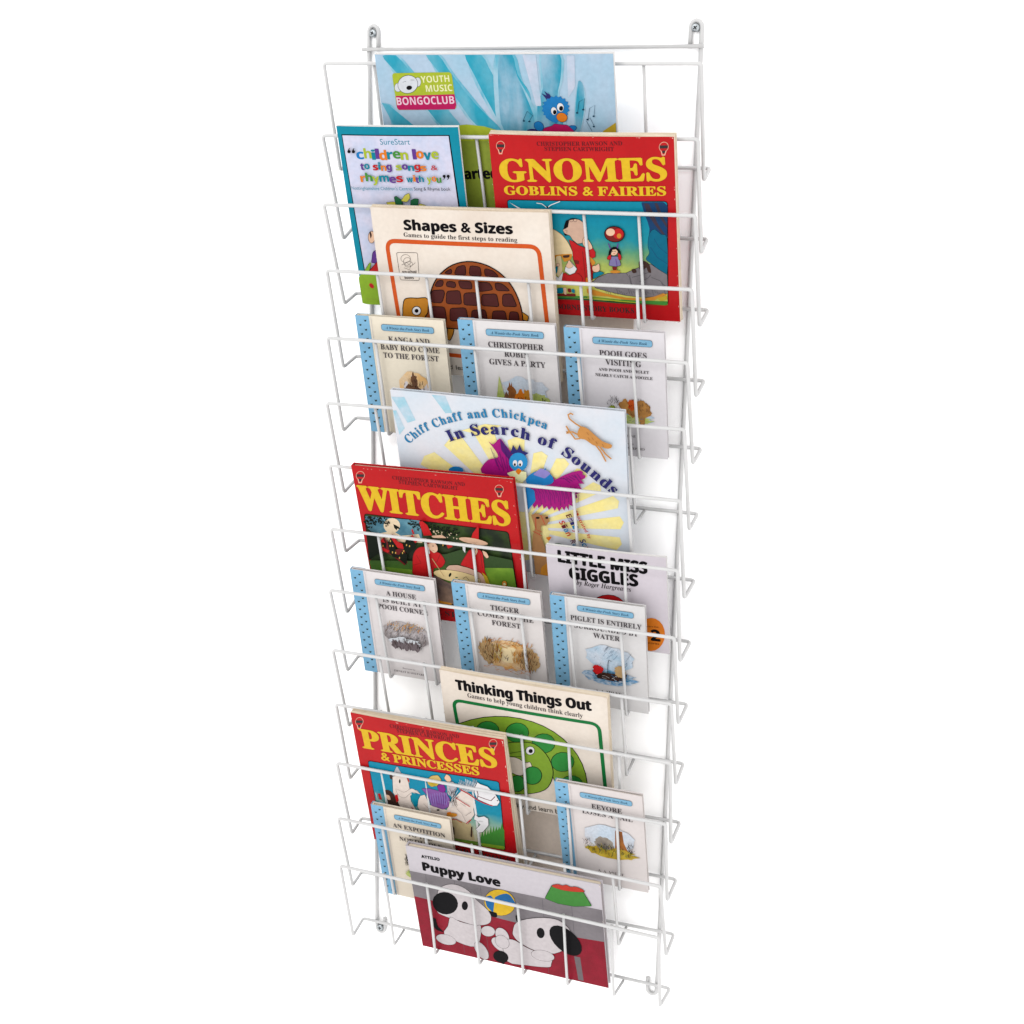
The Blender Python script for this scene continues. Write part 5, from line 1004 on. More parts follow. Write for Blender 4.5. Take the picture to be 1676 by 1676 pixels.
  ["P","cover_picture","blackgreen",[783,1405,763,1393,765,1409]],
  ["P","cover_picture","blackgreen",[761,1396,725,1360,717,1392]],
  ["P","cover_picture","blackgreen",[847,1382,821,1373,827,1391]],
  ["P","cover_picture","blackgreen",[708,1415,740,1443,744,1416]],
  ["P","cover_picture","blackgreen",[830,1396,796,1408,820,1425]],
  ["P","cover_picture","blackgreen",[707,1433,717,1419,702,1417]],
  ["P","cover_picture","blackgreen",[834,1445,849,1434,834,1428]],
  ["P","cover_picture","blackgreen",[851,1430,864,1448,871,1435]],
  ["P","cover_picture","blackgreen",[707,1412,732,1448,745,1423]],
  ["P","cover_picture","blackgreen",[859,1396,897,1390,876,1369]],
  ["P","cover_picture","blackgreen",[827,1409,853,1387,826,1378]],
  ["P","cover_picture","blackgreen",[819,1377,806,1357,798,1370]],
  ["P","cover_picture","blackgreen",[787,1394,794,1371,775,1373]],
  ["P","cover_picture","blackgreen",[733,1424,698,1396,695,1425]],
  ["P","cover_picture","blackgreen",[757,1436,730,1419,731,1440]],
  ["P","cover_picture","blackgreen",[705,1441,662,1412,663,1446]],
  ["P","cover_picture","blackgreen",[828,1437,835,1477,858,1461]],
  ["P","cover_picture","blackgreen",[810,1413,794,1437,818,1440]],
  ["P","cover_picture","blackgreen",[854,1431,858,1454,871,1446]],
  ["P","cover_picture","blackgreen",[853,1402,852,1433,874,1425]],
  ["P","cover_picture","blackgreen",[726,1454,708,1465,724,1473]],
  ["P","cover_picture","blackgreen",[750,1451,787,1466,780,1439]],
  ["P","cover_picture","blackgreen",[740,1415,762,1442,771,1421]],
  ["P","cover_picture","blackgreen",[797,1436,821,1435,809,1421]],
  ["P","cover_picture","blackgreen",[777,1432,759,1412,753,1428]],
  ["P","cover_picture","blackgreen",[744,1409,767,1412,759,1398]],
  ["P","cover_picture","blackgreen",[775,1415,795,1445,806,1425]],
  ["P","cover_picture","blackgreen",[836,1403,835,1435,858,1427]],
  ["P","cover_picture","blackgreen",[844,1414,883,1428,875,1400]],
  ["P","cover_picture","blackgreen",[777,1445,776,1470,794,1463]],
  ["P","cover_picture","blackgreen",[805,1378,800,1334,773,1350]],
  ["P","cover_picture","blackgreen",[727,1455,724,1478,741,1473]],
  ["P","cover_picture","blackgreen",[1277,1339,1296,1361,1302,1342]],
  ["P","cover_picture","blackgreen",[1063,1402,1093,1384,1067,1371]],
  ["P","cover_picture","blackgreen",[968,1371,949,1347,942,1366]],
  ["P","cover_picture","blackgreen",[1167,1369,1156,1351,1149,1363]],
  ["P","cover_picture","blackgreen",[1112,1392,1093,1403,1109,1411]],
  ["P","cover_picture","blackgreen",[1321,1383,1343,1361,1319,1355]],
  ["P","cover_picture","blackgreen",[1044,1381,1063,1397,1066,1381]],
  ["P","cover_picture","blackgreen",[1306,1412,1272,1376,1263,1407]],
  ["P","cover_picture","blackgreen",[1244,1355,1235,1379,1255,1377]],
  ["P","cover_picture","blackgreen",[1196,1354,1200,1382,1216,1371]],
  ["P","cover_picture","blackgreen",[1321,1356,1343,1336,1319,1328]],
  ["P","cover_picture","blackgreen",[1137,1402,1125,1436,1153,1433]],
  ["P","cover_picture","blackgreen",[1168,1416,1147,1441,1174,1446]],
  ["P","cover_picture","blackgreen",[1003,1363,1025,1339,998,1332]],
  ["P","cover_picture","blackgreen",[1315,1407,1313,1435,1333,1427]],
  ["P","cover_picture","blackgreen",[1176,1380,1140,1366,1147,1392]],
  ["P","cover_picture","blackgreen",[1066,1425,1064,1446,1079,1440]],
  ["P","cover_picture","blackgreen",[1239,1375,1211,1341,1201,1369]],
  ["P","cover_picture","blackgreen",[1044,1407,1083,1400,1060,1378]],
  ["P","cover_picture","blackgreen",[1142,1412,1114,1376,1103,1404]],
  ["P","cover_picture","blackgreen",[1071,1403,1080,1438,1100,1422]],
  ["P","cover_picture","blackgreen",[1074,1361,1068,1338,1055,1348]],
  ["P","cover_picture","blackgreen",[981,1438,981,1479,1009,1467]],
  ["P","cover_picture","blackgreen",[1014,1428,1017,1459,1037,1448]],
  ["P","cover_picture","blackgreen",[1261,1354,1279,1327,1253,1325]],
  ["P","cover_picture","blackgreen",[1100,1420,1072,1432,1093,1445]],
  ["P","cover_picture","blackgreen",[1020,1422,1058,1418,1038,1396]],
  ["P","cover_picture","blackgreen",[1255,1341,1218,1306,1211,1339]],
  ["P","cover_picture","blackgreen",[1157,1379,1193,1388,1183,1363]],
  ["P","cover_picture","blackgreen",[1215,1400,1173,1392,1186,1420]],
  ["P","cover_picture","blackgreen",[1175,1364,1180,1384,1191,1375]],
  ["P","cover_picture","blackgreen",[1202,1383,1170,1372,1177,1395]],
  ["P","cover_picture","blackgreen",[1013,1396,994,1394,1001,1407]],
  ["P","cover_picture","blackgreen",[1197,1388,1230,1401,1224,1377]],
  ["P","cover_picture","blackgreen",[1299,1409,1274,1435,1303,1442]],
  ["P","cover_picture","blackgreen",[958,1417,978,1407,962,1397]],
  ["P","cover_picture","blackgreen",[1148,1347,1169,1370,1175,1350]],
  ["P","cover_picture","blackgreen",[1220,1415,1190,1438,1219,1450]],
  ["P","cover_picture","blackgreen",[1306,1353,1281,1317,1268,1344]],
  ["P","cover_picture","blackgreen",[1256,1337,1215,1316,1219,1347]],
  ["P","cover_picture","blackgreen",[1241,1381,1261,1377,1249,1366]],
  ["P","cover_picture","blackgreen",[971,1431,948,1428,957,1443]],
  ["P","cover_picture","blackgreen",[1217,1378,1203,1402,1225,1403]],
  ["P","cover_picture","blackgreen",[1059,1398,1024,1371,1022,1400]],
  ["P","cover_picture","blackgreen",[1003,1362,973,1329,965,1357]],
  ["P","cover_picture","blackgreen",[1085,1390,1086,1354,1061,1364]],
  ["P","cover_picture","blackgreen",[941,1433,960,1402,931,1399]],
  ["P","cover_picture","blackgreen",[1125,1418,1133,1397,1115,1398]],
  ["P","cover_picture","blackgreen",[1103,1422,1116,1411,1102,1406]],
  ["P","cover_picture","blackgreen",[1004,1401,1023,1400,1014,1388]],
  ["P","cover_picture","blackgreen",[1117,1399,1151,1390,1130,1372]],
  ["P","cover_picture","blackgreen",[1100,1401,1119,1408,1115,1394]],
  ["P","cover_picture","blackgreen",[1029,1436,1041,1409,1017,1409]],
  ["P","cover_picture","blackgreen",[1188,1398,1208,1393,1196,1382]],
  ["P","cover_picture","blackgreen",[1231,1401,1192,1388,1201,1416]],
  ["P","cover_picture","blackgreen",[1314,1392,1308,1365,1292,1376]],
  ["P","cover_picture","blackgreen",[1262,1365,1283,1351,1264,1343]],
  ["P","cover_picture","blackgreen",[1205,1338,1239,1341,1226,1319]],
  ["P","cover_picture","blackgreen",[953,1443,975,1439,963,1427]],
  ["P","cover_picture","blackgreen",[955,1389,962,1347,930,1355]],
  ["P","cover_picture","blackgreen",[1328,1374,1365,1399,1365,1369]],
  ["P","cover_picture","blackgreen",[1319,1416,1301,1432,1319,1438]],
  ["P","cover_picture","blackgreen",[1321,1411,1339,1435,1348,1417]],
  ["P","cover_picture","blackgreen",[983,1412,975,1437,996,1435]],
  ["P","cover_picture","blackgreen",[1313,1404,1314,1443,1341,1431]],
  ["P","cover_picture","blackgreen",[1272,1372,1239,1334,1228,1365]],
  ["P","cover_picture","blackgreen",[1106,1416,1066,1407,1078,1434]],
  ["P","cover_picture","blackgreen",[1049,1427,1022,1449,1049,1458]],
  ["P","cover_picture","blackgreen",[1223,1391,1238,1366,1214,1365]],
  ["P","cover_picture","blackgreen",[1228,1425,1233,1458,1253,1445]],
  ["P","cover_picture","blackgreen",[1213,1420,1230,1443,1238,1426]],
  ["P","cover_picture","blackgreen",[1190,1348,1148,1330,1155,1361]],
  ["P","cover_picture","blackgreen",[1294,1353,1273,1330,1267,1350]],
  ["P","cover_picture","blackgreen",[966,1413,997,1387,966,1376]],
  ["P","cover_picture","blackgreen",[1170,1422,1160,1439,1175,1440]],
  ["P","cover_picture","blackgreen",[1039,1439,1027,1457,1044,1458]],
  ["P","cover_picture","blackgreen",[1178,1431,1202,1438,1197,1421]],
  ["P","cover_picture","blackgreen",[1024,1392,1034,1424,1051,1408]],
  ["P","cover_picture","blackgreen",[1176,1358,1184,1327,1159,1331]],
  ["P","cover_picture","blackgreen",[1013,1439,1040,1414,1011,1405]],
  ["P","cover_picture","blackgreen",[75,1373,98,1391,100,1373]],
  ["P","cover_picture","blackgreen",[88,1416,105,1441,114,1424]],
  ["P","cover_picture","blackgreen",[113,1362,147,1395,154,1367]],
  ["P","cover_picture","blackgreen",[100,1385,120,1366,97,1359]],
  ["P","cover_picture","blackgreen",[126,1351,129,1310,99,1319]],
  ["P","cover_picture","blackgreen",[113,1384,144,1369,117,1354]],
  ["P","cover_picture","blackgreen",[102,1396,83,1401,96,1411]],
  ["P","cover_picture","blackgreen",[124,1375,99,1395,126,1405]],
  ["P","cover_picture","blackgreen",[97,1418,65,1374,50,1405]],
  ["P","cover_picture","blackgreen",[114,1428,122,1407,103,1407]],
  ["P","cover_picture","blackgreen",[129,1332,173,1340,157,1311]],
  ["P","cover_picture","blackgreen",[108,1335,74,1315,76,1340]],
  ["P","cover_picture","blackgreen",[126,1314,80,1304,96,1335]],
  ["P","cover_picture","blackgreen",[126,1373,172,1401,169,1366]],
  ["P","cover_picture","blackgreen",[90,1357,108,1345,90,1338]],
  ["P","cover_picture","blackgreen",[126,1388,109,1412,135,1416]],
  ["P","cover_picture","moon",[894,1357,911,1352,897,1337]],
  ["P","cover_picture","moon",[1001,1367,1019,1362,1005,1348]],
  ["P","cover_picture","moon",[1028,1342,1046,1336,1032,1322]],
  ["P","cover_picture","moon",[1210,1354,1228,1348,1214,1334]],
  ["P","cover_picture","moon",[926,1385,944,1380,930,1366]],
  ["P","cover_picture","moon",[1064,1385,1082,1380,1068,1366]],
  ["P","cover_picture","moon",[943,1350,961,1345,947,1331]],
  ["P","cover_picture","moon",[1183,1307,1201,1302,1187,1288]],
  ["P","cover_picture","moon",[1307,1300,1325,1295,1312,1281]],
  ["P","cover_picture","moon",[1046,1381,1064,1376,1050,1362]],
  ["P","cover_picture","moon",[1017,1363,1034,1358,1021,1344]],
  ["P","cover_picture","moon",[1110,1347,1128,1341,1114,1327]],
  ["P","cover_picture","moon",[1034,1333,1052,1328,1038,1314]],
  ["P","cover_picture","moon",[1005,1364,1023,1359,1009,1345]],
  ["P","cover_picture","moon",[1267,1310,1285,1304,1271,1290]],
  ["P","cover_picture","moon",[1012,1379,1030,1374,1016,1360]],
  ["P","cover_picture","moon",[1239,1370,1257,1365,1243,1351]],
  ["P","cover_picture","moon",[936,1367,954,1362,940,1348]],
  ["P","cover_picture","moon",[1118,1373,1136,1368,1122,1354]],
  ["P","cover_picture","moon",[904,1395,921,1389,907,1375]],
  ["P","cover_picture","moon",[1219,1340,1236,1335,1223,1321]],
  ["P","cover_picture","moon",[1308,1306,1326,1301,1312,1287]],
  ["P","cover_picture","moon",[1314,1360,1332,1355,1319,1341]],
  ["P","cover_picture","moon",[965,1401,983,1396,969,1382]],
  ["P","cover_picture","moon",[1071,1366,1089,1361,1075,1347]],
  ["P","cover_picture","moon",[900,1370,918,1365,904,1351]],
  ["P","cover_picture","blackgreen",[69,1281,238,1241,205,961,33,823]],
  ["P","cover_picture","greenband",[34,803,38,819,52,825,650,891,668,897,684,910,754,990,770,1003,788,1009,1107,1043,1125,1047,1144,1053,1332,1134,1350,1139,1368,1140,1594,1114,1612,1112,1629,1110,2004,1072,2017,1066,2021,1051,2024,678,2020,662,2006,655,1107,549,1088,548,1069,549,64,670,49,677,43,692]],
  ["P","cover_picture","greenlight",[1623,891,1624,905,1636,911,2001,952,2015,949,2020,934,2030,671,2026,655,2012,650,1705,648,1690,652,1682,666]],
  ["P","cover_picture","greenlight",[187,729,192,744,206,750,628,755,642,750,644,734,639,707,632,691,617,686,208,689,194,694,188,709]],
  ["P","cover_picture","darkred",[217,1094,313,1206,352,1123,401,1012,564,1087,574,986,580,853,532,810,447,883,362,948,232,994]],
  ["P","cover_picture","blackgreen",[350,1108,412,1230,454,1119,432,956,351,962]],
  ["P","cover_picture","blackgreen",[552,1057,609,1193,687,1258,750,1150,711,1074,602,989,579,1016]],
  ["P","cover_picture","blackgreen",[266,1100,307,1176,329,1106,308,1031]],
  ["P","cover_picture","blackgreen",[452,914,526,1025,600,974,561,821,512,861]],
  ["P","cover_picture","blackgreen",[1077,1185,1125,1246,1160,1207,1139,1148]],
  ["P","cover_picture","blackgreen",[365,964,488,962,478,902,385,921]],
  ["P","cover_picture","red2",[399,1229,438,1261,482,1166,558,1130,559,1058,478,1064,427,1160]],
  ["P","cover_picture","red2",[237,1126,289,1189,311,1119]],
  ["P","cover_picture","red2",[684,1244,712,1289,771,1196,739,1164]],
  ["P","cover_picture","red2",[1150,1235,1190,1239,1248,1174,1177,1138]],
  ["P","cover_picture","red2",[710,1359,731,1368,747,1300,720,1297]],
  ["P","cover_picture","red2",[218,1065,359,1007,325,974,235,1009]],
  ["P","cover_picture","lampy",[388,1169,402,1170,397,1144,383,1142]],
  ["P","cover_picture","lampy",[370,1095,384,1096,379,1069,366,1068]],
  ["P","cover_picture","lampy",[409,1099,423,1100,419,1073,405,1072]],
  ["P","cover_picture","lampy",[606,1134,619,1135,615,1109,601,1107]],
  ["P","cover_picture","lampy",[645,1123,658,1125,654,1098,640,1097]],
  ["P","cover_picture","lampy",[389,1002,403,1003,399,976,385,975]],
  ["P","cover_picture","lampy",[433,999,447,1000,442,973,428,972]],
  ["P","cover_picture","lampy",[530,1009,544,1011,540,984,526,982]],
  ["P","cover_picture","lampy",[552,1041,566,1042,562,1016,548,1014]],
  ["P","cover_picture","lampy",[1111,1194,1125,1195,1121,1169,1108,1168]],
  ["P","cover_picture","lampy",[476,930,490,931,485,904,471,902]],
  ["P","cover_picture","lampy",[270,1084,284,1085,279,1059,265,1057]],
  ["P","cover_picture","red",[669,937,678,972,689,1001,704,1029,727,1060,754,1089,785,1111,820,1122,859,1125,894,1122,921,1109,943,1089,968,1072,998,1067,1031,1065,1059,1053,1084,1022,1104,981,1112,942,1099,906,1074,872,1045,845,1011,834,974,830,945,819,930,792,923,757,919,726,924,702,932,684,911,672,833,666,727,666,649,680,628,711,637,755,647,801,652,847,660,895]],
  ["L","cover_picture","darkred",0.6,[669,937,678,972,689,1001,704,1029,727,1060,754,1089,785,1111,820,1122,859,1125,894,1122,921,1109,943,1089,968,1072,998,1067,1031,1065,1059,1053,1084,1022,1104,981,1112,942,1099,906,1074,872,1045,845,1011,834,974,830,945,819,930,792,923,757,919,726,924,702,932,684,911,672,833,666,727,666,649,680,628,711,637,755,647,801,652,847,660,895],1],
  ["L","cover_picture","darkred",0.5,[854,1031,845,883,830,685],0],
  ["L","cover_picture","darkred",0.5,[932,966,938,863,945,819],0],
  ["L","cover_picture","darkred",0.5,[725,988,776,875,659,832],0],
  ["L","cover_picture","darkred",0.5,[1057,1038,1002,929,942,893],0],
  ["P","cover_picture","red2",[836,1490,884,1502,942,1452,988,1310,872,1291,854,1388]],
  ["P","cover_picture","red2",[895,1223,992,1247,1042,1224,1007,1163,896,1137]],
  ["P","cover_picture","skin",[900,1166,924,1183,957,1197,986,1204,1007,1198,1023,1184,1034,1166,1039,1143,1038,1117,1031,1093,1017,1074,997,1059,978,1051,963,1057,948,1070,935,1083,924,1091,913,1098,906,1109,899,1126,894,1147]],
  ["L","cover_picture","ink",0.35,[900,1166,924,1183,957,1197,986,1204,1007,1198,1023,1184,1034,1166,1039,1143,1038,1117,1031,1093,1017,1074,997,1059,978,1051,963,1057,948,1070,935,1083,924,1091,913,1098,906,1109,899,1126,894,1147],1],
  ["P","cover_picture","ink",[987,1154,986,1151,985,1148,983,1146,980,1145,978,1144,975,1144,973,1145,972,1147,971,1149,971,1152,972,1155,973,1157,975,1159,978,1161,980,1161,983,1161,985,1160,986,1159,987,1156]],
  ["L","cover_picture","ink",0.4,[950,1092,989,1082],0],
  ["P","cover_picture","white",[883,1135,915,1124,922,1038,879,1019,858,1060]],
  ["P","cover_picture","skin",[982,1291,980,1300,992,1305,1105,1327,1122,1328,1137,1322,1170,1301,1176,1294,1166,1290,1014,1275,998,1276,987,1284]],
  ["P","cover_picture","red",[1326,936,1352,982,1391,1042,1424,1092,1442,1121,1454,1140,1471,1155,1500,1168,1534,1177,1566,1179,1593,1175,1617,1165,1635,1143,1641,1104,1641,1052,1640,1000,1640,949,1638,897,1639,852,1650,812,1663,778,1658,765,1620,787,1564,831,1507,867,1450,886,1393,898,1350,909,1328,914,1320,918]],
  ["L","cover_picture","darkred",0.6,[1326,936,1352,982,1391,1042,1424,1092,1442,1121,1454,1140,1471,1155,1500,1168,1534,1177,1566,1179,1593,1175,1617,1165,1635,1143,1641,1104,1641,1052,1640,1000,1640,949,1638,897,1639,852,1650,812,1663,778,1658,765,1620,787,1564,831,1507,867,1450,886,1393,898,1350,909,1328,914,1320,918],1],
  ["L","cover_picture","darkred",0.6,[1612,1112,1611,908],0],
  ["L","cover_picture","darkred",0.5,[1527,1060,1495,881],0],
  ["P","cover_picture","red2",[1508,1314,1543,1401,1619,1505,1634,1493,1612,1311]],
  ["P","cover_picture","skin",[1729,1272,1716,1260,1686,1251,1641,1245,1586,1243,1527,1246,1468,1254,1416,1264,1376,1278,1352,1292,1347,1306,1360,1318,1390,1328,1435,1334,1490,1335,1549,1332,1608,1325,1659,1314,1699,1301,1723,1286]],
  ["L","cover_picture","tanline",0.4,[1729,1272,1716,1260,1686,1251,1641,1245,1586,1243,1527,1246,1468,1254,1416,1264,1376,1278,1352,1292,1347,1306,1360,1318,1390,1328,1435,1334,1490,1335,1549,1332,1608,1325,1659,1314,1699,1301,1723,1286],1],
  ["P","cover_picture","skin",[1641,1225,1643,1238,1655,1240,1724,1229,1734,1223,1729,1211,1722,1202,1709,1191,1694,1189,1663,1193,1650,1199,1643,1213]],
  ["P","cover_picture","skin",[1519,1169,1525,1185,1539,1196,1551,1200,1565,1201,1573,1190,1578,1170,1579,1152,1573,1134,1552,1095,1542,1084,1532,1090,1523,1102,1516,1118,1515,1136]],
  ["L","cover_picture","ink",0.3,[1519,1169,1525,1185,1539,1196,1551,1200,1565,1201,1573,1190,1578,1170,1579,1152,1573,1134,1552,1095,1542,1084,1532,1090,1523,1102,1516,1118,1515,1136],1],
  ["P","cover_picture","ink",[1556,1171,1555,1168,1554,1165,1552,1162,1550,1161,1548,1160,1546,1160,1544,1161,1543,1163,1542,1166,1542,1169,1543,1172,1544,1175,1546,1178,1548,1179,1550,1180,1552,1180,1554,1179,1555,1177,1556,1174]],
  ["P","cover_picture","skin",[1641,1154,1642,1166,1653,1166,1678,1156,1692,1147,1701,1133,1714,1098,1716,1083,1707,1071,1699,1065,1686,1061,1675,1069,1661,1088,1652,1103,1647,1120]],
  ["L","cover_picture","ink",0.3,[1641,1154,1642,1166,1653,1166,1678,1156,1692,1147,1701,1133,1714,1098,1716,1083,1707,1071,1699,1065,1686,1061,1675,1069,1661,1088,1652,1103,1647,1120],1],
  ["P","cover_picture","white",[1383,1195,1422,1192,1406,1105,1380,1145]],
  ["P","cover_picture","cauldron",[923,711,971,714,1039,665,1126,628,1241,629,1373,643,1484,654,1563,660,1621,662,1661,660,1682,662,1685,658,1671,615,1642,489,1595,320,1521,205,1401,204,1254,261,1127,308,1031,305,954,291,904,320,886,442,895,604]],
  ["L","cover_picture","ink",0.5,[923,711,971,714,1039,665,1126,628,1241,629,1373,643,1484,654,1563,660,1621,662,1661,660,1682,662,1685,658,1671,615,1642,489,1595,320,1521,205,1401,204,1254,261,1127,308,1031,305,954,291,904,320,886,442,895,604],1],
  ["P","cover_picture","orange2",[911,332,913,346,926,348,972,336,990,332,1008,330,1096,324,1110,320,1116,311,1117,303,1113,294,1099,292,934,297,919,303,912,319]],
  ["P","cover_picture","red2",[905,384,963,344,918,322]],
  ["P","cover_picture","skin2",[1116,827,1111,839,1120,853,1145,879,1161,892,1179,898,1251,911,1270,913,1288,912,1411,891,1428,887,1445,882,1567,837,1582,829,1593,816,1656,721,1663,706,1664,691,1663,682,1658,671,1643,667,1585,665,1570,668,1559,681,1530,748,1520,761,1505,768,1275,806,1257,809,1239,810,1154,810,1137,813,1124,821]],
  ["L","cover_picture","ink",0.45,[1116,827,1111,839,1120,853,1145,879,1161,892,1179,898,1251,911,1270,913,1288,912,1411,891,1428,887,1445,882,1567,837,1582,829,1593,816,1656,721,1663,706,1664,691,1663,682,1658,671,1643,667,1585,665,1570,668,1559,681,1530,748,1520,761,1505,768,1275,806,1257,809,1239,810,1154,810,1137,813,1124,821],1],
  ["P","cover_picture","soup",[1566,707,1544,681,1492,659,1416,645,1324,640,1224,644,1126,656,1040,676,974,702,936,731,928,760,952,786,1005,807,1081,820,1173,826,1272,822,1369,809,1454,789,1519,764,1558,736]],
  ["L","cover_picture","ink",0.5,[1566,707,1544,681,1492,659,1416,645,1324,640,1224,644,1126,656,1040,676,974,702,936,731,928,760,952,786,1005,807,1081,820,1173,826,1272,822,1369,809,1454,789,1519,764,1558,736],1],
  ["L","cover_picture","tan",1.1,[939,967,1069,720],0],
  ["P","cover_picture","blackgreen",[1169,747,1163,737,1157,729,1150,723,1144,720,1138,721,1135,724,1133,730,1134,739,1137,749,1141,759,1147,768,1154,776,1160,782,1167,785,1172,785,1175,781,1177,775,1176,767,1174,757]],
  ["P","cover_picture","dkgreen",[1260,727,1258,724,1255,722,1251,720,1245,718,1239,717,1233,717,1228,717,1224,718,1222,720,1221,722,1222,725,1225,727,1230,730,1235,731,1241,732,1247,733,1252,732,1257,731,1259,729]],
  ["P","cover_picture","blackgreen",[1290,693,1288,689,1285,686,1281,683,1275,681,1269,680,1263,679,1258,680,1254,682,1251,685,1251,688,1252,691,1255,695,1260,698,1266,700,1272,701,1278,701,1283,700,1287,698,1289,696]],
  ["L","cover_picture","darkbrown",0.7,[1328,720,1373,755,1408,706],0],
  ["P","cover_picture","orange2",[1916,717,1914,702,1907,687,1899,676,1888,668,1877,664,1867,665,1857,671,1850,681,1847,694,1846,709,1849,724,1855,738,1864,750,1874,758,1885,761,1896,760,1905,754,1912,745,1916,732]],
  ["L","cover_picture","ink",0.4,[1916,717,1914,702,1907,687,1899,676,1888,668,1877,664,1867,665,1857,671,1850,681,1847,694,1846,709,1849,724,1855,738,1864,750,1874,758,1885,761,1896,760,1905,754,1912,745,1916,732],1],
  ["P","cover_picture","cream_y",[1898,710,1897,704,1894,699,1890,695,1885,691,1879,690,1874,690,1869,692,1866,696,1864,701,1863,706,1865,712,1868,717,1872,722,1877,725,1882,726,1888,726,1892,724,1896,721,1898,716]],
  ["P","cover_picture","mustard",[1599,848,1661,795,1689,663,1635,672]],
 ],
 'J': [
  ["T","title","ink","b","LITTLE MISS",[151,1129,1253,1101],15.93,1.3],
  ["T","title","ink","b","GIGGLES",[283,914,1135,915],15.93,1.3],
  ["T","author_name","darkink","x","by Roger Hargreaves",[363,839,1050,830],6.51,0],
  ["P","cover_picture","red",[979,566,965,498,929,433,875,378,809,338,736,317,664,318,600,339,551,380,521,436,513,502,528,571,565,636,619,691,686,730,759,750,830,749,893,727,942,686,971,630]],
  ["L","cover_picture","ink",0.8,[979,566,965,498,929,433,875,378,809,338,736,317,664,318,600,339,551,380,521,436,513,502,528,571,565,636,619,691,686,730,759,750,830,749,893,727,942,686,971,630],1],
  ["P","cover_picture","orange",[1445,278,1433,202,1405,132,1364,72,1314,30,1260,10,1206,14,1159,41,1122,89,1100,153,1096,227,1108,303,1136,374,1178,433,1228,474,1283,494,1336,490,1383,462,1419,415,1440,351]],
  ["T","price_mark","ink","b","2",[1272,169,1380,171],15.92,1],
  ["T","price_mark","ink","s","more than",[1228,357,1373,365],2.6,0],
  ["T","price_mark","ink","s","stories",[1224,116,1369,119],3.01,0],
 ],
 'N': [
  ["T","title","ink","b","Thinking Things Out",[214,1804,1982,1828],14.8,1.3],
  ["T","subtitle","darkink","m","Games to help young children think clearly",[355,1711,1868,1697],6.74,0],
  ["R","cover_picture",None,[147,1628,2071,1637,2118,241,227,263],12,4.8,"greenframe"],
  ["P","cover_picture","peapod",[1831,299,1863,477,1872,649,1858,812,1822,963,1765,1099,1687,1220,1590,1322,1476,1405,1346,1467,1203,1507,1048,1524,884,1518,714,1488,540,1434,365,1357,192,1258,25,1138,4,998,4,841,4,669,4,486,4,294,4,99,4,229,143,145]],
  ["L","cover_picture","ink",1.1,[1831,299,1863,477,1872,649,1858,812,1822,963,1765,1099,1687,1220,1590,1322,1476,1405,1346,1467,1203,1507,1048,1524,884,1518,714,1488,540,1434,365,1357,192,1258,25,1138,4,998,4,841,4,669,4,486,4,294,4,99,4,229,143,145],1],
  ["P","cover_picture","cream_in",[1424,216,1445,343,1449,465,1437,580,1410,687,1368,783,1312,868,1243,939,1161,995,1070,1036,969,1060,861,1068,747,1059,629,1032,510,989,391,929,275,854,164,764,60,661,4,547,4,424,4,294,4,160,4,24,4,4]],
  ["L","cover_picture","ink",1,[1424,216,1445,343,1449,465,1437,580,1410,687,1368,783,1312,868,1243,939,1161,995,1070,1036,969,1060,861,1068,747,1059,629,1032,510,989,391,929,275,854,164,764,60,661,4,547],0],
  ["P","cover_picture","pea",[1812,616,1803,679,1768,725,1715,745,1652,736,1589,700,1538,643,1507,573,1503,504,1525,447,1571,413,1632,407,1697,431,1755,480,1796,546]],
  ["L","cover_picture","ink",0.8,[1812,616,1803,679,1768,725,1715,745,1652,736,1589,700,1538,643,1507,573,1503,504,1525,447,1571,413,1632,407,1697,431,1755,480,1796,546],1],
  ["P","cover_picture","pea",[1718,977,1708,1038,1674,1083,1621,1104,1558,1096,1496,1061,1445,1005,1414,938,1410,870,1432,815,1477,781,1537,775,1602,797,1660,845,1700,908]],
  ["L","cover_picture","ink",0.8,[1718,977,1708,1038,1674,1083,1621,1104,1558,1096,1496,1061,1445,1005,1414,938,1410,870,1432,815,1477,781,1537,775,1602,797,1660,845,1700,908],1],
  ["P","cover_picture","pea",[1484,1223,1475,1284,1441,1329,1388,1350,1325,1342,1262,1309,1210,1254,1179,1187,1174,1120,1196,1065,1241,1031,1301,1025,1367,1047,1425,1093,1467,1155]],
  ["L","cover_picture","ink",0.8,[1484,1223,1475,1284,1441,1329,1388,1350,1325,1342,1262,1309,1210,1254,1179,1187,1174,1120,1196,1065,1241,1031,1301,1025,1367,1047,1425,1093,1467,1155],1],
  ["P","cover_picture","pea",[1145,1323,1136,1384,1102,1429,1049,1450,984,1443,920,1409,867,1354,834,1288,828,1221,849,1165,895,1131,956,1124,1023,1146,1083,1193,1126,1255]],
  ["L","cover_picture","ink",0.8,[1145,1323,1136,1384,1102,1429,1049,1450,984,1443,920,1409,867,1354,834,1288,828,1221,849,1165,895,1131,956,1124,1023,1146,1083,1193,1126,1255],1],
  ["P","cover_picture","pea",[744,1259,736,1322,702,1368,647,1389,580,1381,514,1347,458,1291,424,1223,416,1155,438,1098,484,1064,547,1057,616,1080,678,1127,723,1190]],
  ["L","cover_picture","ink",0.8,[744,1259,736,1322,702,1368,647,1389,580,1381,514,1347,458,1291,424,1223,416,1155,438,1098,484,1064,547,1057,616,1080,678,1127,723,1190],1],
  ["P","cover_picture","pea",[336,1035,329,1099,294,1146,238,1167,169,1159,100,1123,42,1065,5,995,4,925,18,867,65,832,130,825,201,849,266,898,314,964]],
  ["L","cover_picture","ink",0.8,[336,1035,329,1099,294,1146,238,1167,169,1159,100,1123,42,1065,5,995,4,925,18,867,65,832,130,825,201,849,266,898,314,964],1],
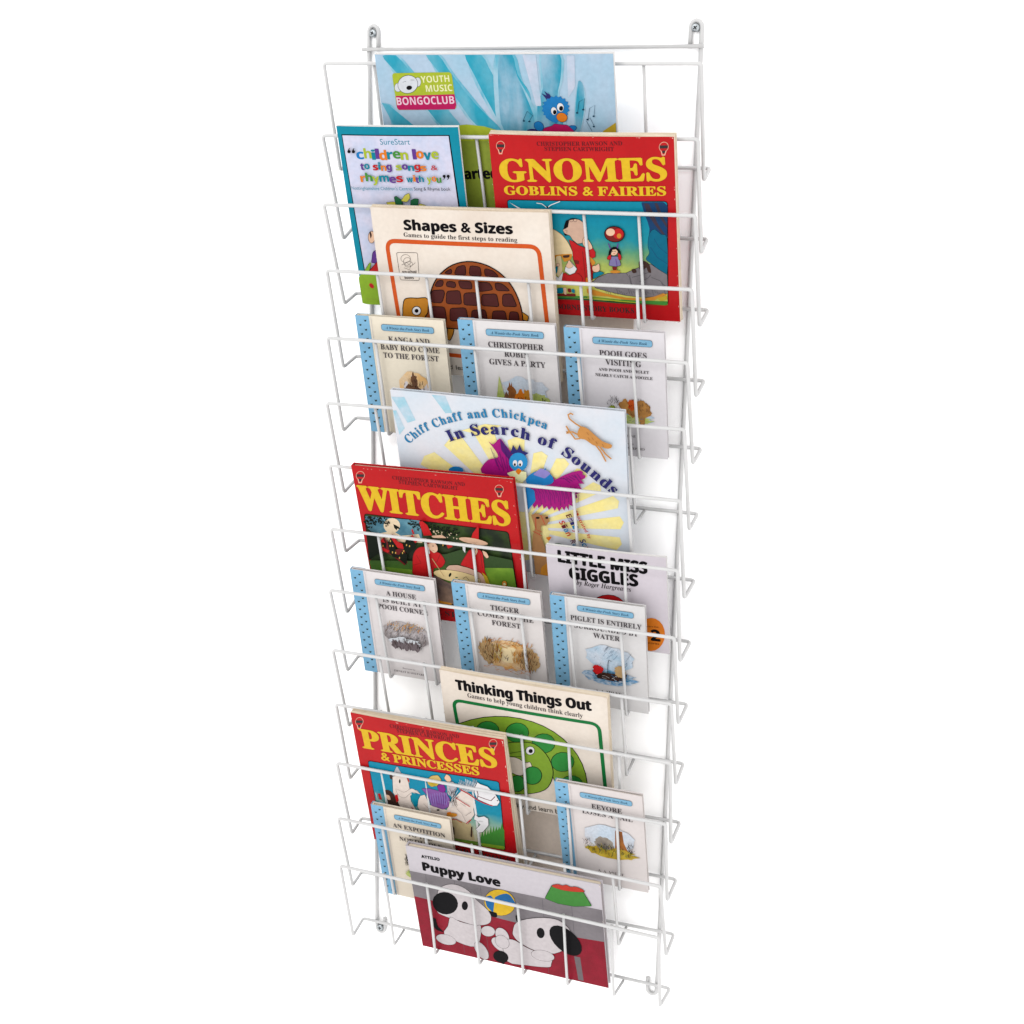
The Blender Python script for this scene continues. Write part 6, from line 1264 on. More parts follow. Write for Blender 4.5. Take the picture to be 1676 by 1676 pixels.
  ["P","cover_picture","pea",[4,674,4,741,4,789,4,810,4,801,4,763,4,703,4,629,4,557,4,497,4,461,4,455,4,480,4,532,4,600]],
  ["L","cover_picture","ink",0.8,[4,674,4,741,4,789,4,810,4,801,4,763,4,703,4,629,4,557,4,497,4,461,4,455,4,480,4,532,4,600],1],
  ["P","cover_picture","peapod",[636,938,685,1021,747,1052,812,1075,877,1105,946,1126,1013,1142,1080,1156,1147,1163,1207,1154,1262,1122,1312,1073,1354,1017,1386,956,1409,888,1423,819,1427,753,1421,686,1404,619,1379,548,1343,477,1292,414,1222,362,1136,319,1049,285,962,259,874,243,790,240,705,238,625,250,575,322,571,509,597,751]],
  ["L","cover_picture","ink",1.1,[636,938,685,1021,747,1052,812,1075,877,1105,946,1126,1013,1142,1080,1156,1147,1163,1207,1154,1262,1122,1312,1073,1354,1017,1386,956,1409,888,1423,819,1427,753,1421,686,1404,619,1379,548,1343,477,1292,414,1222,362,1136,319,1049,285,962,259,874,243,790,240,705,238,625,250,575,322,571,509,597,751],1],
  ["P","cover_picture","cream_in",[659,801,733,839,833,863,919,873,976,861,1020,836,1057,818,1089,825,1113,840,1129,836,1143,796,1149,738,1135,684,1091,640,1026,601,965,577,917,578,872,595,823,608,758,604,688,595,640,609,623,663,627,739]],
  ["L","cover_picture","ink",0.9,[659,801,733,839,833,863,919,873,976,861,1020,836,1057,818,1089,825,1113,840,1129,836,1143,796,1149,738,1135,684,1091,640,1026,601,965,577,917,578,872,595,823,608,758,604,688,595,640,609,623,663,627,739],1],
  ["P","cover_picture","pea",[1269,651,1259,603,1238,556,1206,514,1168,483,1127,466,1087,463,1052,476,1025,503,1010,541,1007,587,1018,636,1040,683,1072,724,1110,754,1151,771,1190,773,1225,761,1251,734,1266,697]],
  ["L","cover_picture","ink",1,[1269,651,1259,603,1238,556,1206,514,1168,483,1127,466,1087,463,1052,476,1025,503,1010,541,1007,587,1018,636,1040,683,1072,724,1110,754,1151,771,1190,773,1225,761,1251,734,1266,697],1],
  ["P","cover_picture","pea",[1027,459,1018,413,999,370,972,332,939,304,904,288,870,286,840,298,818,324,806,360,804,403,814,448,833,492,861,529,894,557,929,572,962,574,991,561,1013,536,1025,501]],
  ["L","cover_picture","ink",1,[1027,459,1018,413,999,370,972,332,939,304,904,288,870,286,840,298,818,324,806,360,804,403,814,448,833,492,861,529,894,557,929,572,962,574,991,561,1013,536,1025,501],1],
  ["P","cover_picture","white",[1202,1046,1198,1024,1188,1003,1173,984,1155,970,1136,963,1117,962,1101,968,1089,980,1082,997,1081,1018,1085,1041,1096,1062,1110,1081,1128,1094,1147,1102,1166,1103,1182,1097,1194,1085,1201,1067]],
  ["L","cover_picture","ink",0.7,[1202,1046,1198,1024,1188,1003,1173,984,1155,970,1136,963,1117,962,1101,968,1089,980,1082,997,1081,1018,1085,1041,1096,1062,1110,1081,1128,1094,1147,1102,1166,1103,1182,1097,1194,1085,1201,1067],1],
  ["P","cover_picture","ink",[1177,1034,1175,1023,1170,1012,1163,1003,1155,996,1146,993,1137,992,1129,995,1123,1002,1120,1011,1120,1021,1122,1032,1127,1043,1134,1052,1142,1059,1151,1062,1160,1063,1167,1060,1173,1053,1176,1045]],
  ["L","cover_picture","ink",0.7,[852,922,963,970,1018,993],0],
  ["L","cover_picture","ink",0.7,[847,867,1011,905,1054,991],0],
  ["T","subtitle","ink","s","Play and learn books",[834,13,1640,54],7.63,0],
 ],
 'O': [
  ["T","author_name","maroon","m","CHRISTOPHER RAWSON AND",[551,2094,1511,2121],5.87,0],
  ["T","author_name","maroon","m","STEPHEN CARTWRIGHT",[642,2036,1425,2053],5.89,0],
  ["T","publisher_name","darkink","m","USBORNE STORY BOOKS",[377,60,2013,85],9.01,0],
  ["P","emblem","balloon",[173,2108,166,2084,154,2061,137,2042,118,2027,99,2019,80,2018,65,2025,55,2038,50,2057,51,2080,58,2103,71,2126,87,2146,106,2161,126,2169,144,2170,159,2163,170,2150,175,2131]],
  ["P","emblem","balloon",[65,2034,142,2052,111,1973,69,1963]],
  ["P","emblem","red",[166,2107,160,2085,149,2065,134,2047,118,2034,100,2027,84,2026,71,2032,61,2044,57,2061,58,2081,64,2103,76,2123,90,2141,107,2154,124,2161,140,2161,154,2155,163,2143,167,2127]],
  ["P","emblem","red",[78,2031,127,2043,105,1987,80,1981]],
  ["P","emblem","darkink",[62,2106,170,2127,159,2082,58,2062]],
  ["P","emblem","darkink",[82,2036,124,2046,110,2004,81,1997]],
  ["P","emblem","balloon",[2020,2144,2015,2121,2004,2099,1990,2079,1973,2065,1955,2057,1937,2056,1923,2063,1912,2076,1906,2094,1906,2116,1911,2139,1922,2162,1936,2181,1954,2195,1972,2203,1989,2204,2003,2197,2014,2184,2020,2166]],
  ["P","emblem","balloon",[1922,2072,1993,2090,1969,2012,1929,2003]],
  ["P","emblem","red",[2014,2142,2009,2122,2000,2102,1987,2085,1972,2072,1956,2065,1940,2064,1927,2070,1918,2082,1913,2098,1913,2118,1917,2138,1927,2158,1940,2175,1955,2188,1971,2195,1986,2196,1999,2190,2008,2178,2014,2162]],
  ["P","emblem","red",[1934,2069,1980,2080,1962,2026,1939,2021]],
  ["P","emblem","darkink",[1915,2141,2016,2162,2008,2118,1914,2099]],
  ["P","emblem","darkink",[1938,2074,1977,2084,1966,2042,1940,2036]],
  ["T","title","yellow","m","PRINCES",[104,1661,1977,1735],30.78,1],
  ["T","title","yellow","m","& PRINCESSES",[351,1508,1723,1560],13.18,1],
  ["R","cover_picture","grad_o",[135,1445,1982,1512,1950,314,143,300],4.5,0.9,"ink"],
  ["P","cover_picture","sand",[916,666,921,683,935,689,1485,686,1499,681,1506,664,1529,405,1525,387,1511,379,1228,328,1210,328,1193,334,931,500,920,513,916,533]],
  ["P","cover_picture","greenmid",[1214,327,1216,339,1230,343,1510,364,1529,365,1548,365,1926,366,1940,362,1943,347,1942,335,1935,320,1921,314,1539,297,1520,296,1502,296,1237,302,1223,306,1216,318]],
  ["P","cover_picture","dkgreen",[130,733,133,749,146,752,240,729,251,719,248,699,241,678,229,659,212,651,156,645,141,650,135,666]],
  ["P","cover_picture","green",[1582,430,1615,537,1621,457,1664,625,1664,489,1703,627,1706,520,1742,630,1749,552,1791,717,1791,583,1830,719,1833,614,1869,722,1875,646,1907,724,1917,677,1955,810,1959,708,1972,669,1945,367,1579,346]],
  ["P","cover_picture","lime2",[1578,338,1584,351,1599,356,1928,382,1942,378,1945,364,1943,352,1937,337,1922,331,1594,312,1580,316,1577,328]],
  ["P","cover_picture","greyhorse",[497,1339,517,1381,540,1427,560,1449,574,1431,586,1391,603,1350,636,1318,674,1286,699,1257,707,1227,702,1200,676,1188,610,1201,524,1230,465,1260,456,1285,475,1310]],
  ["L","cover_picture","ink",0.4,[497,1339,517,1381,540,1427,560,1449,574,1431,586,1391,603,1350,636,1318,674,1286,699,1257,707,1227,702,1200,676,1188,610,1201,524,1230,465,1260,456,1285,475,1310],1],
  ["P","cover_picture","darkbrown",[421,1250,425,1269,437,1283,448,1289,461,1291,465,1277,467,1220,463,1203,450,1196,439,1195,425,1200,421,1217]],
  ["P","cover_picture","foodred",[659,1303,661,1316,669,1312,691,1287,700,1272,704,1253,705,1240,702,1223,691,1212,681,1208,668,1208,663,1223]],
  ["P","cover_picture","paleivory",[462,1244,595,1341,669,1312,689,1191,688,1096,792,1091,836,1039,757,1034,681,966,679,869,736,722,921,723,1177,679,1213,753,916,689,491,681,477,848,430,965]],
  ["L","cover_picture","ink",0.45,[462,1244,595,1341,669,1312,689,1191,688,1096,792,1091,836,1039,757,1034,681,966,679,869,736,722,921,723,1177,679,1213,753,916,689,491,681,477,848,430,965],1],
  ["P","cover_picture","paleivory",[482,1042,509,1037,552,1015,595,1008,636,1035,678,1076,715,1103,744,1103,768,1090,789,1074,812,1059,832,1042,835,1031,811,1034,770,1043,732,1044,704,1027,679,1001,656,976,635,951,615,927,593,911,567,905,539,908,516,923,496,960,481,1010]],
  ["L","cover_picture","ink",0.35,[482,1042,509,1037,552,1015,595,1008,636,1035,678,1076,715,1103,744,1103,768,1090,789,1074,812,1059,832,1042,835,1031,811,1034,770,1043,732,1044,704,1027,679,1001,656,976,635,951,615,927,593,911,567,905,539,908,516,923,496,960,481,1010],1],
  ["P","cover_picture","ink",[574,1196,571,1185,568,1175,564,1166,560,1160,556,1157,552,1158,550,1162,548,1169,548,1179,549,1190,552,1202,555,1212,559,1221,563,1227,567,1230,571,1229,573,1224,575,1217,575,1208]],
  ["P","cover_picture","teal_pic",[705,1036,782,1025,815,985,776,814,719,783,698,906]],
  ["P","cover_picture","paleivory",[794,932,831,1006,901,1040,943,875,1071,861,1186,843,1245,987,1369,1147,1461,1266,1581,1203,1617,1086,1575,947,1576,851,1461,658,1312,715,1179,695,916,689,789,720,760,794]],
  ["L","cover_picture","ink",0.45,[794,932,831,1006,901,1040,943,875,1071,861,1186,843,1245,987,1369,1147,1461,1266,1581,1203,1617,1086,1575,947,1576,851,1461,658,1312,715,1179,695,916,689,789,720,760,794],1],
  ["P","cover_picture","darkbrown",[294,945,310,971,332,987,355,993,376,992,397,981,416,961,434,930,450,889,464,844,483,791,500,733,492,689,434,666,349,658,288,668,276,700,287,750,297,800,294,851,291,904]],
  ["P","cover_picture","skin",[316,880,319,896,332,901,347,900,362,895,370,879,376,844,374,826,360,817,345,813,329,815,322,830]],
  ["P","cover_picture","red2",[191,886,233,897,241,786,202,792]],
  ["P","cover_picture","red2",[449,921,494,949,496,837,455,794]],
  ["L","cover_picture","white",0.8,[166,896,173,784,249,755],0],
  ["P","cover_picture","purplegrey2",[874,1126,872,1139,884,1147,966,1168,985,1172,1004,1171,1095,1161,1114,1160,1132,1161,1186,1165,1202,1162,1213,1150,1252,1072,1257,1053,1254,1030,1227,926,1217,903,1200,886,1153,851,1134,841,1116,840,1062,850,1044,853,1026,856,985,862,971,870,965,887,951,983,947,1003,939,1020]],
  ["L","cover_picture","ink",0.4,[874,1126,872,1139,884,1147,966,1168,985,1172,1004,1171,1095,1161,1114,1160,1132,1161,1186,1165,1202,1162,1213,1150,1252,1072,1257,1053,1254,1030,1227,926,1217,903,1200,886,1153,851,1134,841,1116,840,1062,850,1044,853,1026,856,985,862,971,870,965,887,951,983,947,1003,939,1020],1],
  ["L","cover_picture","purple",0.6,[965,1120,962,1008,975,915],0],
  ["L","cover_picture","lilac",0.6,[976,1077,976,985,984,881],0],
  ["L","cover_picture","purple",0.6,[987,1034,989,961,1003,913],0],
  ["L","cover_picture","lilac",0.6,[1011,1090,1015,1020,1013,879],0],
  ["L","cover_picture","purple",0.6,[1022,1046,1028,997,1032,911],0],
  ["L","cover_picture","lilac",0.6,[1047,1102,1042,973,1041,877],0],
  ["L","cover_picture","purple",0.6,[1058,1059,1067,1033,1060,909],0],
  ["L","cover_picture","lilac",0.6,[1082,1115,1081,1009,1079,941],0],
  ["L","cover_picture","purple",0.6,[1093,1071,1094,986,1088,907],0],
  ["L","cover_picture","lilac",0.6,[1118,1127,1119,1045,1107,939],0],
  ["L","cover_picture","purple",0.6,[1129,1084,1133,1021,1117,905],0],
  ["L","cover_picture","lilac",0.6,[1153,1139,1146,998,1135,937],0],
  ["L","cover_picture","purple",0.6,[1164,1096,1171,1057,1145,903],0],
  ["L","cover_picture","lilac",0.6,[1188,1152,1185,1033,1164,935],0],
  ["L","cover_picture","purple",0.6,[1199,1109,1199,1010,1182,967],0],
  ["L","cover_picture","lilac",0.6,[1224,1164,1224,1069,1192,933],0],
  ["P","cover_picture","purple3",[1103,1229,1106,1248,1120,1262,1178,1296,1194,1299,1203,1287,1218,1223,1218,1203,1210,1182,1202,1169,1188,1153,1171,1150,1131,1156,1117,1164,1110,1180]],
  ["L","cover_picture","ink",0.35,[1103,1229,1106,1248,1120,1262,1178,1296,1194,1299,1203,1287,1218,1223,1218,1203,1210,1182,1202,1169,1188,1153,1171,1150,1131,1156,1117,1164,1110,1180],1],
  ["P","cover_picture","yelhair",[970,1304,974,1325,987,1345,1028,1389,1046,1405,1065,1415,1120,1433,1137,1434,1149,1424,1172,1381,1175,1363,1167,1342,1127,1277,1112,1257,1094,1244,1036,1215,1018,1210,1004,1217,983,1236,974,1251,970,1271]],
  ["L","cover_picture","ink",0.4,[970,1304,974,1325,987,1345,1028,1389,1046,1405,1065,1415,1120,1433,1137,1434,1149,1424,1172,1381,1175,1363,1167,1342,1127,1277,1112,1257,1094,1244,1036,1215,1018,1210,1004,1217,983,1236,974,1251,970,1271],1],
  ["P","cover_picture","mustard",[987,1268,1123,1319,1099,1242,1005,1218]],
  ["P","cover_picture","skin",[1229,1391,1224,1408,1231,1429,1249,1463,1262,1479,1276,1478,1294,1468,1306,1457,1313,1440,1320,1406,1318,1388,1305,1371,1286,1355,1269,1348,1256,1355]],
  ["L","cover_picture","ink",0.35,[1229,1391,1224,1408,1231,1429,1249,1463,1262,1479,1276,1478,1294,1468,1306,1457,1313,1440,1320,1406,1318,1388,1305,1371,1286,1355,1269,1348,1256,1355],1],
  ["P","cover_picture","greyhorse",[1242,1327,1247,1345,1262,1355,1329,1372,1345,1371,1355,1359,1379,1296,1382,1276,1376,1253,1322,1125,1310,1108,1295,1106,1254,1122,1242,1133,1238,1152]],
  ["L","cover_picture","ink",0.4,[1242,1327,1247,1345,1262,1355,1329,1372,1345,1371,1355,1359,1379,1296,1382,1276,1376,1253,1322,1125,1310,1108,1295,1106,1254,1122,1242,1133,1238,1152],1],
  ["L","cover_picture","white",0.45,[1258,1275,1278,1234],0],
  ["L","cover_picture","ink",0.45,[1296,1202,1320,1151],0],
  ["L","cover_picture","ink",0.45,[1333,1128,1361,1069],0],
  ["L","cover_picture","white",0.45,[1237,1019,1270,951],0],
  ["L","cover_picture","ink",0.45,[1275,944,1362,1246],0],
  ["L","cover_picture","ink",0.45,[1365,1264,1270,1129],0],
  ["L","cover_picture","white",0.45,[1270,1156,1312,1046],0],
  ["L","cover_picture","ink",0.45,[1308,1082,1354,963],0],
  ["L","cover_picture","ink",0.45,[1346,1008,1313,1224],0],
  ["L","cover_picture","white",0.45,[1249,897,1354,1142],0],
  ["L","cover_picture","ink",0.45,[1340,1218,1263,1024],0],
  ["L","cover_picture","ink",0.45,[1244,1110,1304,941],0],
  ["L","cover_picture","white",0.45,[1282,1035,1396,1236],0],
  ["L","cover_picture","ink",0.45,[1320,961,1305,1119],0],
  ["L","cover_picture","ink",0.45,[1277,1246,1347,1037],0],
  ["L","cover_picture","white",0.45,[1315,1172,1255,918],0],
  ["L","cover_picture","ink",0.45,[1352,1098,1347,1214],0],
  ["L","cover_picture","ink",0.45,[1257,989,1389,1132],0],
  ["L","cover_picture","white",0.45,[1294,914,1297,1014],0],
  ["L","cover_picture","ink",0.45,[1252,1200,1339,931],0],
  ["L","cover_picture","ink",0.45,[1289,1126,1298,1192],0],
  ["L","cover_picture","white",0.45,[1327,1052,1340,1109],0],
  ["L","cover_picture","greyhorse",0.7,[1406,1329,1424,1271,1457,1233],0],
  ["L","cover_picture","white",0.7,[1424,1382,1436,1275,1466,1236],0],
  ["L","cover_picture","greyhorse",0.7,[1443,1435,1448,1278,1476,1238],0],
  ["L","cover_picture","white",0.7,[1446,1376,1459,1281,1485,1240],0],
  ["L","cover_picture","greyhorse",0.7,[1465,1429,1471,1284,1494,1243],0],
  ["L","cover_picture","white",0.7,[1468,1369,1483,1287,1503,1245],0],
  ["L","cover_picture","greyhorse",0.7,[1486,1422,1495,1290,1513,1248],0],
  ["L","cover_picture","white",0.7,[1490,1362,1507,1293,1522,1250],0],
  ["L","cover_picture","greyhorse",0.7,[1508,1415,1519,1296,1531,1252],0],
  ["L","cover_picture","white",0.7,[1527,1468,1531,1299,1540,1255],0],
  ["L","cover_picture","greyhorse",0.7,[1530,1408,1542,1302,1549,1257],0],
  ["L","cover_picture","white",0.7,[1548,1461,1554,1305,1559,1260],0],
  ["L","cover_picture","greyhorse",0.7,[1552,1402,1566,1309,1568,1262],0],
  ["L","cover_picture","white",0.7,[1570,1454,1578,1312,1577,1264],0],
  ["L","cover_picture","greyhorse",0.7,[1574,1395,1590,1315,1586,1267],0],
  ["L","cover_picture","white",0.7,[1592,1447,1601,1318,1595,1269],0],
  ["L","cover_picture","greyhorse",0.7,[1596,1388,1613,1321,1605,1272],0],
  ["L","cover_picture","white",0.7,[1614,1441,1625,1324,1614,1274],0],
  ["L","cover_picture","greyhorse",0.7,[1632,1493,1637,1327,1623,1276],0],
  ["L","cover_picture","white",0.7,[1636,1434,1649,1330,1632,1279],0],
  ["L","cover_picture","greyhorse",0.7,[1654,1487,1660,1333,1641,1281],0],
  ["L","cover_picture","white",0.7,[1658,1427,1672,1336,1650,1284],0],
  ["L","cover_picture","greyhorse",0.7,[1676,1480,1684,1339,1660,1286],0],
  ["L","cover_picture","white",0.7,[1680,1421,1696,1342,1669,1288],0],
  ["P","cover_picture","white",[1636,1342,1687,1449,1722,1427,1820,1406,1920,1292,1964,1178,1924,1105,1859,1087,1749,1121,1652,1158,1626,1262]],
  ["L","cover_picture","ink",0.5,[1636,1342,1687,1449,1722,1427,1820,1406,1920,1292,1964,1178,1924,1105,1859,1087,1749,1121,1652,1158,1626,1262],1],
  ["P","cover_picture","ink",[1768,1322,1766,1317,1763,1313,1758,1308,1752,1305,1745,1302,1739,1301,1733,1302,1729,1304,1726,1307,1726,1311,1728,1316,1731,1321,1736,1325,1742,1329,1749,1331,1755,1332,1760,1332,1765,1330,1767,1326]],
  ["P","cover_picture","ink",[1944,1196,1943,1193,1941,1190,1939,1187,1936,1185,1933,1184,1931,1184,1928,1185,1927,1186,1926,1189,1925,1191,1926,1195,1928,1198,1930,1200,1933,1202,1936,1204,1938,1204,1941,1203,1943,1202,1944,1199]],
  ["L","cover_picture","maroon",1.1,[1664,1209,1757,1186,1843,1170,1910,1258],0],
  ["L","cover_picture","red2",1.7,[1424,1271,1532,1221,1650,1142,1747,1105,1859,1087],0],
  ["L","cover_picture","red2",1.2,[1345,1109,1434,1053,1535,993],0],
  ["L","cover_picture","maroon",1,[1662,1349,1675,1243,1658,1160],0],
  ["L","cover_picture","red2",1.2,[1451,680,1526,765],0],
  ["L","cover_picture","red2",1.2,[677,772,750,685],0],
  ["L","cover_picture","red2",1.1,[1219,698,1312,715,1386,678],0],
  ["P","cover_picture","white",[1591,872,1638,836,1720,874,1773,841,1766,726,1673,586,1604,551,1572,607,1649,710,1603,762,1567,785]],
  ["L","cover_picture","ink",0.45,[1591,872,1638,836,1720,874,1773,841,1766,726,1673,586,1604,551,1572,607,1649,710,1603,762,1567,785],1],
  ["L","cover_picture","greydk",0.4,[1339,916,1406,838,1443,718],0],
  ["L","cover_picture","greydk",0.4,[1405,1030,1477,985],0],
  ["L","cover_picture","greydk",0.4,[866,886,933,808],0],
  ["L","cover_picture","greydk",0.4,[1630,769,1695,771],0],
  ["L","cover_picture","greydk",0.4,[1455,819,1544,907],0],
  ["P","cover_picture","orange2",[1337,803,1331,791,1319,777,1300,764,1276,753,1251,744,1226,739,1204,738,1187,742,1177,749,1175,759,1180,772,1193,785,1212,798,1236,809,1261,818,1286,823,1308,824,1324,820,1334,813]],
  ["P","cover_picture","orange",[1255,813,1252,805,1247,798,1238,790,1228,784,1217,780,1206,778,1197,779,1190,782,1186,787,1185,794,1188,802,1193,810,1202,817,1212,823,1223,827,1234,829,1243,828,1250,825,1254,820]],
  ["P","cover_picture","darkbrown",[1220,585,1223,599,1232,595,1253,569,1262,553,1263,531,1256,445,1251,428,1242,423,1234,425,1225,433,1222,452]],
  ["P","cover_picture","darkbrown",[1507,614,1512,634,1518,641,1523,643,1528,638,1527,620,1503,465,1498,447,1492,444,1488,446,1483,456,1485,476]],
  ["P","cover_picture","ink",[562,700,560,695,556,690,550,685,544,681,537,679,530,677,524,678,520,680,517,684,517,688,519,693,523,698,528,703,535,707,542,709,549,710,554,710,559,708,561,704]],
  ["P","cover_picture","ink",[1088,830,1086,825,1083,820,1077,815,1071,811,1064,809,1058,808,1052,808,1047,810,1045,814,1045,818,1046,823,1050,828,1055,833,1062,836,1068,839,1075,840,1081,839,1085,837,1088,834]],
 ],
 'R': [
  ["P","cover_picture","greyfloor",[4,1404,2674,1418,2674,4,4,4]],
  ["P","cover_picture","crimson",[4,942,249,931,717,899,1232,866,1745,844,2252,823,2667,854,2674,4,4,4]],
  ["L","cover_picture","greydk",0.4,[234,1399,206,950],0],
  ["L","cover_picture","greydk",0.4,[643,1392,636,36],0],
  ["L","cover_picture","greydk",0.4,[1012,1387,997,55],0],
  ["L","cover_picture","greydk",0.4,[1870,1389,1846,35],0],
  ["L","cover_picture","greydk",0.4,[2266,1382,2261,36],0],
  ["P","cover_picture","greybar",[2233,468,2316,468,2335,34,2261,31]],
  ["T","author_name","ink","b","ATTILIO",[215,1692,476,1701],4.84,1],
  ["T","title","ink","b","Puppy Love",[212,1470,1299,1461],14.2,1.3],
  ["P","cover_picture","puppy",[365,1090,385,1152,406,1193,438,1229,485,1267,542,1299,597,1320,649,1328,698,1325,745,1313,789,1291,830,1261,865,1228,887,1197,903,1165,928,1127,976,1080,1034,1028,1078,978,1101,932,1111,887,1110,843,1102,799,1084,756,1050,718,996,684,927,656,855,638,781,638,705,649,632,660,566,664,504,668,447,680,389,693,336,713,306,761,310,860,337,985]],
  ["L","cover_picture","ink",0.5,[365,1090,385,1152,406,1193,438,1229,485,1267,542,1299,597,1320,649,1328,698,1325,745,1313,789,1291,830,1261,865,1228,887,1197,903,1165,928,1127,976,1080,1034,1028,1078,978,1101,932,1111,887,1110,843,1102,799,1084,756,1050,718,996,684,927,656,855,638,781,638,705,649,632,660,566,664,504,668,447,680,389,693,336,713,306,761,310,860,337,985],1],
  ["P","cover_picture","puppy",[505,696,538,696,579,669,631,647,703,640,787,638,855,638,898,650,926,665,940,650,939,583,924,485,903,396,881,326,852,264,808,222,742,207,662,213,583,230,499,257,418,295,368,340,373,392,410,449,445,509,464,579,481,651]],
  ["L","cover_picture","ink",0.5,[505,696,538,696,579,669,631,647,703,640,787,638,855,638,898,650,926,665,940,650,939,583,924,485,903,396,881,326,852,264,808,222,742,207,662,213,583,230,499,257,418,295,368,340,373,392,410,449,445,509,464,579,481,651],1],
  ["P","cover_picture","ink2",[638,924,609,858,565,799,510,754,450,726,391,719,339,734,298,768,273,819,266,881,279,948,308,1014,353,1073,407,1117,467,1144,525,1151,577,1137,618,1103,643,1053,650,991]],
  ["P","cover_picture","ink2",[793,982,787,955,778,930,766,908,752,893,737,885,723,885,711,893,703,909,700,930,700,956,706,982,715,1008,727,1029,741,1045,756,1053,770,1053,781,1044,789,1029,793,1007]],
  ["P","cover_picture","puppy",[529,225,513,195,484,169,445,149,400,137,353,135,310,142,273,159,248,183,235,212,238,243,255,273,284,300,323,320,368,331,414,333,458,326,494,309,519,285,532,256]],
  ["L","cover_picture","ink",0.4,[529,225,513,195,484,169,445,149,400,137,353,135,310,142,273,159,248,183,235,212,238,243,255,273,284,300,323,320,368,331,414,333,458,326,494,309,519,285,532,256],1],
  ["P","cover_picture","puppy",[967,251,986,204,996,154,996,105,987,64,968,33,943,16,914,14,882,29,852,57,827,97,809,144,799,194,799,242,808,284,826,314,852,331,881,333,912,319,942,290]],
  ["L","cover_picture","ink",0.4,[967,251,986,204,996,154,996,105,987,64,968,33,943,16,914,14,882,29,852,57,827,97,809,144,799,194,799,242,808,284,826,314,852,331,881,333,912,319,942,290],1],
  ["P","cover_picture","puppy",[1137,587,1125,555,1104,525,1076,501,1044,485,1011,478,981,481,956,494,939,515,931,543,933,575,946,607,967,636,995,660,1027,676,1059,683,1089,680,1114,667,1132,646,1139,618]],
  ["L","cover_picture","ink",0.4,[1137,587,1125,555,1104,525,1076,501,1044,485,1011,478,981,481,956,494,939,515,931,543,933,575,946,607,967,636,995,660,1027,676,1059,683,1089,680,1114,667,1132,646,1139,618],1],
  ["P","cover_picture","ink2",[199,573,205,592,220,600,258,605,273,601,279,584,286,488,291,467,300,450,359,380,364,370,353,368,277,380,261,386,249,399,206,470,199,489,197,512]],
  ["P","cover_picture","yellow",[1476,1154,1443,1079,1393,1013,1331,961,1261,930,1192,922,1130,939,1081,978,1050,1036,1040,1106,1053,1183,1086,1258,1136,1324,1199,1374,1268,1405,1336,1412,1398,1395,1446,1357,1477,1300,1487,1230]],
  ["L","cover_picture","ink",0.4,[1476,1154,1443,1079,1393,1013,1331,961,1261,930,1192,922,1130,939,1081,978,1050,1036,1040,1106,1053,1183,1086,1258,1136,1324,1199,1374,1268,1405,1336,1412,1398,1395,1446,1357,1477,1300,1487,1230],1],
  ["P","cover_picture","ballblue",[1054,1186,1057,1206,1071,1221,1127,1258,1144,1264,1157,1255,1184,1216,1191,1199,1190,1176,1154,976,1147,960,1137,964,1079,1033,1070,1049,1065,1070]],
  ["P","cover_picture","ballblue",[1299,1325,1337,1347,1377,1361,1412,1356,1444,1318,1471,1261,1489,1212,1497,1179,1496,1153,1482,1139,1450,1143,1406,1158,1357,1175,1297,1189,1232,1205,1197,1225,1211,1257,1255,1295]],
  ["P","cover_picture","ink2",[1086,959,1085,973,1096,976,1188,968,1201,960,1204,941,1200,905,1193,886,1178,878,1141,873,1125,876,1115,890]],
  ["P","cover_picture","ink2",[1480,996,1490,1013,1503,1013,1525,998,1534,985,1532,963,1522,936,1512,919,1499,919,1477,934,1468,947,1471,969]],
  ["P","cover_picture","puppy",[1300,432,1273,412,1242,405,1211,413,1183,435,1160,469,1144,510,1138,556,1142,602,1155,643,1175,675,1202,695,1233,701,1263,693,1292,672,1315,639,1330,597,1336,551,1333,506,1320,465]],
  ["L","cover_picture","ink",0.4,[1300,432,1273,412,1242,405,1211,413,1183,435,1160,469,1144,510,1138,556,1142,602,1155,643,1175,675,1202,695,1233,701,1263,693,1292,672,1315,639,1330,597,1336,551,1333,506,1320,465],1],
  ["P","cover_picture","puppy",[1321,289,1298,262,1265,246,1226,242,1185,251,1144,272,1110,303,1084,341,1069,382,1067,421,1079,456,1102,483,1134,499,1174,503,1215,493,1255,472,1290,442,1316,404,1330,364,1332,324]],
  ["L","cover_picture","ink",0.4,[1321,289,1298,262,1265,246,1226,242,1185,251,1144,272,1110,303,1084,341,1069,382,1067,421,1079,456,1102,483,1134,499,1174,503,1215,493,1255,472,1290,442,1316,404,1330,364,1332,324],1],
  ["P","cover_picture","ink2",[1280,108,1262,81,1237,60,1209,49,1178,47,1150,56,1126,74,1109,99,1100,130,1101,162,1111,193,1129,220,1154,241,1182,252,1212,253,1241,245,1265,227,1282,202,1291,171,1290,139]],
  ["P","cover_picture","ink2",[1144,79,1141,96,1152,114,1283,249,1296,256,1298,242,1296,218,1291,192,1281,166,1210,16,1198,4,1187,7]],
  ["P","cover_picture","puppy",[1225,441,1243,488,1273,504,1307,513,1341,524,1379,528,1419,521,1463,500,1509,468,1560,441,1617,420,1678,404,1740,396,1810,409,1881,431,1927,426,1935,372,1919,290,1900,223,1894,187,1885,166,1846,146,1757,123,1638,102,1525,88,1425,69,1332,57,1263,84,1229,187,1221,330]],
  ["L","cover_picture","ink",0.5,[1225,441,1243,488,1273,504,1307,513,1341,524,1379,528,1419,521,1463,500,1509,468,1560,441,1617,420,1678,404,1740,396,1810,409,1881,431,1927,426,1935,372,1919,290,1900,223,1894,187,1885,166,1846,146,1757,123,1638,102,1525,88,1425,69,1332,57,1263,84,1229,187,1221,330],1],
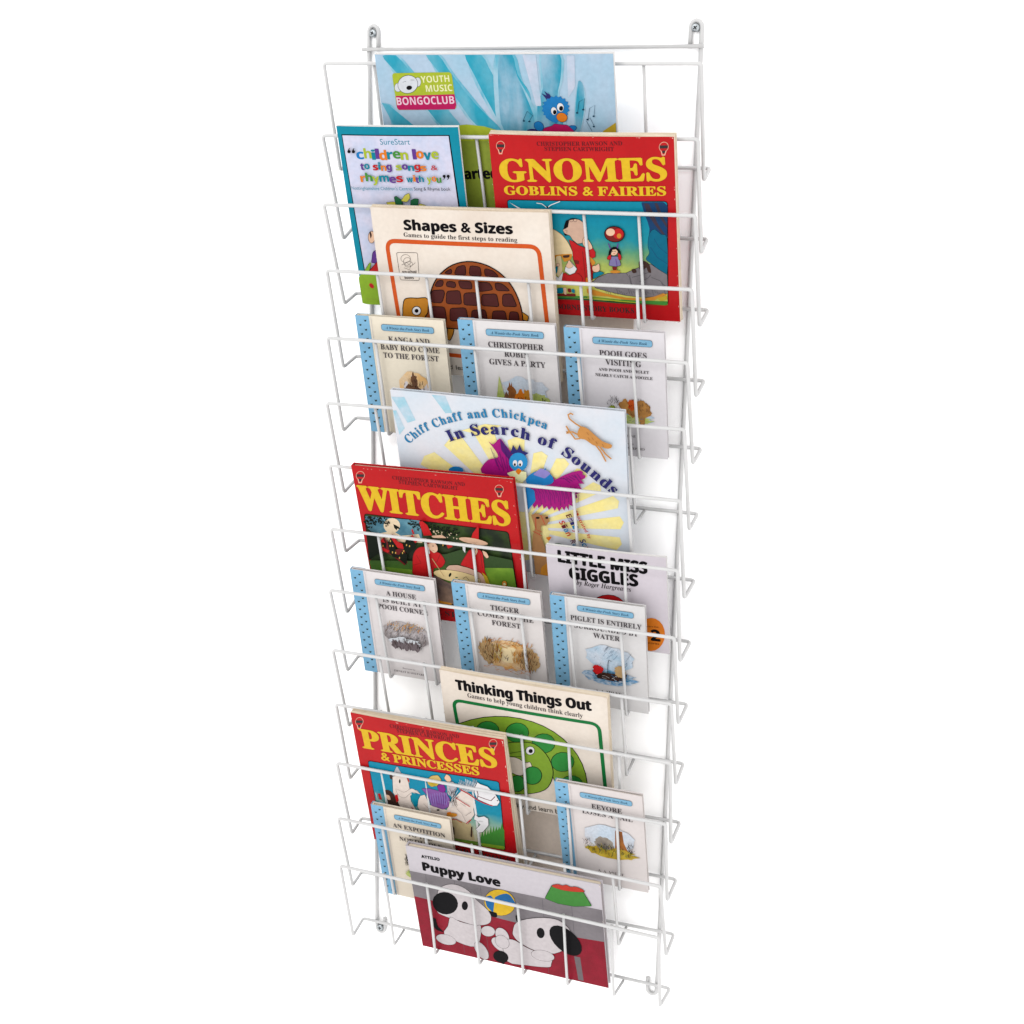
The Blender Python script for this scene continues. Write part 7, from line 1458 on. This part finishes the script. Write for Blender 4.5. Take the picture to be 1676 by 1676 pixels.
  ["P","cover_picture","puppy",[1399,685,1412,743,1433,812,1473,874,1539,927,1622,973,1707,1012,1790,1044,1875,1068,1950,1081,2012,1085,2064,1078,2111,1056,2159,1017,2201,963,2225,898,2223,818,2202,727,2166,641,2112,563,2042,491,1965,438,1881,411,1790,404,1705,410,1625,429,1551,461,1491,494,1451,525,1425,558,1408,591,1396,619,1393,647]],
  ["L","cover_picture","ink",0.5,[1399,685,1412,743,1433,812,1473,874,1539,927,1622,973,1707,1012,1790,1044,1875,1068,1950,1081,2012,1085,2064,1078,2111,1056,2159,1017,2201,963,2225,898,2223,818,2202,727,2166,641,2112,563,2042,491,1965,438,1881,411,1790,404,1705,410,1625,429,1551,461,1491,494,1451,525,1425,558,1408,591,1396,619,1393,647],1],
  ["P","cover_picture","ink2",[2324,542,2281,498,2224,476,2158,480,2090,508,2027,557,1974,624,1938,701,1921,780,1926,854,1951,916,1994,959,2051,980,2117,976,2184,949,2247,899,2299,834,2336,758,2353,679,2349,604]],
  ["P","cover_picture","ink2",[1854,799,1853,769,1846,739,1834,712,1819,690,1801,677,1784,672,1767,678,1754,692,1745,714,1741,742,1742,772,1749,802,1761,829,1776,850,1793,864,1811,868,1828,863,1841,849,1850,827]],
  ["P","cover_picture","puppy",[1954,352,1938,320,1908,291,1867,268,1818,253,1766,247,1717,251,1675,265,1645,288,1629,316,1628,348,1644,380,1674,409,1716,432,1765,447,1816,453,1865,448,1907,434,1937,412,1953,384]],
  ["L","cover_picture","ink",0.4,[1954,352,1938,320,1908,291,1867,268,1818,253,1766,247,1717,251,1675,265,1645,288,1629,316,1628,348,1644,380,1674,409,1716,432,1765,447,1816,453,1865,448,1907,434,1937,412,1953,384],1],
  ["P","cover_picture","puppy",[1304,370,1280,341,1251,323,1219,316,1188,321,1160,338,1139,365,1127,400,1124,438,1131,477,1147,512,1171,540,1200,559,1231,566,1262,560,1290,543,1311,516,1323,482,1326,444,1320,405]],
  ["L","cover_picture","ink",0.4,[1304,370,1280,341,1251,323,1219,316,1188,321,1160,338,1139,365,1127,400,1124,438,1131,477,1147,512,1171,540,1200,559,1231,566,1262,560,1290,543,1311,516,1323,482,1326,444,1320,405],1],
  ["P","cover_picture","ink2",[1467,980,1472,997,1484,998,1505,990,1516,979,1518,958,1514,910,1507,893,1494,889,1483,892,1471,901,1467,921]],
  ["P","cover_picture","ink2",[1279,125,1262,90,1235,60,1203,39,1169,28,1135,28,1105,40,1081,62,1068,93,1064,128,1072,165,1090,200,1116,229,1148,250,1183,261,1217,261,1247,249,1270,227,1283,197,1287,162]],
  ["P","cover_picture","bowlgreen",[2045,1689,2029,1683,2017,1665,1920,1448,1916,1428,1926,1419,2069,1383,2086,1380,2104,1380,2284,1387,2303,1389,2321,1394,2526,1455,2538,1464,2536,1478,2452,1665,2441,1679,2426,1683]],
  ["L","cover_picture","ink",0.5,[2045,1689,2029,1683,2017,1665,1920,1448,1916,1428,1926,1419,2069,1383,2086,1380,2104,1380,2284,1387,2303,1389,2321,1394,2526,1455,2538,1464,2536,1478,2452,1665,2441,1679,2426,1683],1],
  ["P","cover_picture","foodred",[2042,1693,2062,1706,2091,1718,2117,1725,2136,1724,2152,1718,2170,1717,2188,1725,2207,1737,2226,1743,2242,1739,2259,1729,2277,1723,2300,1728,2324,1738,2350,1743,2381,1740,2414,1731,2438,1721,2456,1708,2465,1693,2448,1678,2387,1662,2299,1646,2216,1637,2146,1638,2083,1647,2039,1657,2024,1668,2029,1681]],
  ["L","cover_picture","ink",0.3,[2042,1693,2062,1706,2091,1718,2117,1725,2136,1724,2152,1718,2170,1717,2188,1725,2207,1737,2226,1743,2242,1739,2259,1729,2277,1723,2300,1728,2324,1738,2350,1743,2381,1740,2414,1731,2438,1721,2456,1708,2465,1693,2448,1678,2387,1662,2299,1646,2216,1637,2146,1638,2083,1647,2039,1657,2024,1668,2029,1681],1],
 ],
}

SPEC = {
 'A': ('large pale blue landscape picture book with a singing bird, in the topmost filled pocket', BLUEC, False, None),
 'B': ('teal-bordered songbook titled children love to sing songs, at upper left', TEALC, False, None),
 'C': ('red story book with yellow title GNOMES, goblins and fairies picture, at upper right', REDC, False, 'red picture story books with yellow titles'),
 'D': ('cream book titled Shapes & Sizes with an orange frame and brown tortoise', CREAMC, False, 'cream activity books'),
 'H': ('wide white hardback with yellow sun rays, purple-winged bird and leaping cat', LILC, True, None),
 'I': ('red story book with yellow title WITCHES and a cauldron picture', REDC, True, 'red picture story books with yellow titles'),
 'J': ('thin white book with a heavy black title and orange price circle', PINKW, False, None),
 'N': ('cream book titled Thinking Things Out with green frame and curled pea-pod snake', CREAMC, False, 'cream activity books'),
 'O': ('red story book with yellow title PRINCES & PRINCESSES and white horses', REDC, False, 'red picture story books with yellow titles'),
 'R': ('Puppy Love picture book with two black and white puppies, in the lowest pocket', PUPC, True, None),
}
for key, (label, cm, hard, grp) in SPEC.items():
    e, pr, w, h = book(key, 'picture_book', label, cm, grp, hard, pages=WHITEP if key in 'ABHJ' else None)
    draw(pr, ART[key])
    if key in 'CDINOR':                   # rubbed corners and nicked edges
        rg = random.Random(key); wear = custom('bare_card', rgb=(236, 220, 204), rough=.8)
        for _ in range(34):
            side = rg.choice('lrtb'); s_ = rg.uniform(.4, 1.5)*(2 if rg.random() < .2 else 1); t_ = rg.random(); t_ = t_**2 if rg.random() < .5 else 1-t_**2
            x, y = {'l': (.1, t_*h), 'r': (w-.1, t_*h), 't': (t_*w, h-.1), 'b': (t_*w, .1)}[side]
            dx, dy = {'l': (0, 1), 'r': (0, 1), 't': (1, 0), 'b': (1, 0)}[side]; ix, iy = {'l': (1, 0), 'r': (-1, 0), 't': (0, -1), 'b': (0, 1)}[side]
            x = min(max(x, 1.6), w-1.6) if dx else x; y = min(max(y, 1.6), h-1.6) if dy else y
            pr.poly('edge_wear', wear, [(x-dx*s_, y-dy*s_), (x+ix*s_*.35, y+iy*s_*.35), (x+dx*s_, y+dy*s_)])
        for cx_, cy_ in ((0, h), (w, h), (w, 0)):
            a_ = rg.uniform(1.0, 2.2); pr.poly('edge_wear', wear, [(cx_ or .1, cy_ or .1), (abs(cx_-a_) if cx_ else a_, abs(cy_-.1)), (abs(cx_-.1), abs(cy_-a_*.8) if cy_ else a_*.8)])
    pr.build()
# two more thin books stand behind the PRINCES one, their cream edges showing above it
for k, lb in enumerate(('thin cream-edged book directly behind the PRINCES book, only its edges showing', 'cream-edged book at the back of the stack behind the PRINCES book')):
    p = list(POSES['O']); p[7] = .0022; p[6] += .55*(k+1)
    book('O', 'thin_book', lb, custom('cream_card_edge', rgb=(226, 206, 180), rough=.6), 'books stacked behind the PRINCES book', False, pose=p, back=.0036+.0024*k, dx=.0022*(k+1), dy=.0012+.001*k)

# small hardbacks with a blue spine strip
class Scaled:
    """widens and heightens a drawing about its middle"""
    def __init__(s, pr, cx, cy): s.pr, s.cx, s.cy = pr, cx, cy
    def f(s, P): return [(s.cx+(x-s.cx)*1.12, s.cy+(y-s.cy)*1.36) for x, y in P]
    def poly(s, part, mat, P): s.pr.poly(part, mat, s.f(P))
    def line(s, part, mat, w, P, closed=False): s.pr.line(part, mat, w, s.f(P), closed)
def brush(pr, part, mats, cx, cy, rx, ry, n, seed, ln=3, wd=.5, ang=90, spread=40):
    rg = random.Random(seed)
    for _ in range(n):
        a = rg.uniform(0, 6.283); q = math.sqrt(rg.random()); x = cx+rx*q*math.cos(a); y = cy+ry*q*math.sin(a)
        t = math.radians(ang+rg.uniform(-spread, spread)); l = ln*rg.uniform(.5, 1.3)
        P = [(x, y), (x+l*.5*math.cos(t)+rg.uniform(-.4, .4), y+l*.5*math.sin(t)), (x+l*math.cos(t), y+l*math.sin(t))]
        pr.line(part, rg.choice(mats), wd*rg.uniform(.5, 1.4), P)
def blob(pr, part, mat, cx, cy, rx, ry, seed=1, rough=.16, n=26):
    rg = random.Random(seed); pr.poly(part, mat, [(cx+rx*(1+rg.uniform(-rough, rough))*math.cos(6.283*k/n), cy+ry*(1+rg.uniform(-rough, rough))*math.sin(6.283*k/n)) for k in range(n)])
def wm(name, a, b, sc=60): return custom(name, rgb=a, rgb2=b, scale2=sc, mottle=.1, scale=400, lo=.35, hi=.65)
W_OR = wm('orange_wash', (240, 190, 120), (236, 208, 170)); W_GR = wm('green_wash', (176, 192, 96), (200, 206, 140)); W_BL = wm('blue_wash', (176, 202, 222), (206, 216, 228))
W_BR = wm('brown_wash', (96, 66, 48), (128, 88, 58), 90); W_GY = wm('grey_wash', (168, 160, 160), (204, 198, 200)); W_YE = wm('straw_wash', (206, 178, 60), (170, 140, 40), 90); W_TK = wm('trunk_wash', (176, 110, 50), (140, 84, 44), 60)
W_STONE = wm('stone_wash', (176, 166, 152), (140, 130, 120), 60); W_SKY = wm('pale_sky_wash', (200, 214, 228), (212, 216, 224), 40); W_WAT = wm('water_wash', (120, 166, 204), (190, 206, 222), 120)
W_TAN = wm('tan_wash', (186, 134, 70), (150, 104, 56), 90)
def vig_E(p, c, x, y):
    blob(p, c, W_OR, x, y+1, 19, 17, 1, .06); blob(p, c, CARD, x+2, y+1, 15, 13, 2, .08); blob(p, c, W_OR, x+3, y+7, 12, 7, 5)
    blob(p, c, W_BR, x-2, y-2, 11, 7, 3, .3); blob(p, c, W_BR, x+1, y+8, 4, 8, 4, .3); brush(p, c, [W_BR, 'ink'], x, y, 13, 10, 60, 1); blob(p, c, 'orange', x+9, y-5, 5, 4, 6, .3); blob(p, c, 'dkgreen', x+10, y-10, 6, 5, 8, .3); blob(p, c, 'puppy', x-6, y-9, 7, 3, 9, .3)
def vig_F(p, c, x, y):
    blob(p, c, W_SKY, x+6, y+8, 26, 12, 1); blob(p, c, W_GR, x, y-6, 32, 9, 2); p.poly(c, W_GR, [(x-28, y-6), (x-22, y+20), (x-16, y-6)]); blob(p, c, W_GR, x+20, y-3, 13, 9, 5)
    blob(p, c, W_BR, x-12, y-5, 8, 9, 3, .35); blob(p, c, W_TK, x-9, y+4, 5, 9, 7, .35); blob(p, c, 'orange', x+3, y-2, 8, 9, 4, .3); blob(p, c, 'orange2', x+9, y+3, 5, 6, 9, .3); brush(p, c, ['ink', W_BR], x-4, y-6, 18, 6, 50, 2); brush(p, c, ['green', 'olive'], x, y-12, 28, 4, 90, 3, 2.5); brush(p, c, ['ink'], x+27, y-5, 5, 4, 12, 4, 4, .6, 60, 60)
def vig_G(p, c, x, y):
    blob(p, c, W_WAT, x+2, y-9, 28, 6, 1); blob(p, c, W_GR, x+4, y-11, 24, 4, 2); blob(p, c, W_TAN, x+15, y-1, 13, 9, 3, .22); blob(p, c, W_TAN, x+2, y+1, 8, 6, 4, .3); blob(p, c, 'orange_r', x+8, y+3, 5, 5, 5, .25); p.poly(c, W_TAN, [(x+14, y-4), (x+22, y-4), (x+20, y-16), (x+15, y-16)])
    brush(p, c, [W_BR, 'ink'], x+14, y-1, 13, 9, 40, 5, 2.5, .35); blob(p, c, 'olive', x-14, y-5, 5, 6, 6, .3); brush(p, c, ['ink', 'darkink'], x-13, y+1, 7, 9, 50, 6, 3, .35); brush(p, c, ['teal', 'dkgreen'], x, y-11, 28, 4, 40, 7, 3, .3, 5, 30)
def vig_K(p, c, x, y):
    blob(p, c, W_GY, x, y+4, 30, 14, 1, .08); brush(p, c, ['greydk', W_BR, 'greybar'], x, y+3, 28, 13, 170, 1, 5, .35, 55, 25); brush(p, c, ['orange2', 'tan'], x, y+13, 26, 5, 70, 2, 4, .5, 50, 30); blob(p, c, 'paper', x, y-4, 20, 6, 4, .2)
    for k in range(5): blob(p, c, 'greybar', x-14+k*7, y-7, 4.4, 5, k, .3)
    brush(p, c, ['ink', 'darkbrown'], x, y-7, 20, 6, 60, 5, 4, .4, 80, 40)
def vig_L(p, c, x, y):
    blob(p, c, W_OR, x, y, 35, 16, 1, .1, 50); blob(p, c, custom('glow_cream', rgb=(250, 228, 180), rough=.5), x-2, y+1, 15, 9, 2, .15); blob(p, c, 'tan', x+25, y-3, 11, 12, 3, .2, 40); blob(p, c, 'tan', x-26, y+1, 9, 14, 4, .25, 40)
    brush(p, c, ['orange', 'orange2', 'tan'], x, y+12, 30, 4, 80, 9, 5, .5, 20, 50); brush(p, c, ['tan', 'orange2'], x+10, y-3, 6, 7, 60, 10, 5, .5, 80, 30); brush(p, c, ['mustard', 'orange2', W_BR], x-14, y, 6, 12, 60, 11, 5, .6, 80, 20)
    brush(p, c, [W_BR, 'ink', 'tigdk'], x-22, y+2, 11, 15, 90, 5, 4, .45); brush(p, c, [W_BR, 'tigdk', 'ink'], x+23, y-3, 12, 13, 110, 6, 4, .45); brush(p, c, ['orange2', 'orange'], x, y-13, 30, 4, 60, 7, 4, .4, 0, 25); brush(p, c, ['greydk'], x-1, y-2, 3, 3, 14, 8, 3, .4)
def vig_M(p, c, x, y):
    blob(p, c, W_BL, x+2, y+10, 28, 13, 1, .1); blob(p, c, W_WAT, x, y-11, 31, 8, 2, .15); brush(p, c, ['azure', 'teal', 'blue2'], x, y-11, 30, 7, 90, 3, 5, .4, 5, 20); brush(p, c, ['bluegrey'], x+4, y+10, 24, 10, 24, 4, 6, .3, 50, 4)
    p.poly(c, 'darkbrown', [(x-18, y-5), (x-12, y-13), (x+10, y-14), (x+20, y-10), (x+22, y-4), (x+4, y-6)]); brush(p, c, ['ink'], x, y-9, 18, 4, 30, 5, 4, .4, 10, 20)
    p.line(c, 'ink', .8, [(x, y-6), (x+1, y+6), (x+2, y+9), (x+5, y+8)]); blob(p, c, 'red', x-11, y-3, 6, 5, 5, .2); blob(p, c, 'tan', x+14, y-2, 6, 6, 6, .2); brush(p, c, ['azure', 'white'], x, y-12, 28, 5, 30, 8, 4, .4, 0, 30)
def vig_P(p, c, x, y):
    brush(p, c, ['ink', 'darkbrown'], x-20, y+3, 4, 8, 40, 1, 4, .6); blob(p, c, W_GR, x-16, y-12, 9, 5, 3, .2); brush(p, c, ['dkgreen'], x-14, y-12, 9, 4, 30, 2)
def vig_Q(p, c, x, y):
    blob(p, c, W_SKY, x, y+7, 30, 15, 1, .06); p.poly(c, W_TK, [(x+6, y-8), (x+8, y+18), (x+16, y+18), (x+17, y+4), (x+22, y-8)]); blob(p, c, W_YE, x, y-11, 30, 7, 2, .2); blob(p, c, W_STONE, x-6, y-1, 11, 8, 3, .15)
    brush(p, c, ['mustard', 'olive', 'dkgreen', 'darkbrown'], x, y-10, 30, 6, 130, 4, 4, .45); brush(p, c, ['ink', 'greydk'], x-5, y-6, 11, 5, 40, 5, 3, .4); brush(p, c, ['darkbrown', 'ink'], x+25, y-1, 4, 6, 26, 6, 3.5, .5); brush(p, c, ['darkbrown'], x-25, y-2, 5, 5, 20, 7, 3.5, .4)
SMALL = {
 'E': (['KANGA AND', 'BABY ROO COME', 'TO THE FOREST'], [], vig_E, 'leftmost of the three small blue-spined books in the upper row', (228, 218, 204)),
 'F': (['CHRISTOPHER', 'ROBIN', 'GIVES A PARTY'], [], vig_F, 'middle one of the three small blue-spined books in the upper row', (220, 216, 222)),
 'G': (['POOH GOES', 'VISITING'], ['AND POOH AND PIGLET', 'NEARLY CATCH A WOOZLE'], vig_G, 'rightmost of the three small blue-spined books in the upper row, below the red book', (216, 212, 222)),
 'K': (['A HOUSE', 'IS BUILT AT', 'POOH CORNER'], [], vig_K, 'small blue-spined book with a grey twig drawing, in front of the WITCHES book', (220, 214, 220)),
 'L': (['TIGGER', 'COMES TO THE', 'FOREST'], [], vig_L, 'small blue-spined book with a glowing orange forest picture', (218, 212, 216)),
 'M': (['PIGLET IS ENTIRELY', 'SURROUNDED BY', 'WATER'], [], vig_M, 'small blue-spined book with a rainy flood picture, in front of the orange price circle', (214, 212, 218)),
 'P': (['AN EXPOTITION', 'TO THE', 'NORTH POLE'], [], vig_P, 'small blue-spined book partly hidden behind the Puppy Love book', (222, 210, 198)),
 'Q': (['EEYORE', 'LOSES A TAIL'], [], vig_Q, 'small blue-spined book with a tree trunk and yellow grass picture, at lower right', (216, 208, 212)),
}
for key, (ttl, sub, vig, label, rgb) in SMALL.items():
    rgb = (min(255, rgb[0]+11), min(255, rgb[1]+11), min(255, rgb[2]+5))
    cm = custom('small_cover_'+key.lower(), rgb=rgb, rough=.34, mottle=.02)
    e, pr, w, h = book(key, 'story_book', label, cm, 'small hardback story books with blue spine strips', True, SPB)
    P0 = pr.n; pr.n = 24                 # ink lies on top of the spine strip's thickness
    sw = w*.148
    rg = random.Random(ord(key))
    y = h-6; k = 0
    while y > 4:
        x = sw*(.68 if k % 2 == 0 else .28)+rg.uniform(-.6, .6)
        pr.poly('spine_pattern', 'dot', [(x-1.8, y+1.4), (x-.5, y+.5), (x+.2, y+1.1), (x+1.8, y+1.3), (x+1.2, y-1.0), (x-.9, y-1.2)])
        y -= h*.038; k += 1
    # hinge crease, pill, title, picture, author
    pr.line('hinge_line', 'puppy', .5, [(sw+3.0, 1), (sw+3.0, h-1)])
    cx = (sw+w)/2+1
    yp = h*.915
    P = rrect([(cx-w*.30, yp+h*.026), (cx+w*.30, yp+h*.026), (cx+w*.30, yp-h*.026), (cx-w*.30, yp-h*.026)], 3.4)
    pr.poly('series_label', 'pill', P); pr.line('series_label', 'navyteal', .35, P, True)
    pr.ctext('series_label', 'navyteal', 'i', 'A Winnie-the-Pooh Story Book', cx, yp-h*.012, h*.021, w*.50)
    y = h*.818
    for t in ttl: pr.ctext('title', 'softink', 'm', t, cx, y-h*.02, h*.044, w*.76, .92); y -= h*.069
    for t in sub: pr.ctext('subtitle', 'darkink', 'm', t, cx, y, h*.022, w*.64, 1); y -= h*.045
    vig(Scaled(pr, cx, h*(.40 if len(ttl) > 2 or sub else .46)), 'cover_picture', cx, h*(.40 if len(ttl) > 2 or sub else .46))
    if key == 'K' or key == 'G':
        pr.ctext('author_name', 'darkink', 's', 'A. A. MILNE', cx, h*.165, h*.02, w*.3); pr.ctext('author_name', 'darkink', 's', 'Illustrated by', cx, h*.105, h*.015, w*.24); pr.ctext('author_name', 'darkink', 'm', 'ERNEST H SHEPARD', cx, h*.065, h*.019, w*.48)
    else:
        pr.ctext('author_name', 'darkink', 'm', 'A. A. MILNE', cx, h*.155, h*.026, w*.34)
    pr.build()
